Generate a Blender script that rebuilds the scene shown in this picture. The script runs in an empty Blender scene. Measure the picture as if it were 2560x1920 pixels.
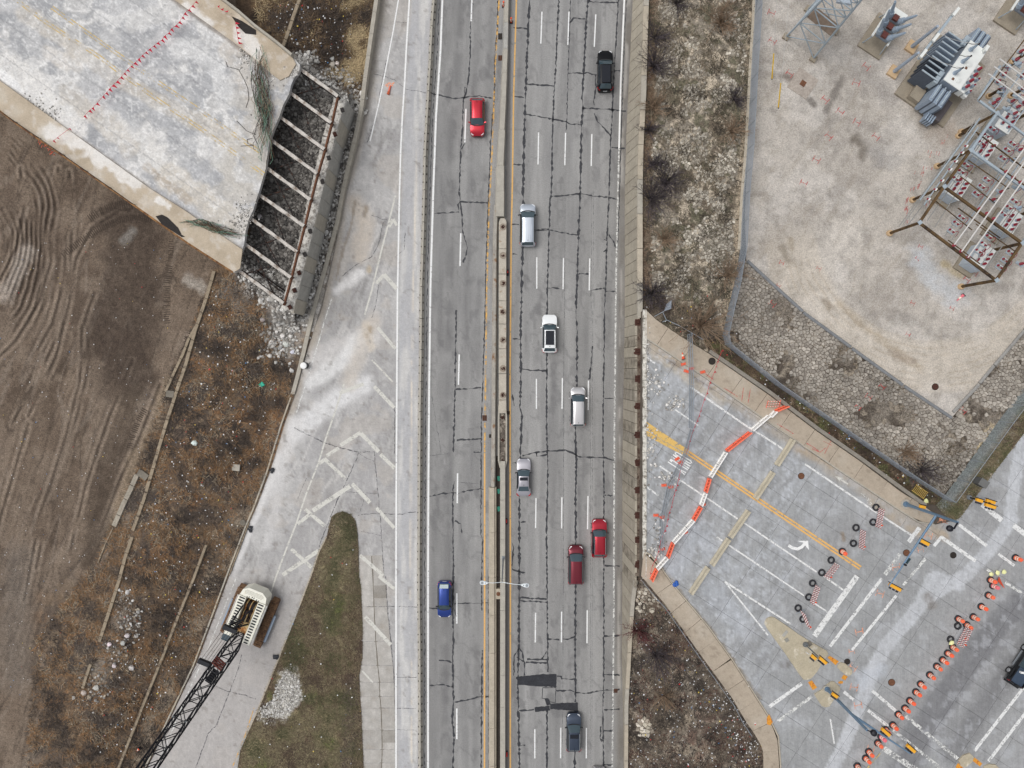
import bpy, bmesh, math, random
import numpy as np
from mathutils import Vector, Matrix

random.seed(7)
RNG = np.random.default_rng(7)
SC = bpy.context.scene
COL = SC.collection

# camera
CAM_H = 86.0          # height above the carriageway (m)
FPX = 1703.0          # focal length in photo pixels (photo 2560 x 1920)
TILT = -math.atan(45.0 / FPX)
cam_d = bpy.data.cameras.new('Camera')
cam_d.sensor_width = 36.0
cam_d.lens = 36.0 * FPX / 2560.0
cam_d.clip_end = 500.0
cam = bpy.data.objects.new('Camera', cam_d)
COL.objects.link(cam)
cam.location = (0,0, CAM_H)
cam.rotation_euler = (TILT, 0,0)
SC.camera = cam

# sky, sun, exposure
SUN_EL, SUN_AZ = math.radians(64), math.radians(285)
wd = bpy.data.worlds.new('World')
SC.world = wd
wd.use_nodes = True
wn = wd.node_tree
for n in list(wn.nodes):
 wn.nodes.remove(n)
n_sky = wn.nodes.new('ShaderNodeTexSky')
n_sky.sky_type = 'NISHITA'
n_sky.sun_disc = False
n_sky.sun_elevation = SUN_EL
n_sky.sun_rotation = SUN_AZ
n_sky.air_density = 1.0
n_sky.dust_density = 4.0
n_hs = wn.nodes.new('ShaderNodeHueSaturation')
n_hs.inputs['Saturation'].default_value = 0.24
n_bg = wn.nodes.new('ShaderNodeBackground')
n_bg.inputs['Strength'].default_value = 0.15
n_wo = wn.nodes.new('ShaderNodeOutputWorld')
wn.links.new(n_sky.outputs[0], n_hs.inputs['Color'])
wn.links.new(n_hs.outputs[0], n_bg.inputs['Color'])
wn.links.new(n_bg.outputs[0], n_wo.inputs['Surface'])
sun_d = bpy.data.lights.new('Sun', 'SUN')
sun_d.energy = 1.0
sun_d.angle = math.radians(35)
sun_d.color = (1.0,0.985,0.965)
sun = bpy.data.objects.new('Sun', sun_d)
COL.objects.link(sun)
sdir = Vector((math.sin(SUN_AZ) * math.cos(SUN_EL), math.cos(SUN_AZ) * math.cos(SUN_EL), math.sin(SUN_EL)))
sun.rotation_euler = sdir.to_track_quat('Z', 'Y').to_euler()
sun.location = sdir * 60
SC.view_settings.view_transform = 'Standard'
SC.view_settings.look = 'None'
SC.view_settings.gamma = 1.0
SC.view_settings.exposure = -0.15
SC.view_settings.use_curve_mapping = False
SC.render.resolution_x, SC.render.resolution_y = 1024,768
SC.render.engine = 'CYCLES'

# pixel <-> place
CA, SA = math.cos(TILT), math.sin(TILT)
def W(px, py, z=0.0):
 "place at height z that the photo shows at pixel (px, py)"
 x = (px - 1280.0) / FPX
 y = (960.0 - py) / FPX
 dz = y * SA - CA
 t = (z - CAM_H) / dz
 return Vector((t * x, t * (y * CA + SA), z))
def WN(px, py, z):
 x = (px - 1280.0) / FPX
 y = (960.0 - py) / FPX
 dz = y * SA - CA
 t = (z - CAM_H) / dz
 return t * x, t * (y * CA + SA)
S1 = 2212.0 / 640.0
def T(r, c, pts):
 "tile reading -> photo pixel"
 return [(640 * c + x / S1,480 * r + y / S1) for x, y in pts]
def Z(ox, oy, s, pts):
 return [(ox + x / s, oy + y / s) for x, y in pts]
def solve_z(base_px, base_z, top_px):
 "height whose point above base_px shows nearest top_px"
 b = W(base_px[0], base_px[1], base_z)
 best, bz = 1e9, base_z
 for i in range(0,400):
  z = base_z + i * 0.05
  q = W(top_px[0], top_px[1], z)
  d = (q.x - b.x) ** 2 + (q.y - b.y) ** 2
  if d < best:
   best, bz = d, z
 return bz
ZR = 7.5     # street, yard and fence level on the right
ZL = 7.0     # bridge deck on the left

def lin(c):
 return c / 12.92 if c <= 0.04045 else ((c + 0.055) / 1.055) ** 2.4
KEXP = 1.0
def C(r, g, b):
 return (lin(r / 255) / KEXP, lin(g / 255) / KEXP, lin(b / 255) / KEXP)

# noise in numpy
def _hash(ix, iy, seed):
 h = (ix.astype(np.int64) * 374761393 + iy.astype(np.int64) * 668265263 + seed * 974634777) & 0xFFFFFFFF
 h = ((h ^ (h >> 13)) * 1274126177) & 0xFFFFFFFF
 return ((h ^ (h >> 16)) & 0xFFFF) / 65535.0
def vnoise(x, y, seed=0):
 xi, yi = np.floor(x), np.floor(y)
 fx, fy = x - xi, y - yi
 fx = fx * fx * (3 - 2 * fx); fy = fy * fy * (3 - 2 * fy)
 a = _hash(xi, yi, seed); b = _hash(xi + 1, yi, seed)
 c = _hash(xi, yi + 1, seed); d = _hash(xi + 1, yi + 1, seed)
 return (a + (b - a) * fx) * (1 - fy) + (c + (d - c) * fx) * fy
def fbm(x, y, scale, octv=4, seed=0):
 s, amp, tot = 0.0,1.0,0.0
 for i in range(octv):
  s = s + amp * vnoise(x / scale, y / scale, seed + i * 17)
  tot += amp; amp *= 0.55; scale = scale / 2.03
 return s / tot
def sstep(a, b, v):
 t = np.clip((v - a) / (b - a),0,1)
 return t * t * (3 - 2 * t)
def dist_poly(x, y, pts):
 d = np.full(x.shape, 1e9)
 for (x0, y0),(x1, y1) in zip(pts[:-1], pts[1:]):
  dx, dy = x1 - x0, y1 - y0
  L = dx * dx + dy * dy + 1e-9
  t = np.clip(((x - x0) * dx + (y - y0) * dy) / L, 0,1)
  d = np.minimum(d, np.hypot(x - x0 - t * dx, y - y0 - t * dy))
 return d
def inside(x, y, poly):
 x = np.asarray(x, float); y = np.asarray(y, float)
 r = np.zeros(x.shape, bool)
 n = len(poly)
 for i in range(n):
  x0, y0 = poly[i]; x1, y1 = poly[(i + 1) % n]
  if y0 == y1: continue
  c = ((y0 > y) != (y1 > y)) & (x < (x1 - x0) * (y - y0) / (y1 - y0) + x0)
  r ^= c
 return r
def mix(col, mask, rgb):
 m = np.clip(mask, 0,1)[:, None]
 return col * (1 - m) + np.array(rgb)[None, :] * m
def stroke(col, x, y, pts, w, rgb, a=1.0, soft=0.5, nz=0.0, nsc=20, seed=3):
 d = dist_poly(x, y, pts)
 if nz:
  d = d + (fbm(x, y, nsc, 3, seed) - 0.5) * 2 * nz
 g = .62 + .75 * fbm(x, y, 8,3, seed + 9)
 return mix(col, a * g * (1 - sstep(w * (1 - soft), w, d)), rgb)
def ridge(x, y, sc, seed, lo=.92):
 return sstep(lo, .985,1 - np.abs(2 * fbm(x, y, sc, 3, seed) - 1))
def base(x, rgb):
 return np.tile(np.array(rgb, float),(len(x),1))

# materials
MATS = {}
def _new(name):
 m = bpy.data.materials.new(name)
 m.use_nodes = True
 nt = m.node_tree
 bs = nt.nodes['Principled BSDF']
 return m, nt, bs
def _noise(nt, scale, detail=3, rough=0.6, coord=None, vec=None):
 n = nt.nodes.new('ShaderNodeTexNoise')
 n.inputs['Scale'].default_value = scale
 n.inputs['Detail'].default_value = detail
 n.inputs['Roughness'].default_value = rough
 if vec is not None:
  nt.links.new(vec, n.inputs['Vector'])
 return n.outputs['Fac']
def _ramp(nt, fac, a, b, lo, hi):
 n = nt.nodes.new('ShaderNodeMapRange')
 n.inputs['From Min'].default_value = a
 n.inputs['From Max'].default_value = b
 n.inputs['To Min'].default_value = lo
 n.inputs['To Max'].default_value = hi
 nt.links.new(fac, n.inputs['Value'])
 return n.outputs['Result']
def _mul(nt, a, b):
 n = nt.nodes.new('ShaderNodeMath'); n.operation = 'MULTIPLY'
 nt.links.new(a, n.inputs[0])
 if isinstance(b, (int, float)): n.inputs[1].default_value = b
 else: nt.links.new(b, n.inputs[1])
 return n.outputs[0]
def _tint(nt, colsock, val):
 n = nt.nodes.new('ShaderNodeVectorMath'); n.operation = 'SCALE'
 nt.links.new(colsock, n.inputs[0]); nt.links.new(val, n.inputs['Scale'])
 return n.outputs[0]
def _coord(nt, sc=(1,1,1), rz=0.0):
 g = nt.nodes.new('ShaderNodeNewGeometry')
 m = nt.nodes.new('ShaderNodeMapping')
 m.inputs['Scale'].default_value = sc
 m.inputs['Rotation'].default_value = (0,0, rz)
 nt.links.new(g.outputs['Position'], m.inputs['Vector'])
 return m.outputs['Vector']
def _objcoord(nt, sc=(1,1,1)):
 g = nt.nodes.new('ShaderNodeTexCoord')
 m = nt.nodes.new('ShaderNodeMapping')
 m.inputs['Scale'].default_value = sc
 nt.links.new(g.outputs['Object'], m.inputs['Vector'])
 return m.outputs['Vector']
def ground_mat(name, fine=9.0, fine_amt=0.22, speck=28.0, speck_amt=0.25, rough=0.92, bump=0.3, streak=0, streak_rz=0.0, streak_sc=(6,.35,1)):
 "surface whose own colour map is the attribute Col, with grain and relief"
 m, nt, bs = _new(name)
 at = nt.nodes.new('ShaderNodeAttribute'); at.attribute_name = 'Col'
 v = _coord(nt)
 f1 = _ramp(nt, _noise(nt, fine, 4,.65, vec=v),.25,.75,1 - fine_amt, 1 + fine_amt)
 f2n = _noise(nt, speck, 2,.7, vec=v)
 f2 = _ramp(nt, f2n, .3,.7,1 - speck_amt, 1 + speck_amt)
 k = _mul(nt, f1, f2)
 if streak:
  f3 = _ramp(nt, _noise(nt, 1.0,4,.7, vec=_coord(nt, streak_sc, streak_rz)),.3,.7,1 - streak, 1 + streak)
  k = _mul(nt, k, f3)
 nt.links.new(_tint(nt, at.outputs['Color'], k), bs.inputs['Base Color'])
 bs.inputs['Roughness'].default_value = rough
 bs.inputs['Specular IOR Level'].default_value = 0.25
 if bump:
  b = nt.nodes.new('ShaderNodeBump')
  b.inputs['Strength'].default_value = bump
  b.inputs['Distance'].default_value = 0.05
  nt.links.new(f2n, b.inputs['Height'])
  nt.links.new(b.outputs['Normal'], bs.inputs['Normal'])
 return m
def mat(name, rgb, rough=0.7, metal=0.0, var=0.12, scale=4.0, spec=0.4, coat=0.0, rust=None, rust_amt=0.5, speck=0.0):
 if name in MATS: return MATS[name]
 m, nt, bs = _new(name)
 v = _objcoord(nt)
 rg = nt.nodes.new('ShaderNodeRGB'); rg.outputs[0].default_value = (*rgb, 1)
 src = rg.outputs[0]
 if rust is not None:
  mx = nt.nodes.new('ShaderNodeMix'); mx.data_type = 'RGBA'
  fac = _ramp(nt, _noise(nt, scale * .8,5,.7, vec=v),.62 - rust_amt * .3,.72 - rust_amt * .2,0,1)
  nt.links.new(fac, mx.inputs[0]); nt.links.new(src, mx.inputs[6])
  mx.inputs[7].default_value = (*rust, 1)
  src = mx.outputs[2]
 if var:
  k = _ramp(nt, _noise(nt, scale, 4,.65, vec=v),.25,.75,1 - var, 1 + var)
  if speck:
   k = _mul(nt, k, _ramp(nt, _noise(nt, scale * 7,2,.7, vec=v),.3,.7,1 - speck, 1 + speck))
  src = _tint(nt, src, k)
 nt.links.new(src, bs.inputs['Base Color'])
 bs.inputs['Roughness'].default_value = rough
 bs.inputs['Metallic'].default_value = metal
 bs.inputs['Specular IOR Level'].default_value = spec
 if coat:
  bs.inputs['Coat Weight'].default_value = coat
  bs.inputs['Coat Roughness'].default_value = 0.08
 MATS[name] = m
 return m
def worn_mat(name, rgb, wear=0.4, scale=3.0, rough=0.75, fine=14.0):
 "paint or sealant that has worn away in patches"
 if name in MATS: return MATS[name]
 m, nt, bs = _new(name)
 v = _coord(nt)
 n1 = _noise(nt, scale, 5,.75, vec=v)
 n2 = _noise(nt, fine, 3,.7, vec=v)
 ad = nt.nodes.new('ShaderNodeMath'); ad.operation = 'MULTIPLY_ADD'
 nt.links.new(n2, ad.inputs[0]); ad.inputs[1].default_value = .6; nt.links.new(n1, ad.inputs[2])
 th = .8 + (wear - .5) * .36
 fac = _ramp(nt, ad.outputs[0], th - .03, th + .03,0,1)
 rg = nt.nodes.new('ShaderNodeRGB'); rg.outputs[0].default_value = (*rgb, 1)
 nt.links.new(_tint(nt, rg.outputs[0], _ramp(nt, n2,.25,.75,.86,1.1)), bs.inputs['Base Color'])
 bs.inputs['Roughness'].default_value = rough
 tr = nt.nodes.new('ShaderNodeBsdfTransparent')
 ms = nt.nodes.new('ShaderNodeMixShader')
 out = nt.nodes['Material Output']
 nt.links.new(fac, ms.inputs[0])
 nt.links.new(tr.outputs[0], ms.inputs[1]); nt.links.new(bs.outputs[0], ms.inputs[2])
 nt.links.new(ms.outputs[0], out.inputs['Surface'])
 MATS[name] = m
 return m
def attr_mat(name, rough=0.9, spec=.2, var=.15, scale=20.0):
 if name in MATS: return MATS[name]
 m, nt, bs = _new(name)
 at = nt.nodes.new('ShaderNodeAttribute'); at.attribute_name = 'Col'
 nt.links.new(_tint(nt, at.outputs['Color'], _ramp(nt, _noise(nt, scale, 3,.7, vec=_coord(nt)),.25,.75,1 - var, 1 + var)), bs.inputs['Base Color'])
 bs.inputs['Roughness'].default_value = rough
 bs.inputs['Specular IOR Level'].default_value = spec
 MATS[name] = m
 return m
def stripe_mat(name, c1, c2, per=0.3, slope=1.0, rough=.5):
 "flat printed diagonal stripes along the object's own x"
 if name in MATS: return MATS[name]
 m, nt, bs = _new(name)
 g = nt.nodes.new('ShaderNodeTexCoord')
 sp = nt.nodes.new('ShaderNodeSeparateXYZ'); nt.links.new(g.outputs['Object'], sp.inputs[0])
 a = nt.nodes.new('ShaderNodeMath'); a.operation = 'MULTIPLY_ADD'
 nt.links.new(sp.outputs['Z'], a.inputs[0]); a.inputs[1].default_value = slope; nt.links.new(sp.outputs['X'], a.inputs[2])
 b = nt.nodes.new('ShaderNodeMath'); b.operation = 'MULTIPLY'; nt.links.new(a.outputs[0], b.inputs[0]); b.inputs[1].default_value = 1 / per
 c = nt.nodes.new('ShaderNodeMath'); c.operation = 'FRACT'; nt.links.new(b.outputs[0], c.inputs[0])
 d = nt.nodes.new('ShaderNodeMath'); d.operation = 'GREATER_THAN'; nt.links.new(c.outputs[0], d.inputs[0]); d.inputs[1].default_value = .5
 mx = nt.nodes.new('ShaderNodeMix'); mx.data_type = 'RGBA'
 nt.links.new(d.outputs[0], mx.inputs[0])
 mx.inputs[6].default_value = (*c1,1); mx.inputs[7].default_value = (*c2,1)
 nt.links.new(mx.outputs[2], bs.inputs['Base Color'])
 bs.inputs['Roughness'].default_value = rough
 MATS[name] = m
 return m
def mesh_mat(name, rgb, density=.5, cell=.12):
 "woven wire: thin strands on a diagonal grid with open holes between"
 if name in MATS: return MATS[name]
 m, nt, bs = _new(name)
 uv = nt.nodes.new('ShaderNodeAttribute'); uv.attribute_name = 'Run'
 sp = nt.nodes.new('ShaderNodeSeparateXYZ'); nt.links.new(uv.outputs['Vector'], sp.inputs[0])
 outs = []
 for s in (1,-1):
  a = nt.nodes.new('ShaderNodeMath'); a.operation = 'MULTIPLY_ADD'
  nt.links.new(sp.outputs['Y'], a.inputs[0]); a.inputs[1].default_value = s; nt.links.new(sp.outputs['X'], a.inputs[2])
  b = nt.nodes.new('ShaderNodeMath'); b.operation = 'MULTIPLY'; nt.links.new(a.outputs[0], b.inputs[0]); b.inputs[1].default_value = 1 / cell
  c = nt.nodes.new('ShaderNodeMath'); c.operation = 'FRACT'; nt.links.new(b.outputs[0], c.inputs[0])
  d = nt.nodes.new('ShaderNodeMath'); d.operation = 'LESS_THAN'; nt.links.new(c.outputs[0], d.inputs[0]); d.inputs[1].default_value = density
  outs.append(d.outputs[0])
 mxm = nt.nodes.new('ShaderNodeMath'); mxm.operation = 'MAXIMUM'
 nt.links.new(outs[0], mxm.inputs[0]); nt.links.new(outs[1], mxm.inputs[1])
 bs.inputs['Base Color'].default_value = (*rgb, 1)
 bs.inputs['Roughness'].default_value = .5
 bs.inputs['Metallic'].default_value = .2
 tr = nt.nodes.new('ShaderNodeBsdfTransparent')
 ms = nt.nodes.new('ShaderNodeMixShader')
 nt.links.new(mxm.outputs[0], ms.inputs[0])
 nt.links.new(tr.outputs[0], ms.inputs[1]); nt.links.new(bs.outputs[0], ms.inputs[2])
 nt.links.new(ms.outputs[0], nt.nodes['Material Output'].inputs['Surface'])
 MATS[name] = m
 return m

# mesh helpers
def link(name, me, m=None, parent=None):
 o = bpy.data.objects.new(name, me)
 COL.objects.link(o)
 if m is not None:
  me.materials.append(m)
 if parent is not None:
  o.parent = parent
 return o
def tag(o, label=None, cat=None, group=None, kind=None):
 if label: o['label'] = label
 if cat: o['category'] = cat
 if group: o['group'] = group
 if kind: o['kind'] = kind
 return o
def thing(name, label, cat, loc=(0,0,0), rz=0.0, group=None):
 o = bpy.data.objects.new(name, None)
 o.empty_display_size = .3
 COL.objects.link(o)
 o.location = loc
 o.rotation_euler = (0,0, rz)
 return tag(o, label, cat, group)
def copy_tree(o, parent=None):
 c = o.copy()
 COL.objects.link(c)
 c.parent = parent
 for ch in o.children:
  copy_tree(ch, c)
 return c
def dup(o, loc, rz=0.0, label=None, group=None):
 c = copy_tree(o)
 c.location = loc
 c.rotation_euler = (0,0, rz)
 if label: c['label'] = label
 if group: c['group'] = group
 return c
class MB:
 def __init__(s):
  s.v = []; s.f = []; s.c = []
 def add(s, vs, fs, col=None):
  k = len(s.v)
  s.v.extend([tuple(p) for p in vs])
  s.f.extend([tuple(i + k for i in f) for f in fs])
  if col is not None:
   s.c.extend([col] * len(vs))
  return s
 def box(s, c, d, rz=0.0, M=None, taper=1.0, col=None):
  hx, hy, hz = d[0] / 2, d[1] / 2, d[2] / 2
  vs = []
  for z in (-hz, hz):
   k = taper if z > 0 else 1.0
   for x, y in ((-hx, -hy),(hx, -hy),(hx, hy),(-hx, hy)):
    vs.append(Vector((x * k, y * k, z)))
  R = M if M is not None else Matrix.Rotation(rz, 3, 'Z')
  vs = [R @ p + Vector(c) for p in vs]
  return s.add(vs, [(3,2,1,0),(4,5,6,7),(0,1,5,4),(1,2,6,5),(2,3,7,6),(3,0,4,7)], col)
 def bar(s, a, b, w, h, col=None):
  "rectangular bar between two points, w across, h tall"
  a, b = Vector(a), Vector(b)
  d = b - a
  L = d.length
  if L < 1e-6: return s
  d.normalize()
  up = Vector((0,0,1)) if abs(d.z) < .95 else Vector((0,1,0))
  sx = d.cross(up).normalized(); uz = sx.cross(d).normalized()
  M = Matrix((d, -sx, uz)).transposed()
  return s.box((a + b) / 2,(L, w, h), M=M, col=col)
 def cyl(s, a, b, r0, r1=None, n=10, caps=True, col=None):
  r1 = r0 if r1 is None else r1
  a, b = Vector(a), Vector(b)
  d = (b - a)
  if d.length < 1e-6: return s
  d.normalize()
  up = Vector((0,0,1)) if abs(d.z) < .95 else Vector((1,0,0))
  e1 = d.cross(up).normalized(); e2 = d.cross(e1)
  vs = []
  for p, r in ((a, r0),(b, r1)):
   for i in range(n):
    t = 2 * math.pi * i / n
    vs.append(p + e1 * (r * math.cos(t)) + e2 * (r * math.sin(t)))
  fs = [(i, (i + 1) % n, n + (i + 1) % n, n + i) for i in range(n)]
  if caps:
   fs += [tuple(range(n - 1,-1,-1)), tuple(range(n, 2 * n))]
  return s.add(vs, fs, col)
 def tube(s, pts, r, n=5, col=None):
  for a, b in zip(pts[:-1], pts[1:]):
   s.cyl(a, b, r, r, n, True, col)
  return s
 def lathe(s, prof, n=16, o=(0,0,0), col=None):
  vs, fs = [],[]
  for r, z in prof:
   for i in range(n):
    t = 2 * math.pi * i / n
    vs.append((o[0] + r * math.cos(t), o[1] + r * math.sin(t), o[2] + z))
  for k in range(len(prof) - 1):
   for i in range(n):
    j = (i + 1) % n
    fs.append((k * n + i, k * n + j, (k + 1) * n + j, (k + 1) * n + i))
  fs.append(tuple(range(n - 1,-1,-1)))
  fs.append(tuple((len(prof) - 1) * n + i for i in range(n)))
  return s.add(vs, fs, col)
 def prism(s, poly, z0, z1, inset=0.0, col=None):
  n = len(poly)
  a = sum(poly[i][0] * poly[(i + 1) % n][1] - poly[(i + 1) % n][0] * poly[i][1] for i in range(n))
  if a < 0: poly = poly[::-1]
  cx = sum(p[0] for p in poly) / n; cy = sum(p[1] for p in poly) / n
  vs = [(p[0], p[1], z0) for p in poly] + [(p[0] + (cx - p[0]) * inset, p[1] + (cy - p[1]) * inset, z1) for p in poly]
  fs = [(i, (i + 1) % n, n + (i + 1) % n, n + i) for i in range(n)]
  fs += [tuple(range(n, 2 * n)), tuple(range(n - 1,-1,-1))]
  return s.add(vs, fs, col)
 def sweep(s, path, prof, cap=True, col=None):
  "profile [(offset to the left, height)] swept along a path of 3-D points"
  path = [Vector(p) for p in path]
  n = len(prof); vs, fs = [],[]
  for i, p in enumerate(path):
   d = (path[min(i + 1, len(path) - 1)] - path[max(i - 1,0)])
   d.z = 0; d.normalize()
   l = Vector((-d.y, d.x, 0))
   for o, z in prof:
    vs.append(p + l * o + Vector((0,0, z)))
  for i in range(len(path) - 1):
   for j in range(n):
    k = (j + 1) % n
    fs.append((i * n + j, (i + 1) * n + j, (i + 1) * n + k, i * n + k))
  if cap:
   fs.append(tuple(range(n))); fs.append(tuple((len(path) - 1) * n + j for j in range(n - 1,-1,-1)))
  return s.add(vs, fs, col)
 def ico(s, c, r, jit=.25, rnd=random, flat=1.0, col=None):
  t = (1 + 5 ** .5) / 2
  vs = []
  for p in ((-1, t, 0),(1, t, 0),(-1,-t, 0),(1,-t, 0),(0,-1, t),(0,1, t),(0,-1,-t),(0,1,-t),(t, 0,-1),(t, 0,1),(-t, 0,-1),(-t, 0,1)):
   q = Vector(p).normalized() * r * (1 + rnd.uniform(-jit, jit))
   vs.append(Vector((q.x, q.y, q.z * flat)) + Vector(c))
  fs = [(0,11,5),(0,5,1),(0,1,7),(0,7,10),(0,10,11),(1,5,9),(5,11,4),(11,10,2),(10,7,6),(7,1,8),
    (3,9,4),(3,4,2),(3,2,6),(3,6,8),(3,8,9),(4,9,5),(2,4,11),(6,2,10),(8,6,7),(9,8,1)]
  return s.add(vs, fs, col)
 def mesh(s, name, off=None, smooth=False):
  me = bpy.data.meshes.new(name)
  vs = s.v if off is None else [(p[0] - off[0], p[1] - off[1], p[2] - off[2]) for p in s.v]
  me.from_pydata(vs, [], s.f)
  if s.c and len(s.c) == len(s.v):
   at = me.color_attributes.new('Col', 'FLOAT_COLOR', 'POINT')
   at.data.foreach_set('color', np.array([(*c[:3],1.0) for c in s.c], np.float32).ravel())
  if smooth:
   me.polygons.foreach_set('use_smooth', [True] * len(me.polygons))
  me.update()
  return me
 def build(s, name, m, parent=None, local=False, smooth=False):
  off = None
  if parent is not None and not local:
   p = parent
   off = Vector((0,0,0))
   while p is not None:
    off += Vector(p.location); p = p.parent
  return link(name, s.mesh(name, off, smooth), m, parent)
def smooth_angle(o, deg=40):
 me = o.data
 me.polygons.foreach_set('use_smooth', [True] * len(me.polygons))
 try:
  me.set_sharp_from_angle(angle=math.radians(deg))
 except Exception:
  pass
 return o

# polygons in pixel space
def clip_convex(sub, clip):
 "Sutherland-Hodgman: part of polygon sub inside convex polygon clip"
 n = len(clip)
 a = sum(clip[i][0] * clip[(i + 1) % n][1] - clip[(i + 1) % n][0] * clip[i][1] for i in range(n))
 if a < 0: clip = clip[::-1]
 out = sub
 for i in range(n):
  if not out: return []
  (ax, ay),(bx, by) = clip[i], clip[(i + 1) % n]
  inp, out = out, []
  def side(p): return (bx - ax) * (p[1] - ay) - (by - ay) * (p[0] - ax)
  for j in range(len(inp)):
   p, q = inp[j - 1], inp[j]
   sp, sq = side(p), side(q)
   if (sp >= 0) != (sq >= 0):
    t = sp / (sp - sq)
    out.append((p[0] + t * (q[0] - p[0]), p[1] + t * (q[1] - p[1])))
   if sq >= 0: out.append(q)
 return out
def area(p):
 return abs(sum(p[i - 1][0] * p[i][1] - p[i][0] * p[i - 1][1] for i in range(len(p)))) / 2
def sheet(name, poly, step, zf, colf, m, parent=None, skirt=0.0):
 """ground sheet over a pixel polygon: a fine grid with clean clipped edges, its
 heights from zf(px,py) and its own surface colours from colf(px,py)"""
 xs = [p[0] for p in poly]; ys = [p[1] for p in poly]
 x0, x1, y0, y1 = min(xs), max(xs), min(ys), max(ys)
 nx = max(1, int(math.ceil((x1 - x0) / step))); ny = max(1, int(math.ceil((y1 - y0) / step)))
 gx = np.linspace(x0, x1, nx + 1); gy = np.linspace(y0, y1, ny + 1)
 GX, GY = np.meshgrid(gx, gy)
 ins = inside(GX.ravel(), GY.ravel(), poly).reshape(GX.shape)
 cnt = ins[:-1, :-1].astype(int) + ins[1:, :-1] + ins[:-1,1:] + ins[1:, 1:]
 use = -np.ones(GX.size, np.int64)
 full = np.argwhere(cnt == 4)
 idx = lambda i, j: i * (nx + 1) + j
 fi = np.stack([idx(full[:, 0], full[:, 1]), idx(full[:, 0] + 1, full[:, 1]), idx(full[:, 0] + 1, full[:, 1] + 1), idx(full[:, 0], full[:, 1] + 1)],1) if len(full) else np.zeros((0,4), np.int64)
 used = np.unique(fi)
 use[used] = np.arange(len(used))
 PX = GX.ravel()[used].tolist(); PY = GY.ravel()[used].tolist()
 faces = use[fi].tolist()
 # cells touched by the outline
 part = set(map(tuple, np.argwhere((cnt > 0) & (cnt < 4))))
 for k in range(len(poly)):
  (ax, ay),(bx, by) = poly[k - 1], poly[k]
  L = math.hypot(bx - ax, by - ay)
  for t in np.linspace(0,1, int(L / step * 3) + 2):
   j = min(nx - 1, max(0, int((ax + (bx - ax) * t - x0) / (x1 - x0) * nx)))
   i = min(ny - 1, max(0, int((ay + (by - ay) * t - y0) / (y1 - y0) * ny)))
   if cnt[i, j] < 4: part.add((i, j))
 for i, j in part:
  cell = [(gx[j], gy[i]),(gx[j + 1], gy[i]),(gx[j + 1], gy[i + 1]),(gx[j], gy[i + 1])]
  c = clip_convex(poly, cell)
  q = []
  for p in c:
   if not q or math.hypot(p[0] - q[-1][0], p[1] - q[-1][1]) > 1e-3: q.append(p)
  if len(q) > 1 and math.hypot(q[0][0] - q[-1][0], q[0][1] - q[-1][1]) < 1e-3: q.pop()
  if len(q) < 3 or area(q) < 1e-3: continue
  k = len(PX)
  PX += [p[0] for p in q]; PY += [p[1] for p in q]
  faces.append(list(range(k, k + len(q))))
 px = np.array(PX); py = np.array(PY)
 z = zf(px, py) if callable(zf) else np.full(px.shape, float(zf))
 wx, wy = WN(px, py, z)
 V = np.stack([wx, wy, z],1)
 colr = colf(px, py) if callable(colf) else base(px, colf)
 if skirt:
  k = len(V); n = len(poly)
  sx = np.array(xs, float); sy = np.array(ys, float)
  zz = zf(sx, sy) if callable(zf) else np.full(sx.shape, float(zf))
  ax, ay = WN(sx, sy, zz)
  V = np.concatenate([V, np.stack([ax, ay, zz],1), np.stack([ax, ay, zz - skirt],1)])
  cc = colf(sx, sy) if callable(colf) else base(sx, colf)
  colr = np.concatenate([colr, cc, cc])
  faces += [[k + i, k + (i + 1) % n, k + n + (i + 1) % n, k + n + i] for i in range(n)]
 me = bpy.data.meshes.new(name)
 me.from_pydata(V.tolist(),[], faces)
 at = me.color_attributes.new('Col', 'FLOAT_COLOR', 'POINT')
 at.data.foreach_set('color', np.concatenate([colr, np.ones((len(colr),1))],1).astype(np.float32).ravel())
 me.polygons.foreach_set('use_smooth', [True] * len(me.polygons))
 me.update()
 return link(name, me, m, parent)
def densify(pts, step):
 out = [pts[0]]
 for a, b in zip(pts[:-1], pts[1:]):
  n = max(1, int(math.hypot(b[0] - a[0], b[1] - a[1]) / step))
  for i in range(1, n + 1):
   out.append((a[0] + (b[0] - a[0]) * i / n, a[1] + (b[1] - a[1]) * i / n))
 return out
def interp(pts, y):
 "x of a polyline given as (x, y) with growing y"
 return float(np.interp(y, [p[1] for p in pts],[p[0] for p in pts]))
def ribbon(mb, pts, w, z, jit=0.0, wj=0.0, cap=True, step=None):
 "flat strip of width w (pixels) along pixel points at height z"
 if step or jit: pts = densify(pts, step or 7)
 n = len(pts); L, R = [],[]
 for i, p in enumerate(pts):
  a = pts[max(i - 1,0)]; b = pts[min(i + 1, n - 1)]
  dx, dy = b[0] - a[0], b[1] - a[1]
  l = math.hypot(dx, dy) + 1e-9
  nx, ny = -dy / l, dx / l
  o = random.gauss(0, jit) if jit else 0.0
  ww = w * (1 + (random.uniform(-wj, wj) if wj else 0)) / 2
  zz = z(p[0], p[1]) if callable(z) else z
  L.append(W(p[0] + nx * (o + ww), p[1] + ny * (o + ww), zz)); R.append(W(p[0] + nx * (o - ww), p[1] + ny * (o - ww), zz))
 vs = L + R
 mb.add(vs, [(i, i + 1, n + i + 1, n + i) for i in range(n - 1)])
 return mb
def pxpoly(mb, poly, z, jit=0):
 if jit: poly = [(x + random.gauss(0, jit), y + random.gauss(0, jit)) for x, y in densify(poly + poly[:1],4)[:-1]]
 mb.add([W(x, y, z) for x, y in poly],[tuple(range(len(poly)))])
 return mb

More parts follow.
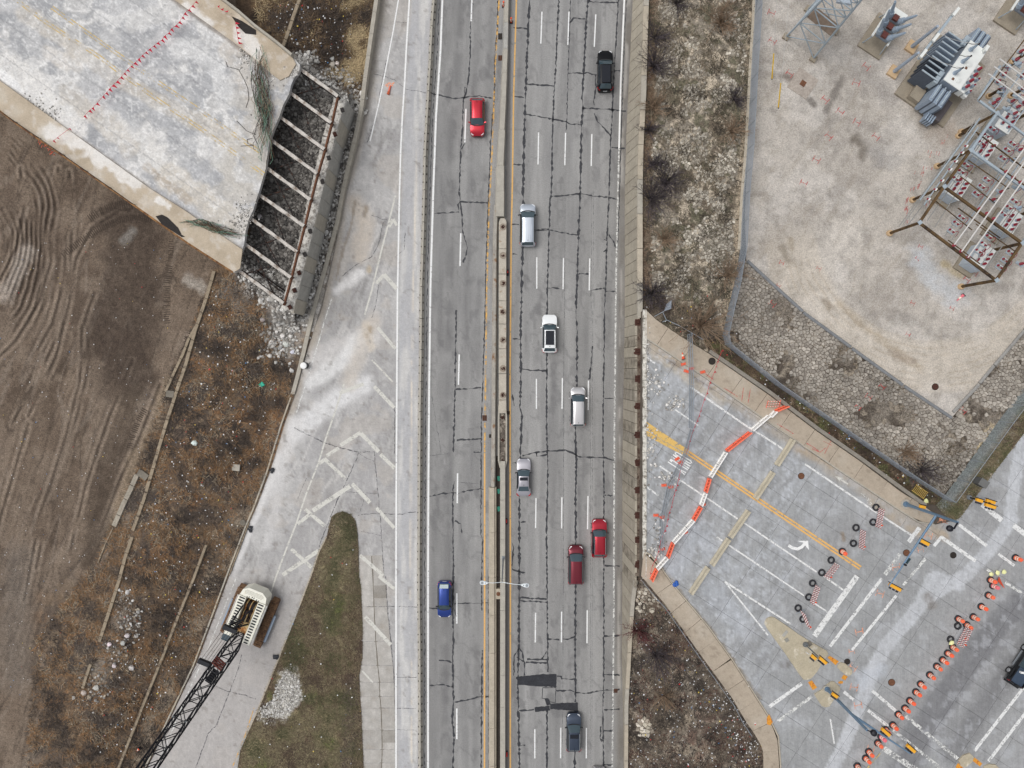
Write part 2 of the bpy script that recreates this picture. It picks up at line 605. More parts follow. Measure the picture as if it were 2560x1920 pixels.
# THE SETTING
def PX(v):
 "photo pixel of a place"
 d = Vector((v[0], v[1], v[2] - CAM_H))
 y = d.y * CA + d.z * SA
 z = -d.y * SA + d.z * CA
 return 1280 + d.x / -z * FPX, 960 - y / -z * FPX

M_ROAD = ground_mat('pavement', 2.5,.06,7.5,.13,.88,.15,.06,0.0,(1.2,.06,1))
M_RAMP = ground_mat('ramp_concrete', 1.8,.10,6.0,.10,.9,.15,.05,0.0,(1.6,.25,1))
M_DIRT = ground_mat('bare_earth', 2.2,.26,7.0,.40,.97,.7)
M_SOIL = ground_mat('weedy_soil', 3.0,.38,7.0,.55,.97,.9)
M_GRAV = ground_mat('crushed_gravel', 1.0,.12,7.5,.26,.95,.7)
M_SLAB = ground_mat('street_concrete', 2.0,.10,6.0,.10,.88,.12,.10, math.radians(57),(3.2,.35,1))
M_WALK = ground_mat('walk_concrete', 2.0,.08,7.0,.09,.9,.12)
M_DECK = ground_mat('deck_concrete', 1.8,.12,5.5,.14,.92,.2,.06, math.radians(35),(.5,2.5,1))
M_CONC = mat('cast_concrete', C(172,166,154),.9,0,.16,1.5,.25, speck=.12)
M_CONC_G = mat('grey_concrete', C(168,166,160),.9,0,.18,1.2,.25, speck=.14)
M_CONC_T = mat('tan_concrete', C(178,168,151),.9,0,.16,1.0,.25, speck=.1)
M_CONC_D = mat('dark_concrete', C(120,114,104),.92,0,.25,1.2,.25, speck=.2)
M_TAR = worn_mat('tar_sealant', C(46,47,52),.09,2.2,.6)
M_TAR2 = worn_mat('tar_sealant_faded', C(84,84,88),.45,2.5,.7)
M_PATCH = mat('asphalt_patch', C(56,57,61),.9,0,.3,1.6,.25, speck=.35)
M_WHITE = worn_mat('road_paint_white', C(236,236,234),.10,2.5)
M_WHITE2 = worn_mat('road_paint_white_worn', C(222,222,218),.50,2.2)
M_WHITE3 = worn_mat('road_paint_white_old', C(210,208,200),.24,2.0)
M_YEL = worn_mat('road_paint_yellow', C(226,178,105),.14,2.0)
M_YEL2 = worn_mat('road_paint_yellow_worn', C(220,172,92),.52,1.6)
M_YEL3 = worn_mat('road_paint_yellow_faded', C(208,182,120),.58,1.2)
M_ORNP = worn_mat('survey_paint_orange', C(240,165,130),.42,4)
M_REDP = worn_mat('survey_paint_red', C(190,70,70),.40,6)

# freeway
LEFT_LINE = [(1109,-80),(1106,0),(1101,130),(1090,290),(1083,480),(1076,720),(1073,960),(1071,1200),(1070,1440),(1070,2000)]
LBAR = [(1089,-80),(1087,0),(1081,72),(1077,156),(1068,315),(1064,396),(1062,500),(1058,640),(1055,720),(1054,870),(1051.5,1000),(1049.5,1340),(1049,1470),(1051,1640),(1052,2000)]
WALL_B = [(1584,-80),(1582,0),(1575,145),(1566.5,318),(1562,480),(1562,800),(1559,960),(1556,1160),(1556,1440),(1555,1640),(1558,1800),(1560,2000)]
def hw_col(x, y):
 c = base(x, C(149,148,146))
 xl = np.interp(y, [p[1] for p in LEFT_LINE],[p[0] for p in LEFT_LINE])
 u = x - xl
 lf = x < 1250
 # wheel tracks and drip lines, stretched along the lanes
 s1 = fbm(u * 14, y, 190,4,5)
 c = mix(c, (s1 - .45) * 1.5, C(118,117,117))
 c = mix(c, (.50 - s1) * 1.0, C(168,166,164))
 for a0, a1, k in ((195,240,.10),(240,300,-.22),(300,338,.10),(338,368,-.10),(368,400,.16),(400,440,-.14),(440,480,.12),(0,70,.12),(70,150,-.06)):
  c = c * (1 - k * .35 * (sstep(a0, a0 + 3, u) * (1 - sstep(a1 - 3, a1, u)))[:, None])
 c = mix(c, .5 * sstep(.60,.68, fbm(x * 1.6, y * .7,26,4,33)) * sstep(.45,.6, fbm(x, y, 150,2,34)), C(112,111,111)); c = mix(c, .4 * ridge(x, y * .5,46,35,.955), C(112,111,111))
 for cx, w, a in ((46,13,.55),(26,9,.25),(92,10,.3),(122,12,.38),(255,10,.16),(305,10,.16),(322,9,.14),(370,10,.16),(388,9,.14),(436,10,.16),(452,9,.2)):
  n = fbm(x * 1.0, y, 60,4,11 + cx)
  c = mix(c, a * np.exp(-((u - cx) / w) ** 2) * sstep(.30,.62, n), C(104,103,103))
 # gutters: shade and dirt painted beside the median, dirt along the wall
 c = mix(c, .8 * (1 - sstep(3,10, np.abs(x - 1270))) * (y > -100), C(112,108,104))
 xw = np.interp(y, [p[1] for p in WALL_B],[p[0] for p in WALL_B])
 g = (1 - sstep(8,26, xw - x)) * (.55 + .6 * (fbm(x, y, 40,3,9) - .4))
 c = mix(c, g, C(112,106,98))
 c = mix(c, .5 * (1 - sstep(2,5, np.abs(xw - x - 9))) * sstep(.45,.6, fbm(x * 3, y, 70,3,19)), C(188,184,178))
 return c
hw_poly = [(p[0] - 1, p[1]) for p in LBAR] + [(p[0] + 9, p[1]) for p in WALL_B[::-1]]
HW = sheet('highway', hw_poly, 4.0,0.0, hw_col, M_ROAD)
tag(HW, 'pale grey concrete freeway running up the middle of the picture', None, kind='structure')

def part_line(parent, name, m, pts, w, z, **k):
 mb = MB(); ribbon(mb, pts, w, z, **k)
 return mb.build(name, m, parent)
# edge lines
part_line(HW, 'edge_line', M_WHITE, [(x, y) for x, y in LEFT_LINE],5.0,.012, step=40)
YL = [(1250,-80),(1248,0),(1237.5,168),(1232,347),(1226,463),(1223.6,494),(1220,604),(1216.7,740),(1213.8,943),(1211.5,1133),(1211.5,1440),(1211,2000)]
part_line(HW, 'median_line', M_YEL2,[p for p in YL if p[1] < 1140],4.2,.012, step=30)
part_line(HW, 'median_line', M_YEL, [p for p in YL if p[1] > 1130],3.8,.012, step=30)
YR = [(1294,-80),(1291,0),(1284,240),(1280.6,480),(1278,581),(1275,960),(1276,1440),(1275.7,2000)]
part_line(HW, 'median_line', M_YEL, YR, 3.6,.012, step=30)
WR = [(1563,-80),(1560.7,0),(1552,202),(1547.6,370),(1544.7,480),(1544,509),(1541,654),(1539,798),(1537.5,960),(1536,1076),(1535,1330),(1534.6,1527),(1532,1787),(1530,2000)]
part_line(HW, 'edge_line', M_WHITE, [p for p in WR if p[1] <= 370],4.0,.012, step=30)
part_line(HW, 'edge_line', M_WHITE2,[p for p in WR if p[1] >= 370],4.0,.012, step=30)
for a, b, y0, y1 in ((1181,1178,-40,53),(1165,1162,272,356),(1152,1150,583,665),(1148,1146,886,962),(1144,1143,1183,1258),(1142,1142,1483,1559),(1142,1142,1771,1848),
      (1355,1352,29,109),(1346.5,1345,331,411),(1342,1342,643,722),(1341,1341,947,1022),(1340,1339,1245,1320),(1339,1338,1532,1606),(1337,1337,1823,1896),
      (1422.6,1419.5,29,112),(1414,1412,332,413),(1408.7,1407.6,645,723),(1406,1405,945,1022),(1404.7,1404,1243,1321),(1404,1403.5,1529,1606),(1402,1401.5,1819,1896),
      (1489.5,1485.7,36,117),(1479.6,1478,335,415),(1474.4,1473,646,726),(1471,1470.5,951,1025),(1470,1469,1240,1323),(1468,1467.5,1525,1608),(1466,1465.7,1820,1896)):
 part_line(HW, 'lane_dash', M_WHITE, [(a, y0),(b, y1)],3.6 if a < 1250 else 3.0,.012)

# sealed joints and cracks
cr = MB(); cf = MB()
def crack(pts, w=2.2, m=None, jit=.55):
 ribbon(m or cr, pts, w, .006, jit=jit, wj=.85, step=5)
J1 = [(1326,-80)] + T(0,2,[(152,0),(140,240),(125,600),(112,950),(95,1659)]) + T(1,2,[(100,100),(88,600),(75,1250),(78,1659)]) + T(2,2,[(68,200),(85,260),(72,600),(65,1000),(62,1659)]) + T(3,2,[(60,600),(50,900),(58,1300),(65,1659),(65,1900)])
J2 = [(1399,-80)] + T(0,2,[(405,0),(395,200),(380,550),(365,750),(350,1150),(340,1659)]) + T(1,2,[(330,60),(318,400),(308,800),(302,1050),(300,1659)]) + T(2,2,[(300,400),(310,800),(298,1250),(303,1659)]) + T(3,2,[(305,400),(310,830)])
J2B = T(3,2,[(303,1150),(300,1659),(300,1900)])
J3 = [(1474,-80)] + T(0,2,[(660,0),(640,200),(618,650),(605,850),(615,910),(600,1070),(590,1659)]) + T(1,2,[(572,450),(565,700),(553,1050),(562,1200),(560,1650)]) + T(2,2,[(548,400),(555,650),(548,1000),(550,1340)]) + T(3,2,[(550,60),(545,600),(550,1090)])
J3B = T(3,2,[(545,1490),(542,1659),(540,1900)])
J4 = [(1548,-80)] + T(0,2,[(918,20),(905,250),(885,570),(872,850),(860,1100),(850,1250),(840,1659)]) + T(1,2,[(820,420),(812,750),(800,1000),(795,1500)]) + T(2,2,[(790,0),(785,550),(795,850),(795,1150)]) + T(3,2,[(793,100),(793,900),(785,1100),(790,1659),(790,1900)])
for j, w in ((J1,4.6),(J2,3.4),(J2B, 3.8),(J3,4.2),(J3B, 4.6),(J4,3.0)):
 crack(j, w)
crack(T(0,2,[(505,0),(497,300),(485,600),(475,1000),(468,1130)]),1.8)
crack(T(0,2,[(990,0),(965,500),(945,1100),(930,1659)]) + T(1,2,[(925,150),(910,500)]),1.6)
crack(T(1,2,[(460,0),(455,800),(445,1659)]) + T(2,2,[(445,400),(443,1659)]) + T(3,2,[(440,900),(432,1659)]),.9, cf, .2)
for q in (690,705): crack(T(1,2,[(q, 0),(q - 10,1659)]) + T(2,2,[(q - 12,1659)]) + T(3,2,[(q - 15,1659)]),.7, cf, .2)
for r, c, pts in ((0,2,[(10,240),(130,248)]),(0,2,[(125,728),(240,735),(365,740)]),(0,2,[(5,832),(105,842)]),(0,2,[(120,985),(250,1010),(360,1030),(470,1050),(500,1075),(600,1075)]),
     (0,2,[(0,1418),(98,1428)]),(0,2,[(665,10),(740,20),(915,22)]),(0,2,[(500,200),(530,155),(640,165)]),(0,2,[(490,635),(560,630),(610,638),(650,628),(730,650)]),
     (0,2,[(610,935),(860,945),(985,960)]),(0,2,[(710,980),(740,1050),(800,1110),(855,1175)]),(0,2,[(860,1275),(975,1280)]),(0,2,[(722,650),(725,750),(705,880),(710,910)]),(0,2,[(885,612),(950,610)]),
     (1,2,[(340,40),(470,30),(590,12),(700,35),(830,45),(915,65)]),(1,2,[(0,278),(60,282)]),(1,2,[(205,330),(325,330),(450,355),(570,372)]),(1,2,[(255,318),(320,320)]),(1,2,[(5,535),(45,540)]),
     (1,2,[(575,705),(665,710)]),(1,2,[(315,830),(370,828),(430,842)]),(1,2,[(678,900),(680,850),(800,830)]),(1,2,[(810,860),(895,860)]),(1,2,[(90,1530),(160,1540),(230,1540),(300,1545)]),
     (1,2,[(5,1265),(75,1270)]),(1,2,[(695,1330),(690,1400),(670,1620)]),(1,2,[(795,410),(822,420)]),(1,2,[(792,518),(815,500)]),(1,2,[(835,370),(880,430),(900,480)]),
     (2,2,[(0,685),(35,680)]),(2,2,[(90,620),(150,605),(210,590),(310,578),(445,575),(460,570),(520,595),(570,625),(640,635),(795,635),(880,660)]),(2,2,[(210,592),(215,625),(310,612)]),
     (2,2,[(800,125),(880,125)]),(2,2,[(800,960),(870,965)]),(2,2,[(75,1195),(120,1190)]),(2,2,[(0,1605),(60,1620),(115,1632)]),(2,2,[(800,1570),(880,1575),(930,1575)]),(2,2,[(0,1370),(12,1420),(0,1600)]),(2,2,[(0,90),(20,190)]),
     (3,2,[(70,185),(300,200)]),(3,2,[(70,215),(300,225)]),(3,2,[(310,545),(410,548)]),(3,2,[(440,545),(480,548),(550,520)]),(3,2,[(130,720),(300,720)]),(3,2,[(120,745),(300,752)]),
     (3,2,[(60,620),(90,660),(100,740)]),(3,2,[(60,630),(20,690),(15,860)]),(3,2,[(110,745),(105,860)]),(3,2,[(300,650),(260,715)]),(3,2,[(40,700),(110,745)]),(3,2,[(390,865),(425,870),(430,890),(545,890)]),
     (3,2,[(380,990),(450,990),(500,985),(560,1010),(640,1015),(785,988),(930,980)]),(3,2,[(795,520),(930,515)]),(3,2,[(795,850),(930,855)]),(3,2,[(60,1165),(190,1155)]),(3,2,[(795,1155),(930,1150)]),(3,2,[(795,1335),(870,1340)]),(3,2,[(70,1465),(115,1465)]),(3,2,[(795,1630),(870,1635)]),(3,2,[(770,1300),(762,1400),(780,1430)]),
     (0,1,[(1870,30),(1855,200),(1850,480),(1835,700),(1805,830),(1790,860),(1785,1100),(1770,1300),(1755,1659)]),(0,1,[(1805,750),(1800,830)]),(0,1,[(1803,1240),(1775,1290)]),(0,1,[(1490,800),(1580,820),(1700,850),(1750,850),(1850,835),(1930,828),(2040,850)]),
     (1,1,[(1755,0),(1765,80),(1780,200),(1785,330),(1825,480),(1815,540),(1790,610)]),(1,1,[(1765,80),(1745,110),(1755,160)]),(1,1,[(1765,85),(2000,95)]),(1,1,[(1540,185),(1650,180),(1755,172)]),(1,1,[(1730,1020),(1720,1659)]),
     (2,1,[(1720,0),(1715,250),(1705,590)]),(2,1,[(1713,840),(1700,950),(1705,1659)]),(2,1,[(1725,45),(1850,40),(1945,30)]),(2,1,[(1450,985),(1500,970),(1600,950),(1700,940),(1740,945),(1830,920),(1940,905),(1975,915)]),(2,1,[(1735,485),(1945,475)]),(2,1,[(1720,1180),(1770,1210),(1780,1290)]),(2,1,[(1880,590),(1940,592)]),
     (3,1,[(1715,240),(1900,235),(2020,230)]),(3,1,[(1490,275),(1570,280)]),(3,1,[(1500,945),(1620,940),(1700,960)]),(3,1,[(1715,1090),(1830,1070),(1930,1045),(2020,1040)]),(3,1,[(1580,728),(1650,730),(1690,750)])):
 crack(T(r, c, pts),3.0)
crack(T(3,1,[(1705,0),(1700,300),(1707,600),(1700,700),(1705,1000),(1707,1100),(1695,1250),(1712,1380),(1700,1659),(1700,1900)]),3.6)
crack(T(3,1,[(1715,290),(1725,330),(1708,370)]),1.5)
crack([(1246,-80)] + T(0,1,[(2090,0),(2085,250),(2065,450),(2060,850),(2035,1100),(2025,1300),(2010,1659)]) + T(1,1,[(2000,300),(1985,700),(1975,1200),(1960,1659)]) + T(2,1,[(1948,300),(1945,800)]),2.4)
crack(T(2,1,[(1945,800),(1945,950),(1943,1300),(1958,1350),(1950,1659)]) + T(3,1,[(1950,300)]),2.6)
crack(T(3,1,[(1955,640),(1950,1000),(1945,1659),(1945,1900)]),3.0)
crack(T(3,1,[(2008,0),(2008,700),(2012,1659)]),1.5)
crack([(p[0] - 8, p[1]) for p in LEFT_LINE],1.6)
tag(cr.build('crack_sealant', M_TAR, HW), kind='stuff')
for pts in ([(1740,850),(1920,860)],[(1500,620),(1660,600)],[(1520,100),(1600,600)]):
 crack(T(2,1, pts),1.0, cf)
tag(cf.build('hairline_crack', M_TAR2, HW), kind='stuff')
pm = MB()
pxpoly(pm, T(3,2,[(35,870),(120,862),(240,850),(385,845),(385,960),(220,955),(50,938)]),.010,.5)
pm.build('asphalt_patch', M_PATCH, HW)
pm = MB()
pxpoly(pm, T(3,2,[(330,1105),(420,1098),(570,1092),(570,1180),(535,1165),(330,1150)]),.010,.5)
pm.build('asphalt_patch', M_PATCH, HW)
pm = MB()
pxpoly(pm, T(3,2,[(195,1135),(325,1120),(328,1160),(200,1175)]),.014,.5)
pxpoly(pm, T(3,2,[(280,1058),(322,1066),(335,1110),(300,1120)]),.012)
pm.build('asphalt_patch', M_PATCH, HW)
for pl in ([(265,965),(380,965),(375,1095),(320,1085),(310,1060),(260,1055),(265,965)],):
 mb = MB(); ribbon(mb, T(3,2, pl),1.8,.009, jit=.3, wj=.4); mb.build('patch_edge', M_TAR, HW)
M_GRATE = mat('drain_iron', C(52,46,42),.7,.3,.3,6)
M_RUSTG = mat('rusty_drain', C(92,62,48),.85,.1,.3,6)
def drain(px, py, w, h, z, m, label, parent=None):
 p = W(px, py, z)
 s = (CAM_H - z) / FPX
 r = thing('drain_inlet', label, 'drain', p)
 fw, fh = w * s, h * s
 mb = MB().box((0,0,.01),(fw, fh, .03)); mb.build('frame', m, r, True)
 k = 5
 for i in range(k):
  mb = MB().box((-fw / 2 + fw * (i + .5) / k, 0,.035),(fw / k * .45, fh * .86,.02)); mb.build('bar', M_GRATE if i % 2 else m, r, True)
 return r
drain(1250.5,91,10,15,.01, M_GRATE, 'upper of two dark drain inlets beside the median barrier near the top')
drain(1251,145,11,13,.01, M_RUSTG, 'lower of two dark drain inlets beside the median barrier near the top')
drain(1211.5,1045,11,14,.02, M_RUSTG, 'rusty drain inlet on the yellow line left of the median')
drain(1227,1090,9,9,.01, M_GRATE, 'small black drain inlet between yellow line and median wall')
drain(1270,1032,9,9,.01, M_GRATE, 'small black drain inlet right of the median bridge footing')
drain(1539,1727,10,10,.02, M_RUSTG, 'square drain inlet on the right shoulder beside the black patches')

# exit ramp and gore
RAMP_L = [(957,-80),(951,0),(932,122),(918,231),(900,318),(871,434),(857,480),(840,596),(802,763),(764,885),(744,960),(735,989),(712,1052),(675,1174),(640,1267),(622,1307),(571,1440),(529.5,1553),(489,1660),(434,1776),(388,1874),(367,1920),(330,2000)]
ISL_L = T(2,1,[(745,1100),(690,1118),(650,1150),(610,1320),(545,1450),(475,1659)]) + T(3,1,[(380,250),(280,500),(190,730),(20,1150)]) + [(600,1874),(593,1920),(560,2000)]
ISL_R = T(2,1,[(745,1100),(815,1125),(860,1180),(878,1290),(885,1400),(890,1659)]) + T(3,1,[(905,100),(920,400),(920,700),(892,850),(900,1050),(910,1200),(930,1659),(940,1950)])
def ramp_col(x, y):
 c = base(x, C(168,166,165))
 n = fbm(x, y * .45,55,4,41)
 c = mix(c, (n - .48) * 1.5, C(200,198,195))
 c = mix(c, .35 * sstep(.52,.56, fbm(x, y * .6,26,5,42)), C(196,194,191)); c = mix(c, .3 * ridge(x, y * .7,34,43), C(206,204,201)); c = mix(c, .3 * ridge(x, y * .6,50,44,.95), C(132,129,126))
 c = mix(c, (.46 - n) * 1.6, C(146,143,140))
 a_ = x * .93 + y * .37; b_ = -x * .37 + y * .93
 c = mix(c, .45 * ridge(a_, b_ * .10,30,45,.93) * sstep(.4,.6, fbm(x, y, 120,2,46)), C(128,125,122)); c = mix(c, .5 * ridge(a_ + 50, b_ * .08,26,66,.93) * sstep(.42,.6, fbm(x, y, 110,2,67)), C(208,205,201)); c = mix(c, .35 * sstep(.55,.62, fbm(x, y, 70,5,68)), C(188,180,170))
 xb = np.interp(y, [p[1] for p in LBAR],[p[0] for p in LBAR])
 ur = xb - x
 # live lane against the barrier, scraped lengthwise
 c = mix(c, .8 * (1 - sstep(52,62, ur)), C(178,178,180))
 sc = fbm(x * 9, y, 130,4,47)
 c = mix(c, (1 - sstep(50,60, ur)) * sstep(.5,.7, sc) * .7, C(206,204,200))
 c = mix(c, .75 * np.exp(-((ur - 23) / 2.2) ** 2) * sstep(.38,.6, fbm(x, y, 40,3,49)) * sstep(250,600, y), C(222,212,196))
 c = mix(c, .5 * (1 - sstep(4,9, ur)), C(150,146,140))
 # shoulder strip on the left
 xl = np.interp(y, [p[1] for p in RAMP_L],[p[0] for p in RAMP_L])
 ul = x - xl
 c = mix(c, (1 - sstep(6,26, ul + 8 * (n - .5))) * .7 * (1 - sstep(1100,1350, y)), C(168,158,144))
 st = lambda pts, w, rgb, a=.8, soft=.8, nz=8, r=1: stroke(c, x, y, T(r, 1, pts), w, rgb, a, soft, nz, 22,53)
 c = st([(700,850),(900,700)],20, C(222,220,218))
 c = st([(420,1500),(700,1350),(1000,1250)],42, C(206,203,200),.7)
 c = st([(480,1640),(760,1450),(900,1280)],30, C(220,219,217),.75)
 c = st([(350,400),(700,130),(930,10)],40, C(218,217,216),.8, r=2)
 c = st([(60,1000),(250,600),(350,330)],30, C(212,210,208),.7, r=2)
 c = st([(100,1400),(200,900)],22, C(204,202,200),.6, r=2)
 c = st([(850,80),(950,300),(900,560)],34, C(192,182,170),.75)
 c = st([(800,1659),(950,1250),(1020,1100)],30, C(196,188,178),.7)
 c = st([(950,1150),(1000,1350)],16, C(200,190,176),.7)
 for q, r0, rgb, a in (((955,140),13, C(138,124,106),.8),((940,190),9, C(140,128,112),.7),((975,650),10, C(184,170,148),.8),((985,1180),10, C(160,144,122),.8),((965,1230),8, C(165,150,130),.7)):
  c = st([q, (q[0] + 1, q[1] + 25)], r0, rgb, a, .9,5)
 c = st([(950,760),(900,920)],7, C(140,138,136),.7,.8,4)
 c = st([(860,80),(820,300),(760,470),(690,760)],6, C(146,136,124),.75,.7,4)
 c = st([(1130,230),(1090,330),(1060,450)],5, C(120,118,116),.5,.7,3)
 # ramp beyond the island: plainer, warm grey
 c = mix(c, .7 * sstep(1380,1560, y) * (x < 800), C(176,171,167))
 c = mix(c, (sstep(.70,.78, fbm(x, y, 14,3,59))) * .5, C(134,128,122))
 # white rim along the weeds
 c = mix(c, .8 * (1 - sstep(3,12, np.abs(ul - 12 - 10 * (fbm(x, y, 30,3,61) - .5)))) * sstep(1100,1180, y) * (1 - sstep(1380,1480, y)), C(214,212,210))
 # pavement left of the gore near the top: cleaner
 return c
ramp_poly = RAMP_L + [(p[0] + 4, p[1]) for p in LBAR[::-1]]
RP = sheet('exit_ramp', ramp_poly, 4.0,-0.010, ramp_col, M_RAMP)
tag(RP, 'dusty light grey exit ramp left of the freeway barrier', None, kind='structure')

NCH = 0
LA = [(1027,-80)] + T(0,1,[(1325,0),(1300,400),(1285,700),(1265,1000),(1250,1300),(1240,1659)]) + T(1,1,[(1232,400),(1222,900),(1217,1659)]) + T(2,1,[(1212,900),(1210,1659)]) + [(990,1700),(990,2000)]
part_line(RP, 'edge_line', M_WHITE, LA, 4.2,.004, step=40)
part_line(RP, 'edge_line', M_WHITE, [(1001,-80)] + T(0,1,[(1230,0),(1190,240),(1140,500),(1105,680),(1060,900),(985,1220)]),3.4,.004, step=30)
part_line(RP, 'edge_line', M_WHITE2, T(1,1,[(655,920),(590,1120),(540,1300),(430,1659)]) + T(2,1,[(350,250)]),3.2,.004, step=30)
part_line(RP, 'gore_line', M_WHITE3, T(1,1,[(1205,30),(1150,250),(1080,520),(1000,850),(940,1060)]),4.5,.006, step=30)
part_line(RP, 'gore_line', M_WHITE3, T(2,1,[(760,0),(690,220),(600,480),(540,680),(430,960),(350,1200),(260,1430),(175,1659)]) + T(3,1,[(120,170),(60,320)]),4.2,.006, step=30)
part_line(RP, 'edge_line', M_WHITE2,[(590,1446),(567,1504),(527,1605),(498,1670),(462,1750),(425,1840),(385,1940)],2.6,.004, step=30)
for r, pts, w in ((1,[(1145,300),(1185,238)],9),(1,[(1185,235),(1218,290)],7),(1,[(1035,790),(1108,715)],9),(1,[(1104,712),(1215,835)],10),(1,[(1050,1170),(1205,1355)],8),(1,[(1000,1450),(1180,1640)],4),
     (2,[(720,80),(930,0)],9),(2,[(1020,20),(1195,205)],9),(2,[(730,530),(903,420)],10),(2,[(905,425),(1060,585)],10),(2,[(1075,607),(1198,728)],10),(2,[(610,620),(715,552)],9),(2,[(545,690),(600,645)],9),
     (2,[(590,645),(770,815)],9),(2,[(830,862),(985,1025)],10),(2,[(815,882),(490,1095)],11),(2,[(425,1082),(592,1225)],9),(2,[(360,1210),(460,1130)],9),(2,[(1040,1070),(1196,1245)],9),
     (2,[(305,1425),(480,1585)],9),(2,[(230,1650),(540,1440)],10),(2,[(897,1480),(1100,1655)],9),(3,[(1060,0),(1196,110)],9),(3,[(942,352),(1165,595)],10),(3,[(918,820),(1010,920)],4)):
 NCH += 1; part_line(RP, 'chevron_stripe', M_WHITE3, T(r, 1, pts), w, .008 + .0008 * NCH, step=12, wj=.08)
rc = MB()
def rcrack(r, pts, w=1.4, c=1): ribbon(rc, T(r, c, pts), w, .001, jit=.5, wj=.5, step=6)
for r, pts, w in ((0,[(1195,190),(1140,480),(1090,700),(1040,1000),(960,1230)],1.6),(0,[(1010,640),(1110,660),(1200,690),(1290,770),(1470,800)],1.2),(0,[(1210,190),(1300,195)],1),
     (1,[(1000,195),(1090,235),(1130,235)],1.5),(1,[(1100,260),(1060,450),(1000,560),(880,620),(740,730)],1.6),(1,[(1290,350),(1280,500),(1200,560)],1.2),(1,[(1060,800),(1030,1000),(1000,1090)],1.4),
     (2,[(330,380),(450,440),(600,510),(740,555),(890,590)],2.4),(2,[(890,590),(830,740),(780,840),(700,1010),(620,1210),(540,1410)],2.2),(2,[(890,590),(1020,585),(1050,900),(1070,1100),(1095,1500),(1105,1659)],1.8),
     (2,[(890,600),(960,645),(1025,670)],1.2),(2,[(750,930),(970,940),(1045,945)],1.2),(2,[(880,1135),(1000,1120),(1120,1120),(1220,1128),(1380,1105)],1.8),(2,[(1200,180),(1195,600)],1.8),(2,[(435,810),(350,1020)],1.0),(2,[(950,950),(900,1100)],1.0),(2,[(890,1270),(1080,1310)],1.2),(2,[(910,1650),(1110,1635)],1.2),
     (3,[(1120,0),(1135,260),(1165,560),(1185,770),(1195,1000),(1205,1140),(1205,1659)],2.2),(3,[(960,265),(1130,265),(1230,262),(1400,268)],1.6),(3,[(1130,845),(1200,875),(1390,877)],1.6),(3,[(1080,1140),(1380,1145)],1.4),(3,[(1210,1328),(1385,1330)],.9)):
 rcrack(r, pts, w)
for pts in ([(1850,945),(1970,1000),(2120,1030),(2212,1065)],[(2090,680),(2060,800),(1980,1010),(1870,1290),(1800,1360),(1690,1659)]):
 rcrack(3, pts, 1.8,0)
tag(rc.build('pavement_crack', M_TAR2, RP), kind='stuff')
part_line(RP, 'gutter_line', M_YEL3, T(3,1,[(325,365),(280,490)]),2.6,.004)
part_line(RP, 'gutter_line', M_YEL2, T(3,0,[(2195,1140),(2110,1400),(2005,1659),(1960,1760)]),2.6,.004, step=20)
# broken shoulder slabs right of the island
sl_rows = [T(3,1,[(0, y)])[0][1] for y in (-180,265,565,772,918,1040,1140,1330,1500,1615,1800)]
slab_edge = T(2,1,[(1040,700),(1060,1000),(1100,1560)]) + T(3,1,[(1135,260),(1163,560),(1185,770),(1198,1000),(1203,1140),(1205,1950)])
slab_mid = T(2,1,[(980,1200)]) + T(3,1,[(1010,0),(1020,265),(1035,570),(1052,770),(1068,920),(1070,1040),(1080,1140),(1088,1330),(1090,1500),(1085,1650),(1085,1950)])
def slabcol(k):
 rr = random.Random(k); t = rr.uniform(-8,8)
 def f(x, y):
  c = base(x, C(174 + t, 170 + t, 164 + t))
  n = fbm(x, y, 18,4,200 + k)
  c = mix(c, (n - .5) * 1.5, C(208,204,198)); c = mix(c, (.46 - n) * 1.5, C(160,150,138))
  return c
 return f
k = 0
for y0, y1 in zip(sl_rows[:-1], sl_rows[1:]):
 for side in (0,1):
  if side == 0:
   L = lambda y: interp(ISL_R, y) + .5; R = lambda y: interp(slab_mid, y) - .5
  else:
   L = lambda y: interp(slab_mid, y) + .5; R = lambda y: interp(slab_edge, y) - .5
  ys = np.linspace(y0 + .7, y1 - .7,6)
  rr = random.Random(k)
  pl = [(L(y) + rr.uniform(0,1.2), y) for y in ys] + [(R(y) - rr.uniform(0,1.2), y) for y in ys[::-1]]
  ch = 3.5
  sheet('shoulder_slab', pl, 6,.018, slabcol(k), M_RAMP, RP, skirt=.05)
  k += 1
mb = MB(); ribbon(mb, [(interp(slab_mid, y), y) for y in np.linspace(1390,2000,40)],9,.003); ribbon(mb, [(x - 40, y) for x, y in [(interp(slab_edge, yy), yy) for yy in (1395,1395)]],1,.003)
mb.build('joint_bed', M_CONC_D, RP)
rg = MB()
for gy0, gx0, gx1 in ((T(3,1,[(0,85)])[0][1],1020,1128),(T(3,1,[(0,1335)])[0][1],1092,1200)):
 x0, x1 = 640 + gx0 / S1,640 + gx1 / S1
 for i in range(15):
  ribbon(rg, [(x0, gy0 + i * 2.1),(x1, gy0 + i * 2.1)],.9,.024)
tag(rg.build('rumble_groove', M_CONC_D, RP), kind='stuff')

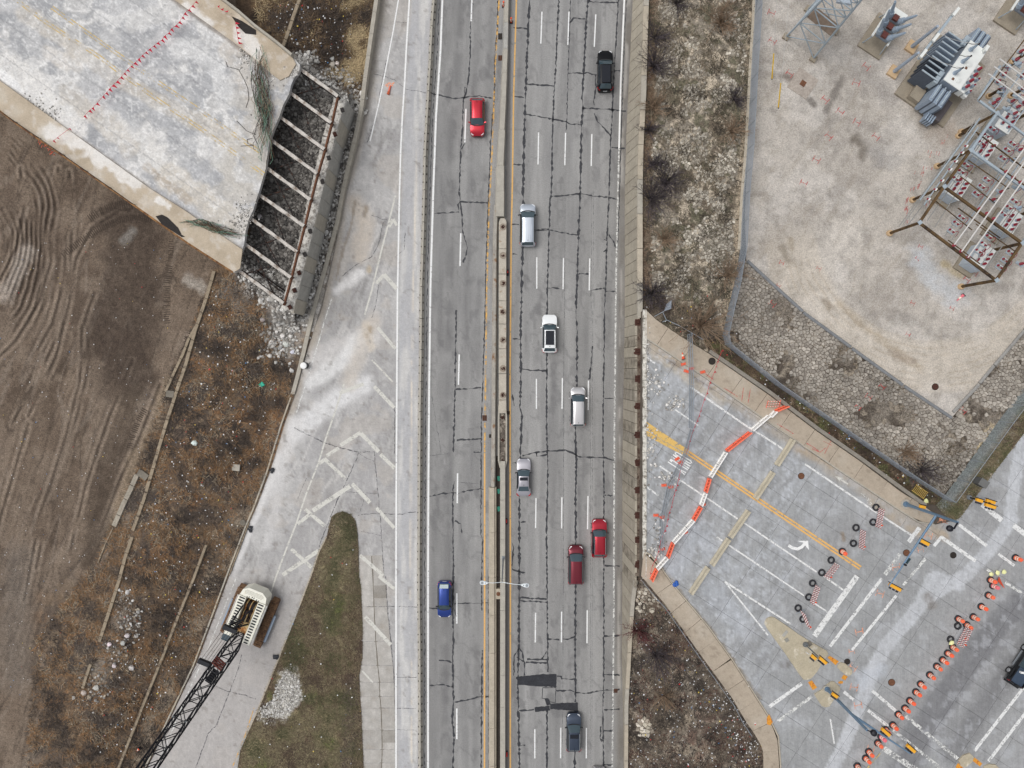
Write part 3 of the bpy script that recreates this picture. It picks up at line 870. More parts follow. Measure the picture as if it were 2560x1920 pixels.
# land left of the ramp
WT = [(868,250),(837,347),(787,567),(733,783)]         # front top edge of the abutment
Z_AB = 4.7
RAIL = [(542,655),(535,677),(515,746),(489,821),(463,914),(447,960),(414,1061),(382,1171),(359,1249),(331,1327),(312,1394),(298,1449),(278,1512),(254.6,1585),(226,1660),(208,1718),(150,1900),(120,2000)]
TRACKS = [[(145,420),(150,520),(168,610),(160,700),(130,810),(62,930),(-10,1010)],[(172,430),(178,560),(176,690),(150,830),(95,940),(30,1060)],[(420,515),(300,525),(230,570),(188,650),(172,760),(140,890),(70,1040)],[(100,500),(120,560),(128,650),(100,750),(40,850),(-10,900)],[(215,800),(225,900),(190,1040),(130,1220),(90,1420)],[(330,900),(270,1050),(215,1210),(170,1400)],[(250,690),(205,820),(200,950),(165,1090),(100,1290),(60,1500)],[(70,1060),(20,1230),(-10,1330)],[(400,960),(350,1090),(300,1200),(250,1330)],[(50,420),(60,520),(40,620),(0,700)]]
def rutmap(x, y):
 R = np.hypot(x + 170,(y - 610) * .9) + 46 * (fbm(x, y, 150,3,71) - .5)
 ring = sstep(150,230, R) * (1 - sstep(300,350, R)) * (1 - sstep(760,900, y)) * sstep(.34,.56, fbm(x, y * .6,60,3,70))
 return R, ring
def land_z(x, y):
 xl = np.interp(y, [p[1] for p in RAMP_L],[p[0] for p in RAMP_L])
 d = xl - x
 zs = .05 + 3.1 * sstep(6,235, d)
 xw = np.interp(y, [p[1] for p in WT],[p[0] for p in WT])
 zw = np.where(x < xw + 3,3.1,.25)
 w = sstep(205,255, y) * (1 - sstep(775,815, y))
 z = zs * (1 - w) + zw * w
 # ruts left by the machines
 dm = sstep(0,40, np.interp(y, [p[1] for p in RAIL],[p[0] for p in RAIL]) - x) * (y > 250)
 R, ring = rutmap(x, y)
 z = z + dm * ring * .12 * np.sin(R / 2.4 + 9 * fbm(x, y, 120,2,72))
 u = x * .945 + y * .327; v = -x * .327 + y * .945
 z = z + dm * (1 - ring) * sstep(560,800, y) * .2 * (fbm(u * 1.0, v * .07,16,3,73) - .5)
 z = z + .12 * (fbm(x, y, 22,4,74) - .5)
 return z
def land_col(x, y):
 c = base(x, C(111,97,84))
 xr = np.interp(y, [p[1] for p in RAIL],[p[0] for p in RAIL])
 n1 = fbm(x, y, 130,4,81); n2 = fbm(x, y, 34,4,82); n3 = fbm(x, y, 12,3,83)
 wv = 50 * (fbm(x, y, 260,2,79) - .5); u = (x + wv) * .945 + y * .327; v = -x * .327 + y * .945
 sk = fbm(u, v * .07,20,4,84)
 pt = sstep(600,900, y) * (.35 + .9 * sstep(.42,.6, n1))
 c = mix(c, (sk - .49) * 2.0 * pt, C(134,119,104)); c = mix(c, (.47 - sk) * 1.8 * pt, C(72,60,50)); c = mix(c, .5 * sstep(.52,.64, fbm(x, y, 110,4,77)), C(78,66,57)); c = mix(c, .5 * sstep(.56,.66, fbm(x, y, 60,5,78)), C(132,118,104)); c = mix(c, .6 * sstep(.56,.7, fbm(x, y, 150,4,65)) * sstep(1000,1300, y), C(128,114,100))
 c = mix(c, .5 * ridge(u, v * .16,40,76,.94), C(64,55,48)); c = mix(c, .4 * ridge(u + 30, v * .13,46,75,.94), C(138,126,114))
 c = mix(c, (n2 - .5) * 1.4, C(128,114,100)); c = mix(c, (.45 - n2) * 1.2, C(80,69,60))
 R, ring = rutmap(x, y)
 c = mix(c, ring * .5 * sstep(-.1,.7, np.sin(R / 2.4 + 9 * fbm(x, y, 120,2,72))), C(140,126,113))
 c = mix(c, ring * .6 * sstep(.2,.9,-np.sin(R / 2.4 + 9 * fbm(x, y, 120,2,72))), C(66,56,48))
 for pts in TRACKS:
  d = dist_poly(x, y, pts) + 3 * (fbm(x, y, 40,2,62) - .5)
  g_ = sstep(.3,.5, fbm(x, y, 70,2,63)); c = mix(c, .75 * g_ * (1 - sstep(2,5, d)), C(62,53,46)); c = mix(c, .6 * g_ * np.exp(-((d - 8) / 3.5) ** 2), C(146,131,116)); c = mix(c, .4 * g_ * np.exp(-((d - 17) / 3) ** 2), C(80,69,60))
 c = stroke(c, x, y, [(70,630),(40,690),(10,740)],30, C(164,153,142),.8,.8,14,18,85)
 c = stroke(c, x, y, [(320,580),(340,700),(300,850),(310,930)],105, C(68,58,51),.72,.6,46,50,86)
 c = stroke(c, x, y, [(330,580),(310,600)],18, C(142,138,132),.6,.9,8,14,87)
 c = stroke(c, x, y, [(470,700),(510,720)],24, C(160,152,142),.75,.8,12,14,88)
 c = stroke(c, x, y, [(420,960),(380,1080),(330,1170),(280,1330)],26, C(140,124,104),.6,.8,12,20,89)
 c = stroke(c, x, y, [(330,990),(250,1240),(230,1400)],40, C(74,64,55),.6,.7,16,30,90)
 c = stroke(c, x, y, [(40,1400),(40,1700)],60, C(112,104,96),.5,.9,25,40,91)
 # scrub between the old rail and the ramp
 vg = sstep(-14,10, x - xr + 14 * (n2 - .5)) * sstep(560,690, y + .1 * x)
 low = sstep(1400,1560, y) * sstep(70,150, x + 60 * (n1 - .5))
 vg = np.maximum(vg, low)
 g = base(x, C(94,82,72))
 g = mix(g, sstep(.42,.70, n2), C(118,98,78))
 g = mix(g, sstep(.52,.66, fbm(x, y, 70,4,92)) * sstep(.36,.55, n3), C(130,98,70))
 g = mix(g, sstep(.55,.7, fbm(x, y, 46,4,93)) * .7, C(60,54,50))
 g = mix(g, sstep(.60,.72, n3) * .6, C(140,122,100))
 xl = np.interp(y, [p[1] for p in RAMP_L],[p[0] for p in RAMP_L])
 g = mix(g, .75 * (1 - sstep(30,75, xl - x + 30 * (n2 - .5))) * sstep(1200,1300, y), C(150,136,118))
 g = mix(g, .8 * (1 - sstep(6,22, xl - x + 10 * (n2 - .5))) * sstep(1380,1450, y), C(88,74,66))
 g = stroke(g, x, y, [(310,1480),(290,1620),(240,1700)],34, C(142,132,120),.7,.8,16,16,94)
 g = stroke(g, x, y, [(640,700),(720,760),(700,860)],62, C(176,170,162),.85,.7,22,16,95)
 g = stroke(g, x, y, [(560,720),(610,800)],40, C(120,112,104),.7,.8,16,16,96)
 c = c * (1 - vg[:, None]) + g * vg[:, None]
 # patch above the bridge
 tp = (x > 590) & (y < 300)
 g = base(x, C(80,66,54))
 g = mix(g, sstep(.45,.68, n2), C(112,92,70)); g = mix(g, sstep(.58,.7, fbm(x, y, 28,4,97)) * .7, C(48,42,38))
 g = mix(g, sstep(855,885, x + (y - 150) * .12 + 26 * (n2 - .5)) * .9, C(168,150,120))
 g = stroke(g, x, y, [(740,150),(800,190),(870,240),(910,300)],30, C(170,166,160),.85,.7,16,14,98)
 c = np.where(tp[:, None], g, c)
 # rubble bed under the girders
 xw = np.interp(y, [p[1] for p in WT],[p[0] for p in WT])
 ub = (x < xw + 3) & (x > 560) & (y > 170 + .0 * x) & (y < 800) & (x > 600 - (y - 650) * .3 + 5 - 0)
 ub = ub & inside(x, y, [(740,160),(880,230),(880,300),(722,800),(590,690),(560,660)])
 g = base(x, C(118,114,110)); g = mix(g, sstep(.45,.7, n3), C(150,146,140))
 c = np.where(ub[:, None], g, c)
 st = (x >= xw - 2) & (y > 225) & (y < 830) & (x > 640)
 g = base(x, C(150,145,138)); g = mix(g, sstep(.5,.7, n3), C(186,182,176)); g = mix(g, sstep(.58,.7, n2), C(112,102,92))
 c = np.where(st[:, None], g, c)
 return c
land_poly = [(-90,-90)] + [(p[0] + 1.5, p[1]) for p in RAMP_L] + [(-90,2000)]
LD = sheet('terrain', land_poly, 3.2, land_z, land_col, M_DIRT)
tag(LD, 'brown churned earth and scrubby bank left of the ramp', None, kind='structure')
def land_zs(x, y):
 return float(land_z(np.array([x]), np.array([y]))[0])
# crawler tread prints pressed in the earth
td = MB()
def tread(pts, w, per=5.0):
 pts = densify(pts, per)
 for a, b in zip(pts[:-1], pts[1:]):
  dx, dy = b[0] - a[0], b[1] - a[1]; l = math.hypot(dx, dy)
  nx, ny = -dy / l * w / 2, dx / l * w / 2
  if random.random() < .12: continue
  z = land_zs(*a) + .03
  ribbon(td, [(a[0] + nx, a[1] + ny),(a[0] - nx, a[1] - ny)],2.0, z)
tread(T(1,0,[(1130,95),(980,120),(850,175),(760,240)]),20)
tread(T(1,0,[(1300,240),(1180,215),(1020,245),(850,320),(720,410),(600,500),(530,560)]),17)
tread(T(1,0,[(1460,640),(1440,800),(1440,1000),(1450,1150)]),17)
tread(T(2,0,[(1250,220),(1190,330),(1140,460),(1120,570)]),16)
tread(T(1,0,[(1310,810),(1290,900)]),16)
tread(T(1,0,[(1480,430),(1470,600)]),12)
tag(td.build('tread_print', mat('pressed_earth', C(68,58,50),.95,0,.2), LD), kind='stuff')

# island of grass in the gore
def isl_col(x, y):
 c = base(x, C(116,108,84))
 n = fbm(x, y, 45,4,101); n2 = fbm(x, y, 14,3,102)
 c = mix(c, sstep(.46,.62, n), C(92,78,64)); c = mix(c, sstep(.55,.7, fbm(x, y, 60,4,103)), C(98,102,62))
 c = mix(c, sstep(.55,.72, n2) * .6, C(140,128,98))
 xr = np.interp(y, [p[1] for p in ISL_R],[p[0] for p in ISL_R]); xl = np.interp(y, [p[1] for p in ISL_L],[p[0] for p in ISL_L])
 c = mix(c, .8 * (1 - sstep(6,24, xr - x + 10 * (n - .5))), C(94,80,70))
 c = mix(c, .7 * (1 - sstep(3,14, x - xl + 6 * (n - .5))), C(98,82,68))
 c = mix(c, .8 * (1 - sstep(1280,1340, y)), C(96,84,72))
 c = stroke(c, x, y, [(880,1700),(868,1920)],26, C(84,74,68),.8,.6,14,20,104)
 c = stroke(c, x, y, [(780,1580),(800,1680)],60, C(84,70,58),.7,.7,26,30,105)
 c = stroke(c, x, y, [(722,1690),(730,1740),(700,1780),(665,1785)],30, C(186,182,174),.95,.3,14,14,106)
 return c
def isl_z(x, y):
 xr = np.interp(y, [p[1] for p in ISL_R],[p[0] for p in ISL_R]); xl = np.interp(y, [p[1] for p in ISL_L],[p[0] for p in ISL_L])
 e = np.minimum(xr - x, x - xl)
 return .03 + .25 * sstep(0,40, e) + .06 * fbm(x, y, 16,3,107)
isl_poly = ISL_L[::-1] + ISL_R[1:]
IS = sheet('grass_island', isl_poly, 3.5, isl_z, isl_col, M_SOIL)
tag(IS, 'tapering island of olive and brown turf between ramp and freeway', None, kind='structure')

# right side land
WALL_TI = [(1613,-80),(1610,0),(1603,240),(1596,370),(1594,480),(1594,795),(1588,800),(1587,1440),(1586,1446),(1578,1500),(1571,1600),(1566,1690),(1562,1760),(1561,2000)]
def wall_zt(y):
 return float(np.interp(y, [-80,0,250,550,770,1440,1470,1700,1920,2000],[2.8,3.0,3.7,5.6,6.5,6.5,5.4,3.6,2.3,2.0]))
FB1 = [(1889,-80),(1886,38),(1876,203),(1867,376),(1857,490),(1850,625),(1835,711),(1821,769),(1806,839),(1812,862)]
FB2 = [(1812,862),(1937,962),(2267,1188),(2357,1246)]
FB3 = [(2357,1246),(2496,1053),(2560,969),(2640,868)]
FENCE_X = lambda y: float(np.interp(y, [p[1] for p in FB1],[p[0] for p in FB1]))
def slope_z(x, y):
 xw = np.interp(y, [p[1] for p in WALL_TI],[p[0] for p in WALL_TI]) + 10
 xf = np.interp(y, [p[1] for p in FB1[:-1]],[p[0] for p in FB1[:-1]])
 zt = np.interp(y, [-80,0,250,550,770,1000],[2.8,3.0,3.7,5.6,6.5,7.2]) - .25
 t = sstep(0,1, np.clip((x - xw) / (xf - 18 - xw),0,1))
 z = zt + (ZR - .1 - zt) * t + .10 * (fbm(x, y, 16,3,111) - .5)
 k = sstep(760,800, y)
 return z * (1 - k) + (ZR - .12) * k
def slope_col(x, y):
 c = base(x, C(130,122,110))
 n = fbm(x, y, 40,4,112); n2 = fbm(x, y, 12,3,113)
 c = mix(c, sstep(.44,.62, n), C(100,90,78)); c = mix(c, sstep(.48,.62, n2), C(176,164,146))
 c = mix(c, sstep(.56,.68, fbm(x, y, 26,4,114)), C(100,96,80))
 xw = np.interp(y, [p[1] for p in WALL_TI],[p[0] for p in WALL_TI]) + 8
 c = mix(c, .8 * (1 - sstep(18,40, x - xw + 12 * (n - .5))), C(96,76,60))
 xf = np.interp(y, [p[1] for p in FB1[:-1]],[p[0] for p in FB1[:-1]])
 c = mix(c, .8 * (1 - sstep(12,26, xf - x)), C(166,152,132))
 c = stroke(c, x, y, [(1640,760),(1720,790),(1790,850)],40, C(74,62,54),.8,.7,16,18,115)
 return c
slope_poly = [(interp(WALL_TI, y) + 9, y) for y in np.linspace(-80,760,30)] + [(1600,770),(1614,772),(1640,797),(1700,838),(1772,882),(1812,862)] + [(x, y) for x, y in FB1[::-1][1:]]
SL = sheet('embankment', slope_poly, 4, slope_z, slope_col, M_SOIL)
tag(SL, 'weedy stony embankment between the retaining wall and the yard fence', None, kind='structure')
def slope_zs(x, y): return float(slope_z(np.array([x]), np.array([y]))[0])

# soil under everything at street level
fl = MB()
pxpoly(fl, [(1602,780),(1613,772),(1640,797),(1772,882),(1880,640),(1890,300),(1895,-90),(2760,-90),(2760,2100),(1950,2100),(1906,1870),(1740,1622),(1598,1440)], ZR - .16)
o = fl.build('ground', mat('sub_soil', C(88,80,72),.95,0,.3,1.0)); tag(o, 'dark soil showing in the joints at street level', None, kind='structure')
# strip between fence and walk
def strip_col(x, y):
 c = base(x, C(82,68,56)); n = fbm(x, y, 18,4,121)
 c = mix(c, sstep(.5,.65, n), C(92,92,62)); c = mix(c, sstep(.55,.7, fbm(x, y, 10,3,122)), C(120,104,86))
 c = mix(c, sstep(.56,.64, fbm(x, y, 40,3,123)) * .7, C(50,44,40))
 return c
strip = [(1806,850),(1937,962),(2267,1188),(2357,1246),(2340,1262),(2306,1258),(2262,1228),(2150,1146),(2040,1070),(1920,979),(1775,878),(1760,850)]
o = sheet('planting_strip', strip, 4, lambda x, y: ZR + .04 + .06 * fbm(x, y, 10,3,124), strip_col, M_SOIL)
tag(o, 'dark weedy strip between the fence and the tan sidewalk', None, kind='structure')

# yard of the substation
def yard_col(x, y):
 c = base(x, C(180,173,164))
 n = fbm(x, y, 150,4,131); n2 = fbm(x, y, 40,4,132)
 c = mix(c, (n - .5) * 2.2, C(204,197,188)); c = mix(c, (.49 - n) * 2.2, C(152,145,137))
 c = mix(c, (.45 - n2) * 2.4, C(142,137,131)); c = mix(c, .5 * sstep(.54,.62, fbm(x, y, 70,5,138)), C(200,194,187)); c = mix(c, .35 * sstep(.56,.64, fbm(x, y, 30,5,139)), C(144,138,131)); c = mix(c, .3 * ridge(x * .8 + y * .6,(y * .8 - x * .6) * .2,40,140,.93), C(148,138,124))
 for pts, w, rgb, a in (([(2105,195),(2090,230),(2065,280)],14, C(112,106,100),.75),([(2025,250),(2035,265)],14, C(96,90,84),.7),([(2150,180),(2230,250)],40, C(150,144,138),.6),([(1960,190),(1978,200)],18, C(98,86,78),.7),
       ([(2140,350),(2160,370),(2155,385)],22, C(112,104,94),.7),([(2190,380),(2230,400)],36, C(160,156,152),.6),([(1955,620),(1970,650)],16, C(112,104,92),.8),([(1975,600),(1980,620)],14, C(140,128,110),.7),
       ([(2300,640),(2330,690),(2380,740),(2400,720)],46, C(186,188,190),.75),([(2360,660),(2400,690)],18, C(176,160,128),.7),([(2330,320),(2380,340)],40, C(158,146,132),.5),([(2260,120),(2350,330)],60, C(166,154,142),.4),
       ([(2100,760),(2150,810),(2230,870),(2300,920)],16, C(150,134,110),.5),([(2060,750),(2075,770)],12, C(110,98,84),.8),([(1990,770),(2060,830),(2150,900),(2220,950)],18, C(140,138,132),.6),([(2240,890),(2280,900)],18, C(120,106,96),.6)):
  c = stroke(c, x, y, pts, w, rgb, a, .85, w * .5,20,133)
 # grader and tyre sweeps
 R = np.hypot(x - 2330, y - 560) + 8 * (fbm(x, y, 80,3,134) - .5)
 th = np.arctan2(y - 560, x - 2330)
 m = sstep(285,300, R) * (1 - sstep(415,430, R)) * sstep(.25,.6, th) * (1 - sstep(2.9,3.2, th))
 s = np.sin(R / 2.6 + 5 * fbm(x, y, 140,2,135))
 c = mix(c, m * .30 * sstep(.2,.9, s) * sstep(.38,.6, fbm(x, y, 60,3,136)), C(136,118,92))
 c = mix(c, m * .30, C(208,196,178))
 c = mix(c, sstep(.62,.75, fbm(x, y, 8,3,137)) * .22, C(128,122,116))
 return c
yard = [(1908,-90),(1889,38),(1879,203),(1870,376),(1862,540),(1866,655),(1920,700),(2007,780),(2128,869),(2258,963),(2380,1044),(2449,960),(2560,827),(2640,730),(2640,-90)]
YD = sheet('gravel_yard', yard, 4, ZR, yard_col, M_GRAV)
tag(YD, 'pale gravel yard of the electrical substation at upper right', None, kind='structure')
def rip_col(x, y):
 c = base(x, C(122,114,104)); n = fbm(x, y, 40,4,141)
 c = mix(c, sstep(.45,.65, n), C(84,76,68)); c = mix(c, sstep(.55,.7, fbm(x, y, 14,3,142)), C(140,130,116))
 c = stroke(c, x, y, [(2240,1170),(2330,1200),(2370,1190)],46, C(82,72,64),.8,.7,20,20,143)
 c = stroke(c, x, y, [(2440,1120),(2480,1070)],14, C(186,170,140),.8,.7,6,12,144)
 c = stroke(c, x, y, [(2330,1230),(2370,1215)],18, C(172,162,148),.7,.7,6,12,145)
 return c
rip = [(1862,650),(1835,722),(1824,775),(1810,842),(1816,858),(1940,956),(2270,1182),(2357,1240),(2496,1055),(2640,878),(2640,730),(2560,827),(2449,960),(2380,1044),(2258,963),(2128,869),(2007,780),(1920,700)]
RB = sheet('riprap_bed', rip, 4, lambda x, y: ZR - .02 + .04 * fbm(x, y, 12,3,146), rip_col, M_SOIL)
tag(RB, 'grey stone-paved bank below the gravel yard inside the fence', None, kind='structure')
# corner of grass by the signal
gc = [(2357,1248),(2383,1254),(2464,1150),(2560,1016),(2640,910),(2640,985),(2560,1084),(2441,1240),(2400,1295),(2380,1303),(2354,1280),(2340,1262)]
gc2 = [(2357,1246),(2496,1053),(2560,969),(2640,868),(2640,985),(2560,1084),(2441,1240),(2400,1295),(2380,1303),(2354,1280),(2340,1262)]
def gc_col(x, y):
 c = base(x, C(92,92,66)); n = fbm(x, y, 20,4,151)
 c = mix(c, sstep(.46,.62, n), C(118,106,84)); c = mix(c, sstep(.58,.7, fbm(x, y, 12,3,152)), C(142,132,116))
 c = mix(c, .8 * (1 - sstep(14,40, dist_poly(x, y, FB3))), C(128,134,134))
 return c
GC = sheet('grass_verge', gc2,4, lambda x, y: ZR + .03 + .05 * fbm(x, y, 10,3,153), gc_col, M_SOIL)
tag(GC, 'small corner of patchy grass outside the fence by the signals', None, kind='structure')

# lower weedy bank
TRI = [(1588,1442),(1603,1440),(1662,1509),(1743,1625),(1830,1744),(1862,1799),(1893,1845),(1908,1874),(1912,2000),(1568,2000),(1571,1920),(1566,1790),(1568,1740),(1573,1690),(1579,1600),(1586,1500)]
WALK2_SW = [(1601,1440),(1662,1509),(1743,1625),(1830,1744),(1862,1799),(1893,1845),(1908,1874),(1910,2000)]
def tri_z(x, y):
 xw = np.interp(y, [p[1] for p in WALL_TI],[p[0] for p in WALL_TI]) + 9
 xf = np.interp(y, [p[1] for p in WALK2_SW],[p[0] for p in WALK2_SW])
 zt = np.interp(y, [1440,1470,1700,1920,2000],[5.6,5.4,3.6,2.3,2.0]) - .2
 t = np.clip((x - xw) / np.maximum(xf - xw, 8),0,1)
 return zt + (ZR - .05 - zt) * t + .12 * (fbm(x, y, 16,3,161) - .5)
def tri_col(x, y):
 c = base(x, C(98,90,81)); n = fbm(x, y, 36,4,162); n2 = fbm(x, y, 11,3,163)
 c = mix(c, sstep(.46,.64, n), C(76,69,63)); c = mix(c, sstep(.5,.62, n2), C(134,124,111))
 c = mix(c, sstep(.58,.68, fbm(x, y, 26,4,164)) * .8, C(140,128,112))
 c = mix(c, sstep(.6,.7, fbm(x, y, 50,3,165)) * .35, C(104,70,60))
 return c
TB = sheet('scrub_bank', TRI, 4, tri_z, tri_col, M_SOIL)
tag(TB, 'dark littered scrub bank below the lower sidewalk', None, kind='structure')
def tri_zs(x, y): return float(tri_z(np.array([x]), np.array([y]))[0])

# street on the right: concrete slabs
ED = (.839,.544); EN = (-.544,.839)
street = [(1611,850),(1616,849),(1760,944),(1920,1057),(2094,1176),(2247,1277),(2293,1306),(2331,1313),(2380,1303),(2400,1295),(2441,1240),(2560,1084),(2640,980),(2640,2000),(1957,2000),(1951,1900),(1946,1840),(1921,1790),(1890,1741),(1830,1648),(1769,1564),(1684,1463),(1650,1415),(1625,1386),(1611,1380)]
LIGHT_BANDS = [([(2565,1070),(2540,1180),(2524,1300)],17),([(2530,1300),(2470,1380),(2412,1440),(2370,1462),(2325,1490)],19),([(2330,1450),(2300,1515),(2212,1619),(2180,1680),(2160,1735),(2140,1790),(2105,1874),(2060,1960)],19),([(2340,1440),(2400,1465)],14)]
STREET_STROKES = [([(1640,880),(1740,960),(1800,1000)],22, C(186,176,160),.8,8),([(1640,860),(1780,965)],14, C(166,152,132),.85,7),([(1668,900),(1700,915)],8, C(98,84,72),.8,5),([(1735,945),(1780,972)],8, C(96,80,68),.85,4),
 ([(1990,1120),(2040,1140),(2080,1165)],14, C(158,140,118),.85,7),([(2150,1205),(2200,1245)],8, C(112,100,88),.7,5),([(2180,1255),(2240,1300),(2290,1330)],14, C(176,164,148),.8,7),([(2300,1330),(2360,1340)],20, C(172,158,140),.8,8),
 ([(1640,1400),(1690,1460)],7, C(134,122,106),.8,4),([(1700,1475),(1800,1600),(1900,1745)],5, C(140,128,112),.6,3),([(2107,1335),(2110,1350)],9, C(138,120,98),.7,5),([(2320,1495),(2330,1510)],20, C(128,122,116),.7,10),
 ([(2560,1500),(2430,1650),(2300,1840),(2250,1960)],62, C(122,122,124),.95,8),([(2500,1520),(2380,1680),(2240,1860)],12, C(120,121,123),.45,4),([(2540,1560),(2440,1700),(2330,1860)],9, C(150,150,151),.6,3),([(2600,1560),(2490,1720),(2380,1880)],50, C(126,126,127),.9,8),
 ([(1990,1640),(1950,1590),(1925,1560)],30, C(182,186,192),.6,10),([(1680,1420),(1740,1330),(1800,1400)],40, C(176,180,187),.5,18),([(1760,1450),(1850,1560)],40, C(176,180,186),.5,14),([(1960,1665),(1985,1650)],10, C(110,104,100),.6,6),([(2150,1700),(2200,1680)],30, C(184,188,194),.7,14)]
def street_col(x, y):
 c = base(x, C(154,155,155))
 n = fbm(x, y, 60,4,171); u = x * .839 + y * .544; v = -x * .544 + y * .839
 s = fbm(u * 2.4, v * .35,18,4,172)
 c = mix(c, (n - .48) * 1.2, C(174,175,177)); c = mix(c, (.47 - n) * 1.3, C(140,140,141))
 br = 1 - sstep(1950,2120, x + .25 * (y - 1300))
 c = mix(c, br * (s - .46) * 1.8, C(182,185,190)); c = mix(c, br * (.46 - s) * 1.6, C(130,131,133))
 c = mix(c, sstep(2230,2480, x) * .3, C(158,157,157))
 for pts, w in LIGHT_BANDS:
  c = stroke(c, x, y, pts, w, C(190,192,195),.85,.16,2.0,20,173)
 for pts, w, rgb, a, nz in STREET_STROKES:
  c = stroke(c, x, y, pts, w, rgb, a, .8, nz, 16,174)
 # dust near the kerbs
 c = mix(c, .6 * (1 - sstep(6,34, dist_poly(x, y, [(1616,849),(1760,944),(1920,1057),(2094,1176),(2247,1277),(2331,1313)]) + 18 * (fbm(x, y, 40,3,175) - .5))), C(176,164,148))
 c = mix(c, sstep(.66,.76, fbm(x, y, 7,2,176)) * .15, C(120,118,116))
 c = mix(c, br * .4 * ridge(u * .5, v * .35,12,178,.93), C(204,208,214)); c = mix(c, .3 * ridge(x, y, 40,179,.95), C(126,126,128)); c = mix(c, .3 * sstep(.58,.64, fbm(x, y, 22,5,177)), C(190,192,196))
 return c
STR = thing('street', 'pale blue grey concrete street and crossing at lower right', None, W(1960,1400, ZR))
STR['kind'] = 'structure'
def spt(i, j):
 return (1616 + ED[0] * 87 * i + EN[0] * 65 * j, 1020 + ED[1] * 87 * i + EN[1] * 65 * j)
def unpar(o, par):
 o.parent = par
 o.location = -Vector(par.location)
nslab = 0
for i in range(-3,16):
 for j in range(-9,16):
  cell = [spt(i, j), spt(i + 1, j), spt(i + 1, j + 1), spt(i, j + 1)]
  cx = sum(p[0] for p in cell) / 4; cy = sum(p[1] for p in cell) / 4
  if cx < 1520 or cx > 2680 or cy > 2040 or cy < 780: continue
  sh = [(cx + (p[0] - cx) * .9935, cy + (p[1] - cy) * .9915) for p in cell]
  pl = clip_convex(street, sh)
  q = []
  for p in pl:
   if not q or math.hypot(p[0] - q[-1][0], p[1] - q[-1][1]) > .01: q.append(p)
  if len(q) < 3 or area(q) < 25: continue
  t = random.Random(i * 57 + j).uniform(.985,1.015)
  o = sheet('slab', q, 5.0, ZR + random.Random(i * 31 + j).uniform(-.004,.004), lambda x, y: street_col(x, y) * t, M_SLAB, skirt=.14)
  unpar(o, STR)
  nslab += 1
# sidewalks
def walk_col(x, y):
 c = base(x, C(176,163,146)); n = fbm(x, y, 44,4,181)
 c = mix(c, (n - .5) * 1.4, C(190,181,167)); c = mix(c, (.46 - n) * 1.5, C(156,143,127))
 c = mix(c, .5 * sstep(.55,.7, fbm(x, y, 70,3,182)) * (y < 1300), C(176,170,160))
 c = mix(c, sstep(.68,.76, fbm(x, y, 10,3,183)) * .4, C(128,116,102))
 return c
W1_NE = [(1613,773),(1640,799),(1700,840),(1772,884),(1920,986),(2040,1077),(2150,1153),(2258,1234),(2290,1252),(2342,1288)]
W1_SW = [(1613,847),(1616,848),(1760,943),(1920,1056),(2094,1175),(2247,1276),(2293,1305),(2333,1312)]
def strip_slabs(NE, SW, n, name, parent, colf, m, z, first=0):
 def at(pl, t):
  L = [0]
  for a, b in zip(pl[:-1], pl[1:]): L.append(L[-1] + math.hypot(b[0] - a[0], b[1] - a[1]))
  s = t * L[-1]
  return (float(np.interp(s, L, [p[0] for p in pl])), float(np.interp(s, L, [p[1] for p in pl])))
 for k in range(n):
  a, b = k / n, (k + 1) / n
  e = .0005 * 12 / n
  ts = np.linspace(a + e, b - e, 5)
  n_ = [at(NE, t) for t in ts]; dS = densify(SW, 1.0)
  pl = n_ + ([min(dS, key=lambda s: (s[0] - p[0]) ** 2 + (s[1] - p[1]) ** 2) for p in n_] if 0 < k < n - 1 else [at(SW, t) if t < .005 or t > .995 else min(dS, key=lambda s: (s[0] - at(NE, t)[0]) ** 2 + (s[1] - at(NE, t)[1]) ** 2) for t in ts])[::-1]
  tt = random.Random(k + 5).uniform(.95,1.04)
  o = sheet(name, pl, 5.0, z, lambda x, y: colf(x, y) * tt, m, skirt=.2)
  unpar(o, parent)
WK1 = thing('sidewalk', 'tan concrete sidewalk between the fence and the closed street', None, W(1960,1040, ZR)); WK1['kind'] = 'structure'
strip_slabs(W1_NE, [(x, y - 3.2) for x, y in W1_SW],12, 'walk_slab', WK1, walk_col, M_WALK, ZR + .13)
kb = MB(); kb.sweep([W(x, y - 1.4, ZR - .1) for x, y in densify(W1_SW, 25)],[(-.08,0),(.08,0),(.08,.235),(-.05,.235),(-.08,.2)])
o = kb.build('kerb', M_CONC, WK1)
W2_NE = [(1612,1379),(1625,1385),(1650,1414),(1684,1462),(1769,1563),(1830,1647),(1890,1740),(1921,1789),(1945,1839),(1950,1900),(1955,2000)]
W2_SW = [(1603,1440),(1606,1443),(1640,1484),(1662,1509),(1743,1625),(1790,1690),(1830,1744),(1862,1799),(1893,1845),(1908,1874),(1912,2000)]
WK2 = thing('sidewalk', 'tan concrete sidewalk climbing beside the lower scrub bank', None, W(1780,1650, ZR)); WK2['kind'] = 'structure'
strip_slabs(W2_SW, [(x - 2.8, y + 1.4) for x, y in W2_NE],11, 'walk_slab', WK2, walk_col, M_WALK, ZR + .13)
kb = MB(); kb.sweep([W(x - .6, y, ZR - .1) for x, y in densify(W2_NE, 25)],[(-.08,0),(.08,0),(.08,.2),(.05,.235),(-.08,.235)])
kb.build('kerb', M_CONC_T, WK2)
pf = MB(); pf.sweep([W(x, y, ZR) for x, y in densify([(1772,878),(1920,979),(2040,1070),(2150,1146),(2262,1228),(2310,1262)],30)],[(-.2,0),(.2,0),(.2,.42),(-.2,.42)])
o = pf.build('concrete_parapet', mat('parapet_concrete', C(138,132,122),.92,0,.2,1.5, speck=.2)); tag(o, 'low dark grey concrete wall behind the upper sidewalk', 'wall')

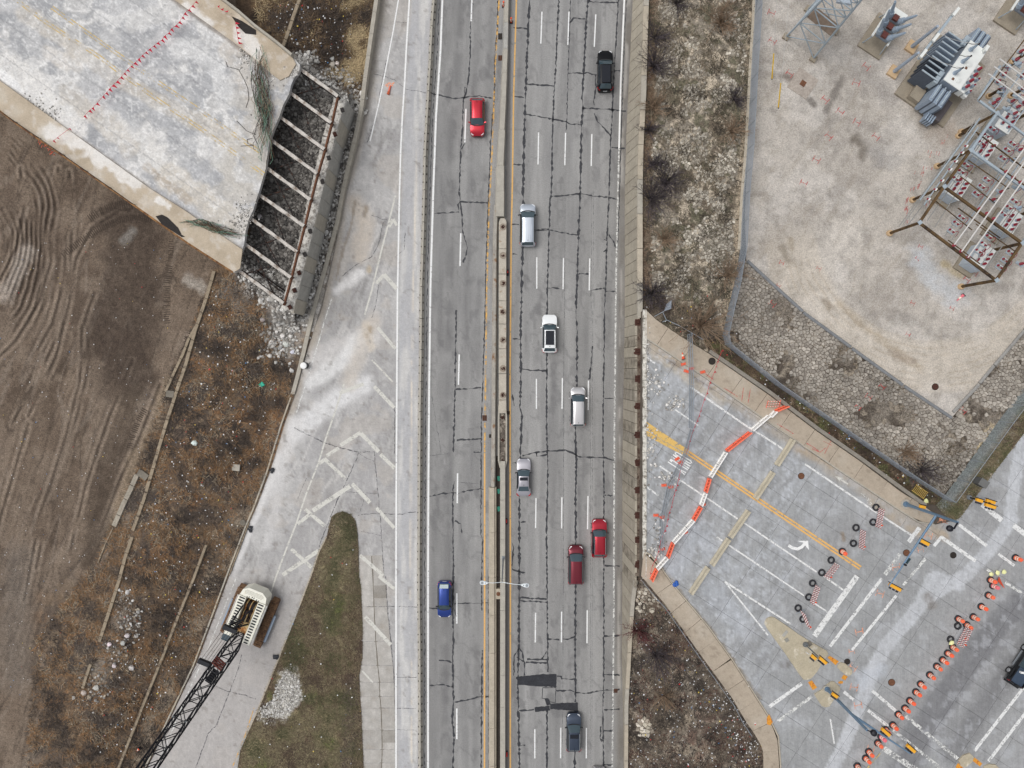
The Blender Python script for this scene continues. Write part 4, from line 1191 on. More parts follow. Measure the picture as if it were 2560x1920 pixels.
# bridge deck on the left
DECK = [(-95,205),(-95,-95),(520,-95),(544,-12),(600,38),(640,72),(690,110),(735,145),(750,162),(748,178),(735,196),(728,212),(722,236),(708,262),(698,292),(684,322),(674,350),(668,388),(664,422),(655,452),(648,478),(640,500),(634,523),(621,550),(614,577),(610,612),(602,632),(597,655),(600,672),(585,682),(469,607),(289,480),(46,312)]
CURB_SW = [(-95,140),(0,205),(376,475),(457,526),(602,625)]
CURB_NE = [(300,-95),(434,0),(593,116),(636,152),(676,190)]
def deck_col(x, y):
 c = base(x, C(168,168,169))
 u = x * .82 + y * .57; v = -x * .57 + y * .82
 n = fbm(x, y, 90,5,191); n2 = fbm(x, y, 26,4,192); s = fbm(u * .22, v, 12,4,193)
 c = mix(c, (s - .47) * 1.5, C(196,196,197)); c = mix(c, (.46 - s) * 1.4, C(148,150,154))
 dust = sstep(.50,.56, n + .18 * (n2 - .5))
 c = mix(c, dust * .45, C(206,203,198))
 cl = np.exp(-((v - 40) / 26.0) ** 2)
 c = mix(c, sstep(.56,.58, n + .2 * (n2 - .5)) * (1 - sstep(.60,.64, n + .2 * (n2 - .5))) * .6, C(232,230,227))
 for pts, w, rgb, a, nz in (([(0,150),(50,190),(110,240),(190,310)],46, C(222,219,214),.85,22),([(0,190),(40,220)],22, C(240,239,237),.8,12),([(120,130),(190,165)],26, C(208,202,194),.8,12),([(230,270),(300,330),(380,380),(420,440)],40, C(214,211,206),.85,22),
        ([(420,440),(480,480),(560,530),(600,560)],40, C(206,199,188),.85,16),([(330,60),(400,30),(440,10)],30, C(208,206,202),.6,16),([(440,115),(500,130),(540,170),(570,250)],30, C(212,211,209),.7,18),([(580,130),(610,190),(660,270),(640,380)],34, C(196,190,182),.8,14),
        ([(560,400),(600,460),(640,400)],40, C(198,195,190),.6,18),([(60,30),(300,200),(640,385)],26, C(196,188,176),.6,8),([(240,30),(290,60),(310,40)],14, C(224,222,219),.7,10),([(170,230),(250,300),(330,370)],34, C(192,184,172),.55,20),([(370,420),(470,500)],16, C(176,164,148),.7,8)):
  c = stroke(c, x, y, pts, w, rgb, a, .45, nz, 26,194)
 c = mix(c, sstep(.535,.56, fbm(x, y, 46,5,196)) * .28, C(222,220,217)); c = mix(c, .5 * ridge(x, y, 26,197), C(232,231,229)); c = mix(c, .35 * ridge(u * .3, v, 14,198,.94), C(222,221,219)); c = mix(c, .16 * sstep(.56,.6, fbm(x, y, 22,5,199)), C(138,140,144))
 d = np.minimum(dist_poly(x, y, CURB_SW), dist_poly(x, y, CURB_NE))
 c = mix(c, .7 * (1 - sstep(2,9, d + 6 * (n2 - .5))), C(132,122,112))
 c = mix(c, .4 * ((np.abs((v % 74) - 37) < 1.2) | (np.abs((u % 230) - 115) < 1.0)), C(128,128,130))
 c = mix(c, .6 * sstep(600,680, x + .25 * y) * sstep(.4,.6, n2), C(190,184,174))
 return c
DK = sheet('bridge_deck', DECK, 3.6, ZL, deck_col, M_DECK, skirt=.55)
tag(DK, 'dusty concrete bridge deck cut off above the exposed girders', 'bridge')
def dwalk_col(x, y):
 c = base(x, C(188,174,154)); n = fbm(x, y, 40,4,201); n2 = fbm(x, y, 14,3,202)
 c = mix(c, (.48 - n) * 1.8, C(160,146,126)); c = mix(c, (n - .55) * 2, C(204,196,182))
 for pts, w in (([(130,330),(215,360),(250,400)],26),([(250,385),(300,430),(340,455)],22),([(420,515),(395,500)],12),([(470,20),(520,60)],20),([(600,80),(640,130)],22)):
  c = stroke(c, x, y, pts, w, C(226,222,216),.85,.5,12,14,203)
 c = mix(c, .4 * sstep(.6,.7, n2), C(212,206,198))
 return c
sw = [(-95,137),(0,202),(376,472),(457,523),(606,624),(600,671),(585,680),(469,605),(289,478),(46,310),(-95,203)]
sheet('deck_sidewalk', [(x, y) for x, y in sw],4, ZL + .16, dwalk_col, M_WALK, DK, skirt=.16)
ne = [(310,-95),(437,0),(596,114),(640,150),(678,184),(700,200),(722,190),(740,160),(730,142),(690,108),(640,70),(600,36),(548,-5),(520,-95)]
sheet('deck_sidewalk', ne, 4, ZL + .16, dwalk_col, M_WALK, DK, skirt=.16)
for off in ((-3,0),(1.6,0)):
 part_line(DK, 'centre_line', M_YEL3,[(x + off[0], y + off[0] * -1.2) for x, y in [(-20,-42)] + T(0,0,[(150,0),(400,190),(850,480),(1060,640),(1380,870),(1740,1110),(2212,1450)]) + [(660,434)]],3.0, ZL + .01, step=20)
 part_line(DK, 'centre_line', M_YEL3,[(x + off[0], y + off[0] * -1.2) for x, y in T(0,0,[(450,60),(700,240),(1000,450),(1330,680),(1700,930),(2100,1210),(2250,1310)])],3.0, ZL + .01, step=20)
ed = MB(); ed.sweep([W(x, y, ZL - .25) for x, y in [(-95,203),(46,311),(289,479),(469,606),(585,681)]],[(-.14,0),(.12,0),(.12,.3),(-.14,.3)])
ed.build('fascia_angle', mat('rusty_fascia', C(150,112,72),.85,.1,.35,1.5, rust=C(96,62,40), rust_amt=.6), DK)
pp = MB(); pp.sweep([W(x, y, ZL + .1) for x, y in [(520,-95),(546,-8),(602,35),(642,70),(692,108),(734,143)]],[(-.18,0),(.18,0),(.12,.75),(-.12,.75)])
pp.build('parapet', M_CONC, DK)

# WALLS, GIRDERS, BARRIERS
def base_pt(y):
 return W(interp(WALL_B, y), y, 0.0)
def top_for(Y):
 lo, hi = -400.0,2400.0
 for _ in range(40):
  m = (lo + hi) / 2
  p = W(interp(WALL_TI, m), m, wall_zt(m))
  if p.y > Y: lo = m
  else: hi = m
 m = (lo + hi) / 2
 return W(interp(WALL_TI, m), m, wall_zt(m)), m
RW = thing('retaining_wall', 'tall tan panelled concrete wall along the right shoulder of the freeway', 'wall', base_pt(960))
M_PANEL = [mat('wall_panel_%s' % 'abc'[i], C(*c),.92,0,.16,.9,.25, speck=.12) for i, c in enumerate(((168,160,145),(163,155,141),(172,164,149)))]
M_PANEL_D = [mat('wall_panel_stained_%s' % 'ab'[i], C(*c),.92,0,.3,.8,.25, rust=C(124,116,104), rust_amt=.5, speck=.15) for i, c in enumerate(((158,150,136),(150,143,131)))]
ys = []
y = -70.0
while y < 1990:
 ys.append(y); y += 25.4
jn = MB()
for k, (y0, y1) in enumerate(zip(ys[:-1], ys[1:])):
 b0, b1 = base_pt(y0), base_pt(y1)
 (t0, m0),(t1, m1) = top_for(b0.y), top_for(b1.y)
 if (m0 < 797) != (m1 < 797) or abs(t0.z - t1.z) > .6: t1 = Vector((t0.x, b1.y, t0.z))
 g = .03
 d = (b1 - b0).normalized()
 b0, b1, t0, t1 = b0 + d * g, b1 - d * g, t0 + d * g, t1 - d * g
 th = Vector((.25,0,0))
 mb = MB(); mb.add([b0, b1, t1, t0, b0 + th, b1 + th, t1 + th, t0 + th],[(0,1,2,3),(7,6,5,4),(0,4,5,1),(1,5,6,2),(2,6,7,3),(3,7,4,0)])
 st = 790 < m0 < 1450
 mb.build('panel', (M_PANEL_D[k % 2] if st and random.random() < .6 else M_PANEL[random.randrange(3)]), RW)
 bk = .12
 q0, q1, q2, q3 = (p + Vector((bk, 0,0)) for p in (b0 - d * .1, b1 + d * .1, t1 + d * .1, t0 - d * .1))
 jn.add([q0, q1, q2, q3],[(0,1,2,3)])
tag(jn.build('joint_backing', M_CONC_D, RW), kind='stuff')
# coping on top
for ya, yb in ((-70,795),(1450,1990)):
 n = int((yb - ya) / 82)
 for i in range(n):
  a = ya + (yb - ya) * i / n + .6; b = ya + (yb - ya) * (i + 1) / n - .6
  pts = [W(interp(WALL_TI, t), t, wall_zt(t)) for t in np.linspace(a, b, 6)]
  w = .55 if yb < 1000 else .40
  mb = MB(); mb.sweep(pts, [(-.06,-.1),(-.06,.22),(w, .22),(w, -.1)]); mb.build('coping', M_CONC_T if i % 3 else M_CONC, RW)
# bridge seat and back wall
SEAT = thing('bridge_abutment', 'stripped right bridge abutment with rusty bearings and a chipped white back wall', 'abutment', W(1594,1120,6.5))
a, b = W(1589,802,6.45), W(1588,1440,6.45)
mb = MB(); mb.add([a, b, W(1603,1442,6.45), W(1603,800,6.45)] + [p - Vector((0,0,.6)) for p in (a, b, W(1603,1442,6.45), W(1603,800,6.45))],[(0,1,2,3),(0,4,5,1),(1,5,6,2),(2,6,7,3),(3,7,4,0)])
mb.build('seat', mat('bearing_seat', C(118,106,94),.95,0,.4,1.2, rust=C(70,52,44), rust_amt=.6, speck=.3), SEAT)
M_RUST = mat('deep_rust', C(76,48,40),.9,.1,.35,5, speck=.3)
M_RUST2 = mat('brown_rust', C(112,76,56),.9,.1,.35,4, speck=.3)
for yy in (806,879,947,1015,1087,1157,1225,1288,1349,1411):
 p = W(1594, yy, 6.45)
 mb = MB(); mb.box(p + Vector((0,0,.06)),(.62,.75,.12), random.uniform(-.2,.2)); mb.cyl(p + Vector((-.15,0,.2)), p + Vector((.2,.05,.22)),.16,.14,8)
 for q in range(5): mb.ico(p + Vector((random.uniform(-.4,.4), random.uniform(-.5,.5),.08)), random.uniform(.06,.14),.3)
 mb.build('bearing', M_RUST, SEAT)
for i, (ya, yb) in enumerate(((776,862),(863,950),(951,1040),(1041,1128),(1129,1216),(1217,1300),(1301,1372),(1373,1440))):
 mb = MB()
 pts = [W(1607 + random.uniform(-.7,.7), t, ZR - 1.0) for t in np.linspace(ya, yb, 8)]
 mb.sweep(pts, [(-.22,0),(.24,0),(.22,1.14),(-.2,1.1)])
 mb.build('back_wall_block', mat('chipped_concrete', C(206,202,192),.95,0,.3,2.2, rust=C(112,104,92), rust_amt=.45, speck=.2), SEAT)
# low wall and gutter on the left of the ramp
LW = [(944,-80),(940,0),(926,95),(913,188),(903,266),(887,347),(869,420),(856,480),(843,552),(814,665),(777,798),(757,885),(742,945),(731,985)]
LWZ = lambda y: float(np.interp(y, [-80,0,250,450,650,985],[1.5,1.5,1.2,.8,.5,.25]))
LWT = thing('ramp_wall', 'long low tan concrete wall along the left edge of the ramp', 'wall', W(900,300,0))
dl = densify(LW, 6)
for i in range(0, len(dl) - 1,9):
 seg = dl[i:i + 10]
 if len(seg) < 2: continue
 pts = [W(x, yy, LWZ(yy)) for x, yy in seg]
 dd = (pts[-1] - pts[0]).normalized() * .012
 pts[0] = pts[0] + dd; pts[-1] = pts[-1] - dd
 mb = MB(); mb.sweep(pts, [(-.22,-1.9),(.26,-1.9),(.26,0),(-.22,0)])
 # sunk into the ground below the ramp edge
 mb.build('wall_section', (M_CONC, M_CONC_G, M_CONC)[i % 3], LWT)
# retaining curb along the ramp further down
KC = thing('ramp_kerb', 'thin concrete kerb between the scrub and the lower ramp', 'kerb', W(622,1307,0))
kp = densify([(728,993),(705,1058),(668,1180),(634,1272),(616,1313),(566,1444),(525,1556),(484,1664),(430,1778),(384,1876),(360,1925),(330,1990)],12)
for i in range(0, len(kp) - 1,5):
 seg = kp[i:i + 6]
 if len(seg) < 2: continue
 pts = [W(x, yy, .0) for x, yy in seg]
 mb = MB(); mb.sweep(pts, [(-.1,-.1),(.1,-.1),(.09,.2),(-.09,.2)]); mb.build('kerb_stone', M_CONC if i % 2 else M_CONC_T, KC)
# kerb round the island, left side
KI = thing('island_kerb', 'pale kerb along the ramp side of the grass island', 'kerb', W(700,1640,0))
kp = densify(ISL_L[3:],14)
for i in range(0, len(kp) - 1,6):
 seg = kp[i:i + 7]
 if len(seg) < 2: continue
 pts = [W(x, yy, .0) for x, yy in seg]
 mb = MB(); mb.sweep(pts, [(-.1,-.05),(.1,-.05),(.08,.13),(-.1,.13)]); mb.build('kerb_stone', M_CONC_T if (i // 6) % 4 != 2 else M_CONC_G, KI)

# abutment on the left, girders
AB = thing('bridge_abutment', 'left bridge abutment wall with broken white top under the girder ends', 'abutment', W(800,500,0))
wt = densify(WT, 34)
for i, (p, q) in enumerate(zip(wt[:-1], wt[1:])):
 a, b = W(p[0], p[1], Z_AB), W(q[0], q[1], Z_AB)
 d = (b - a).normalized(); a = a + d * .02; b = b - d * .02
 n = Vector((d.y, -d.x, 0))
 if n.x > 0: n = -n
 lo = Vector((0,0,-Z_AB + .05))
 mb = MB(); mb.add([a, b, b + n * .32, a + n * .32, a + lo, b + lo, b + n * .32 + lo, a + n * .32 + lo],[(0,1,2,3),(0,4,5,1),(1,5,6,2),(2,6,7,3),(3,7,4,0)])
 mb.build('panel', (M_CONC_G, M_CONC, M_CONC_G)[i % 3], AB)
M_CHIP = mat('broken_concrete', C(204,200,192),.95,0,.28,3, rust=C(140,134,126), rust_amt=.5, speck=.35)
tb = densify([(853,248),(824,345),(773,565),(720,775)],12)
for i in range(0, len(tb) - 1,4):
 seg = tb[i:i + 5]
 mb = MB()
 pts = [W(x + random.uniform(-1.2,1.2), y, Z_AB - .35) for x, y in seg]
 mb.sweep(pts, [(-.8,0),(.75,0),(.7,.42),(-.75,.3)]); mb.build('top_block', M_CHIP, AB)
for x, y in Z(560,140,2.8,[(830,380),(778,550),(735,715),(690,880)]) + T(1,1,[(470,340),(375,700),(335,850),(295,995),(425,540)]):
 p = W(x, y, Z_AB + .1)
 mb = MB(); mb.box(p + Vector((0,0,.1)),(.42,.5,.2), random.uniform(.2,.5)); mb.build('bearing', M_RUST if random.random() < .4 else mat('bearing_hole', C(70,66,64),.9), AB)
GIRD = [((752,174),(845,240)),((724,231),(828,307)),((698,291),(811,373)),((675,348),(793,434)),((664,418),(776,499)),((646,485),(760,565)),((620,541),(743,630)),((617,613),(727,694)),((600,678),(709,758))]
M_GTOP = mat('girder_mortar', C(196,190,182),.95,0,.25,2.0, rust=C(128,112,98), rust_amt=.35, speck=.25)
M_STEEL = mat('black_steel', C(46,44,44),.8,.3,.3,3, rust=C(84,58,46), rust_amt=.45)
ZG = 6.3; GL = []
ords = ('farthest up', 'second from the top', 'third from the top', 'fourth from the top', 'fifth and middle', 'fourth from the bottom', 'third from the bottom', 'second from the bottom', 'lowest')
for i, (p, q) in enumerate(GIRD):
 a, b = W(p[0], p[1], ZG), W(q[0], q[1], ZG)
 d = (b - a).normalized()
 a2 = a - d * .6
 G = thing('girder', 'exposed steel girder with crusted pale top, %s of the nine' % ords[i], 'girder', a, group='girders left from the removed bridge span')
 GL.append(G)
 mb = MB(); mb.bar(a2 + Vector((0,0,-.02)), b + Vector((0,0,-.02)),.42,.06); mb.build('top_flange', M_STEEL, G)
 mb = MB(); n = int((b - a2).length / .5); L = (b - a2).length
 s = Vector((-d.y, d.x, 0))
 vs, fs = [],[]
 for k in range(n + 1):
  c = a2 + d * (L * k / n)
  w1, w2 = .2 + random.uniform(-.03,.03),.2 + random.uniform(-.03,.03)
  h = .05 + random.uniform(0,.05)
  vs += [c + s * w1 + Vector((0,0,.015)), c + s * w1 * .8 + Vector((0,0, h)), c - s * w2 * .8 + Vector((0,0, h)), c - s * w2 + Vector((0,0,.015))]
 for k in range(n):
  for e in range(3): fs.append((k * 4 + e, k * 4 + e + 1,(k + 1) * 4 + e + 1,(k + 1) * 4 + e))
 mb.add(vs, fs); mb.build('mortar_crust', M_GTOP, G)
 mb = MB(); mb.bar(a2 + Vector((0,0,-.5)), b + Vector((0,0,-.5)),.03,.9); mb.build('web', M_STEEL, G)
 mb = MB(); mb.bar(a2 + Vector((0,0,-.97)), b + Vector((0,0,-.97)),.36,.05); mb.build('bottom_flange', M_STEEL, G)
EB = thing('end_diaphragm', 'rusty brown steel beam joining the girder ends at the abutment', 'steel beam', W(845,246, ZG - .2))
mb = MB()
ends = [W(q[0] + 1, q[1] + 6, ZG - .35) for p, q in GIRD]
ends[0] = W(845,243, ZG - .35)
for a, b in zip(ends[:-1], ends[1:]):
 m2 = MB(); m2.bar(a, b, .16,.5); m2.build('beam_section', M_RUST2, EB)
# cross bracing
for i in range(8):
 a0, b0 = (W(*GIRD[i][0], ZG - .9), W(*GIRD[i][1], ZG - .9)); a1, b1 = (W(*GIRD[i + 1][0], ZG - .9), W(*GIRD[i + 1][1], ZG - .9))
 for f, g in ((.15,.8),(.62,.1)) if i in (0,2,3,4,6,7) else ((.3,.75),):
  p = a0 + (b0 - a0) * f; q = a1 + (b1 - a1) * g
  mb = MB(); mb.bar(p, q, .12,.12)
  mb.build('brace', M_STEEL, GL[i])
# fallen rebar bundle at the lower corner
mb = MB()
for k in range(9):
 a = W(640 + random.uniform(-4,4),672 + k * 1.2,3.6); b = W(744 + random.uniform(-3,3),745 + k * 1.5,3.7)
 m = (a + b) / 2 + Vector((random.uniform(-.2,.2), random.uniform(-.2,.2),.2)); mb.tube([a, m, b],.03,4)
tag(mb.build('rebar_bundle', M_STEEL), 'bundle of black bars lying under the lowest girders', 'rebar')

# temporary barrier beside the ramp
JB = [(-.30,0),(.30,0),(.30,.08),(.14,.32),(.10,.81),(-.10,.81),(-.14,.32),(-.30,.08)]
M_BAR = mat('barrier_concrete', C(172,167,156),.92,0,.14,1.2, speck=.1)
o1 = ('first', 'second', 'third', 'fourth', 'fifth', 'sixth', 'seventh', 'eighth', 'ninth', 'tenth', 'eleventh', 'twelfth', 'thirteenth')
ORD = [w + ' from the top' for w in o1] + [w + ' from the bottom' for w in o1[::-1]]
ybars = [-84,-6,72,156,233,315,396,478,558,638,718,797,874,953,1028,1105,1183,1260,1338,1416,1492,1564,1642,1720,1794,1871,1949]
for i, (ya, yb) in enumerate(zip(ybars[:-1], ybars[1:])):
 xa, xb = interp(LBAR, ya), interp(LBAR, yb)
 a, b = W(xa, ya + .8,0), W(xb, yb - .8,0)
 c = (a + b) / 2
 G = thing('concrete_barrier', 'grey concrete barrier section, %s of the row beside the ramp' % ORD[i], 'barrier', c, group='barrier row between ramp and freeway')
 mb = MB(); mb.sweep([a, b], JB); mb.build('body', M_BAR, G)
 d = (b - a).normalized()
 for t in (.25,.5,.75):
  for s in (-1,1):
   n = Vector((-d.y, d.x, 0)) * .19 * s
   p = a + (b - a) * t + n + Vector((0,0,.3))
   mb = MB(); mb.box(p, (.16,.14,.12)); mb.build('pin_pocket', mat('pin_pocket', C(70,66,60),.9), G)
 mb = MB(); mb.cyl(b + d * .05, b + d * .05 + Vector((0,0,.7)),.06,.06,6); mb.build('link_pin', M_STEEL, G)

# median
MED = thing('median_barrier', 'pale concrete median barrier down the middle of the freeway', 'barrier', W(1256,960,0))
up = [(1270,-80),(1267,0),(1264,130),(1259,250),(1255,330),(1251,420),(1250,545)]
dm = densify(up, 60)
for a, b in zip(dm[:-1], dm[1:]):
 A, B = W(a[0], a[1],0), W(b[0], b[1],0)
 d = (B - A).normalized() * .01
 wtop = float(np.interp((a[1] + b[1]) / 2,[0,300,480],[.26,.34,.52]))
 mb = MB(); mb.sweep([A + d, B - d],[(-wtop - .1,0),(wtop + .1,0),(wtop, .35),(wtop - .04,.95),(-wtop + .04,.95),(-wtop, .35)]); mb.build('barrier_section', M_CONC_G if int(a[1]) % 2 else M_BAR, MED)
lw = densify([(1241,515),(1238,600),(1237,720),(1236,860),(1235,1000),(1234,1140),(1233,1215)],75)
for a, b in zip(lw[:-1], lw[1:]):
 A, B = W(a[0], a[1],0), W(b[0], b[1],0)
 mb = MB(); mb.sweep([A, B],[(-.3,0),(.3,0),(.28,.5),(.16,.8),(-.1,.85),(-.28,.4)]); mb.build('side_wall', mat('median_stained', C(170,165,155),.92,0,.2,1.0, rust=C(140,108,80), rust_amt=.25, speck=.12), MED)
lw = densify([(1232,1216),(1232,1440),(1232,2000)],82)
for a, b in zip(lw[:-1], lw[1:]):
 A, B = W(a[0], a[1] + .4,0), W(b[0], b[1] - .4,0)
 mb = MB(); mb.sweep([A, B],[(-.5,0),(.5,0),(.5,.28),(.42,.55),(.28,.6),(.2,.82),(-.36,.82),(-.42,.45),(-.5,.4)]); mb.build('side_wall', M_CONC_T, MED)
rw = densify([(1257,1150),(1257,1440),(1257,2000)],78)
for a, b in zip(rw[:-1], rw[1:]):
 A, B = W(a[0], a[1] + .4,0), W(b[0], b[1] - .4,0)
 mb = MB(); mb.sweep([A, B],[(-.36,0),(.36,0),(.33,.5),(.3,.95),(-.3,.95),(-.33,.5)]); mb.build('barrier_section', M_BAR, MED)
gp = MB(); pxpoly(gp, [(1240,1140),(1252,1140),(1252,2000),(1240,2000)],.06)
gp.build('gap_floor', mat('dark_dirt', C(58,52,48),.95,0,.4,4, speck=.4), MED)  # slot floor in one dark colour between the two walls
ft = MB()
foot = thing('pier_footing', 'long tan pier footing on the median with rusty column stubs', 'footing', W(1256,800,0))
M_FOOT = mat('footing_concrete', C(182,174,160),.92,0,.16,1.3, rust=C(150,124,100), rust_amt=.15, speck=.1)
yb_ = [545,622,685,752,810,872,934,1000,1034]
for a, b in zip(yb_[:-1], yb_[1:]):
 ch = [(1247, a + .6),(1265.5, a + .6),(1265.5, b - .6),(1247, b - .6)]
 if a == 545: ch = [(1247, a + 10),(1251, a + 1),(1262, a + 1),(1266, a + 10),(1265.5, b - .6),(1247, b - .6)]
 mb = MB(); mb.prism([tuple(W(x, y, .9)[:2]) for x, y in ch],0,.9); mb.build('footing_block', M_FOOT, foot)
for i, yy in enumerate((567,638.5,708.6,779.5,850,921,988)):
 p = W(1257.5, yy, .9)
 mb = MB()
 mb.cyl(p, p + Vector((0,0,.06)),.42,.40,14)
 o = mb.build('column_stub', mat('crumbled_stub', C(150,138,124),.95,0,.4,5, speck=.3), foot)
 mb = MB()
 for q in range(11):
  t = random.uniform(0,6.28); r = random.uniform(.05,.34)
  a = p + Vector((r * math.cos(t), r * math.sin(t),.04)); b = p + Vector((r * .6 * math.cos(t + 1.4), r * .6 * math.sin(t + 1.4),.16))
  mb.tube([a, b],.04,4)
 mb.build('rebar', M_RUST, foot).parent = o
 o.children[0].location = (0,0,0)
mb = MB(); mb.prism([tuple(W(x, y, .5)[:2]) for x, y in ((1248,1046),(1251,1036),(1256,1033),(1261,1036),(1264,1046),(1264,1150),(1261,1160),(1256,1163),(1251,1160),(1248,1150))],0,.5)
mb.build('broken_pit', mat('pit_rubble', C(96,88,80),.95,0,.5,2.0, rust=C(170,160,146), rust_amt=.4, speck=.35), foot)
for yy in (1044,1100,1153):
 p = W(1257, yy, .5); mb = MB()
 for q in range(14):
  t = random.uniform(0,6.28); r = random.uniform(.05,.36)
  mb.tube([p + Vector((r * math.cos(t), r * math.sin(t),.02)), p + Vector((r * .5 * math.cos(t + 1.2), r * .5 * math.sin(t + 1.2),.2))],.04,4)
 mb.build('rebar', M_RUST, foot)
mb = MB(); mb.sweep([W(x, y, 0) for x, y in ((1248,1012),(1247,1045),(1247,1150),(1251,1166),(1257,1170),(1263,1166),(1266,1150),(1266,1045),(1264,1005))],[(-.1,0),(.1,0),(.1,.75),(-.1,.75)]); mb.build('rim', M_CONC, foot)
for yy, h in ((1196,14),(1228,13),(1272,22)):
 mb = MB(); mb.box(W(1247, yy, .2),(.35,.6,.12),.2); tag(mb.build('green_bag', mat('green_plastic', C(28,120,100),.5)), 'green plastic scrap in the median slot, %s' % {1196: 'uppermost', 1228: 'middle one', 1272: 'lowest'}[yy], 'litter')
# round cap in the slot
p = W(1246,1485,.6)
cp = thing('pole_base', 'buff concrete block with round brown cap in the median slot below the lamp', 'pole base', W(1246,1485,0))
mb = MB(); mb.box(p + Vector((0,0,-.3)),(.62,1.3,.6)); mb.build('block', M_CONC_T, cp)
mb = MB(); mb.cyl(p, p + Vector((0,0,.05)),.27,.25,16); mb.build('cap', M_RUST2, cp)
# street lamp on the median
LMP = thing('street_lamp', 'tall grey twin-arm street lamp standing on the median barrier', 'street lamp', W(1258,1394,.95))
M_GALV = mat('galvanised', C(150,156,160),.5,.4,.1,3)
M_WPAINT = mat('lamp_white', C(226,232,234),.4,0,.04,3)
pb = W(1258,1394,.95); zt = 10.7; ptp = Vector((pb.x, pb.y, zt))
mb = MB(); mb.box(pb + Vector((0,0,.1)),(.4,.4,.2)); mb.build('foot_plate', M_GALV, LMP)
mb = MB(); mb.cyl(pb + Vector((0,0,.15)), ptp, .12,.06,10); mb.build('pole', M_GALV, LMP)
for ex, ey, sgn in ((1210.5,1457,-1),(1312,1463,1)):
 e = W(ex, ey, zt + .4)
 mb = MB(); mb.tube([ptp, ptp + (e - ptp) * .5 + Vector((0,0,.15)), e - (e - ptp).normalized() * .35],.035,6); mb.build('arm', M_WPAINT, LMP)
 d = (e - ptp); d.z = 0; d.normalize(); s = Vector((-d.y, d.x, 0))
 vs = [e - d * .45 + s * .07, e - d * .1 + s * .2, e + d * .2 + s * .24, e + d * .42 + s * .2, e + d * .52, e + d * .42 - s * .2, e + d * .2 - s * .24, e - d * .1 - s * .2, e - d * .45 - s * .07]
 mb = MB(); mb.prism([tuple(v[:2]) for v in vs], e.z - .05, e.z + .1,.12); h = mb.build('lamp_head', M_WPAINT, LMP)
 mb = MB(); c = e + d * .22; mb.cyl((c.x, c.y, e.z + .1),(c.x, c.y, e.z + .13),.16,.14,14); mb.build('photocell', M_GALV, h)
 mb = MB(); c = e - d * .12; mb.cyl((c.x, c.y, e.z + .1),(c.x, c.y, e.z + .13),.05,.05,8); mb.build('bolt', M_STEEL, h)
# markers along the median
M_OR = mat('safety_orange', C(232,84,44),.55,0,.06,3)
M_OR2 = mat('faded_orange', C(226,110,84),.6,0,.1,3)
M_BLK = mat('black_rubber', C(44,44,48),.75,0,.2,4)
M_WHT = mat('white_plastic', C(238,238,236),.45,0,.04,3)
M_REFL = mat('white_sheeting', C(246,232,214),.5,0,.04,3)
for px, py, lb in ((1269,682, 'small dark marker with red face beside the pier footing'),(1266,1303, 'small dark marker with red face on the median below the silver sedan'),(1267,1884, 'small dark marker with red face on the median near the bottom edge')):
 q = W(px, py, 0); G = thing('delineator', lb, 'marker', q)
 mb = MB(); mb.box(q + Vector((0,0,.05)),(.28,.8,.1)); mb.build('base', M_BLK, G)
 mb = MB(); mb.box(q + Vector((0,.08,.35)),(.16,.1,.55), M=Matrix.Rotation(.5,3, 'X')); mb.build('panel', mat('red_reflector', C(196,62,56),.4), G)
for px, py, lb in ((1259,16, 'red and white post marker left of the median at the top edge'),(1278,56, 'red and white post marker right of the median near the top edge')):
 q = W(px, py, 0); G = thing('delineator', lb, 'marker', q)
 mb = MB(); mb.box(q + Vector((0,0,.04)),(.4,.4,.08)); mb.build('base', M_BLK, G)
 mb = MB(); mb.cyl(q, q + Vector((0,0,1.1)),.12,.1,8); mb.build('post', M_OR, G)
 for h in (.45,.75):
  mb = MB(); mb.cyl(q + Vector((0,0, h)), q + Vector((0,0, h + .12)),.128,.12,8); mb.build('band', M_REFL, G)

# old rails and kerbs in the earth
M_OLD = mat('weathered_rail', C(152,138,118),.95,0,.25,1.6, rust=C(100,88,76), rust_amt=.3, speck=.2)
def old_rail(pts, w, label, cat='rail', seg=34, h=.35, m=None):
 G = thing('old_rail', label, cat, W(*pts[0], land_zs(*pts[0])))
 d = densify(pts, 6)
 i = 0
 while i < len(d) - 1:
  n = random.randint(seg // 6 - 1, seg // 6 + 2)
  s = d[i:i + n + 1]
  if len(s) >= 2:
   P = [W(x, y, land_zs(x, y) + h * .75) for x, y in s]
   zm = sum(p.z for p in P) / len(P)
   for k, p in enumerate(P): p.z = zm * .5 + p.z * .5
   dd = (P[-1] - P[0]).normalized() * .04
   P[0] = P[0] + dd; P[-1] = P[-1] - dd
   mb = MB(); mb.sweep(P, [(-w / 2,-h),(w / 2,-h),(w / 2 * .9,0),(-w / 2 * .9,0)]); mb.build('rail_section', m or M_OLD, G)
  i += n
 return G
old_rail(RAIL[1:10],.42, 'long weathered tan rail between bare earth and scrub, upper run')
old_rail([(330,1342),(312,1394),(298,1449),(278,1512),(254,1585),(247,1605)],.42, 'weathered tan rail beside the rubble at lower left')
old_rail([(226,1660),(214,1695),(206,1722)],.36, 'short broken stub of rail below the lower left rubble')
old_rail([(489,816),(470,850),(457,885),(440,920),(421,962),(413,980)],.34, 'thinner branch of rail splitting left from the long upper rail')
old_rail([(342,1186),(325,1225),(308,1260),(284,1316)],.62, 'wide weathered concrete gutter beside the long rail', 'gutter', 40,.3, mat('old_gutter', C(158,150,136),.95,0,.25,1.5, speck=.2))
old_rail([(343,1180),(352,1184),(368,1196)],.9, 'grey concrete block at the head of the gutter', 'block', 60,.4, M_CONC_D)
old_rail([(283,1318),(262,1362),(244,1408)],.16, 'thin dark edging strip below the gutter', 'edging', 40,.2)
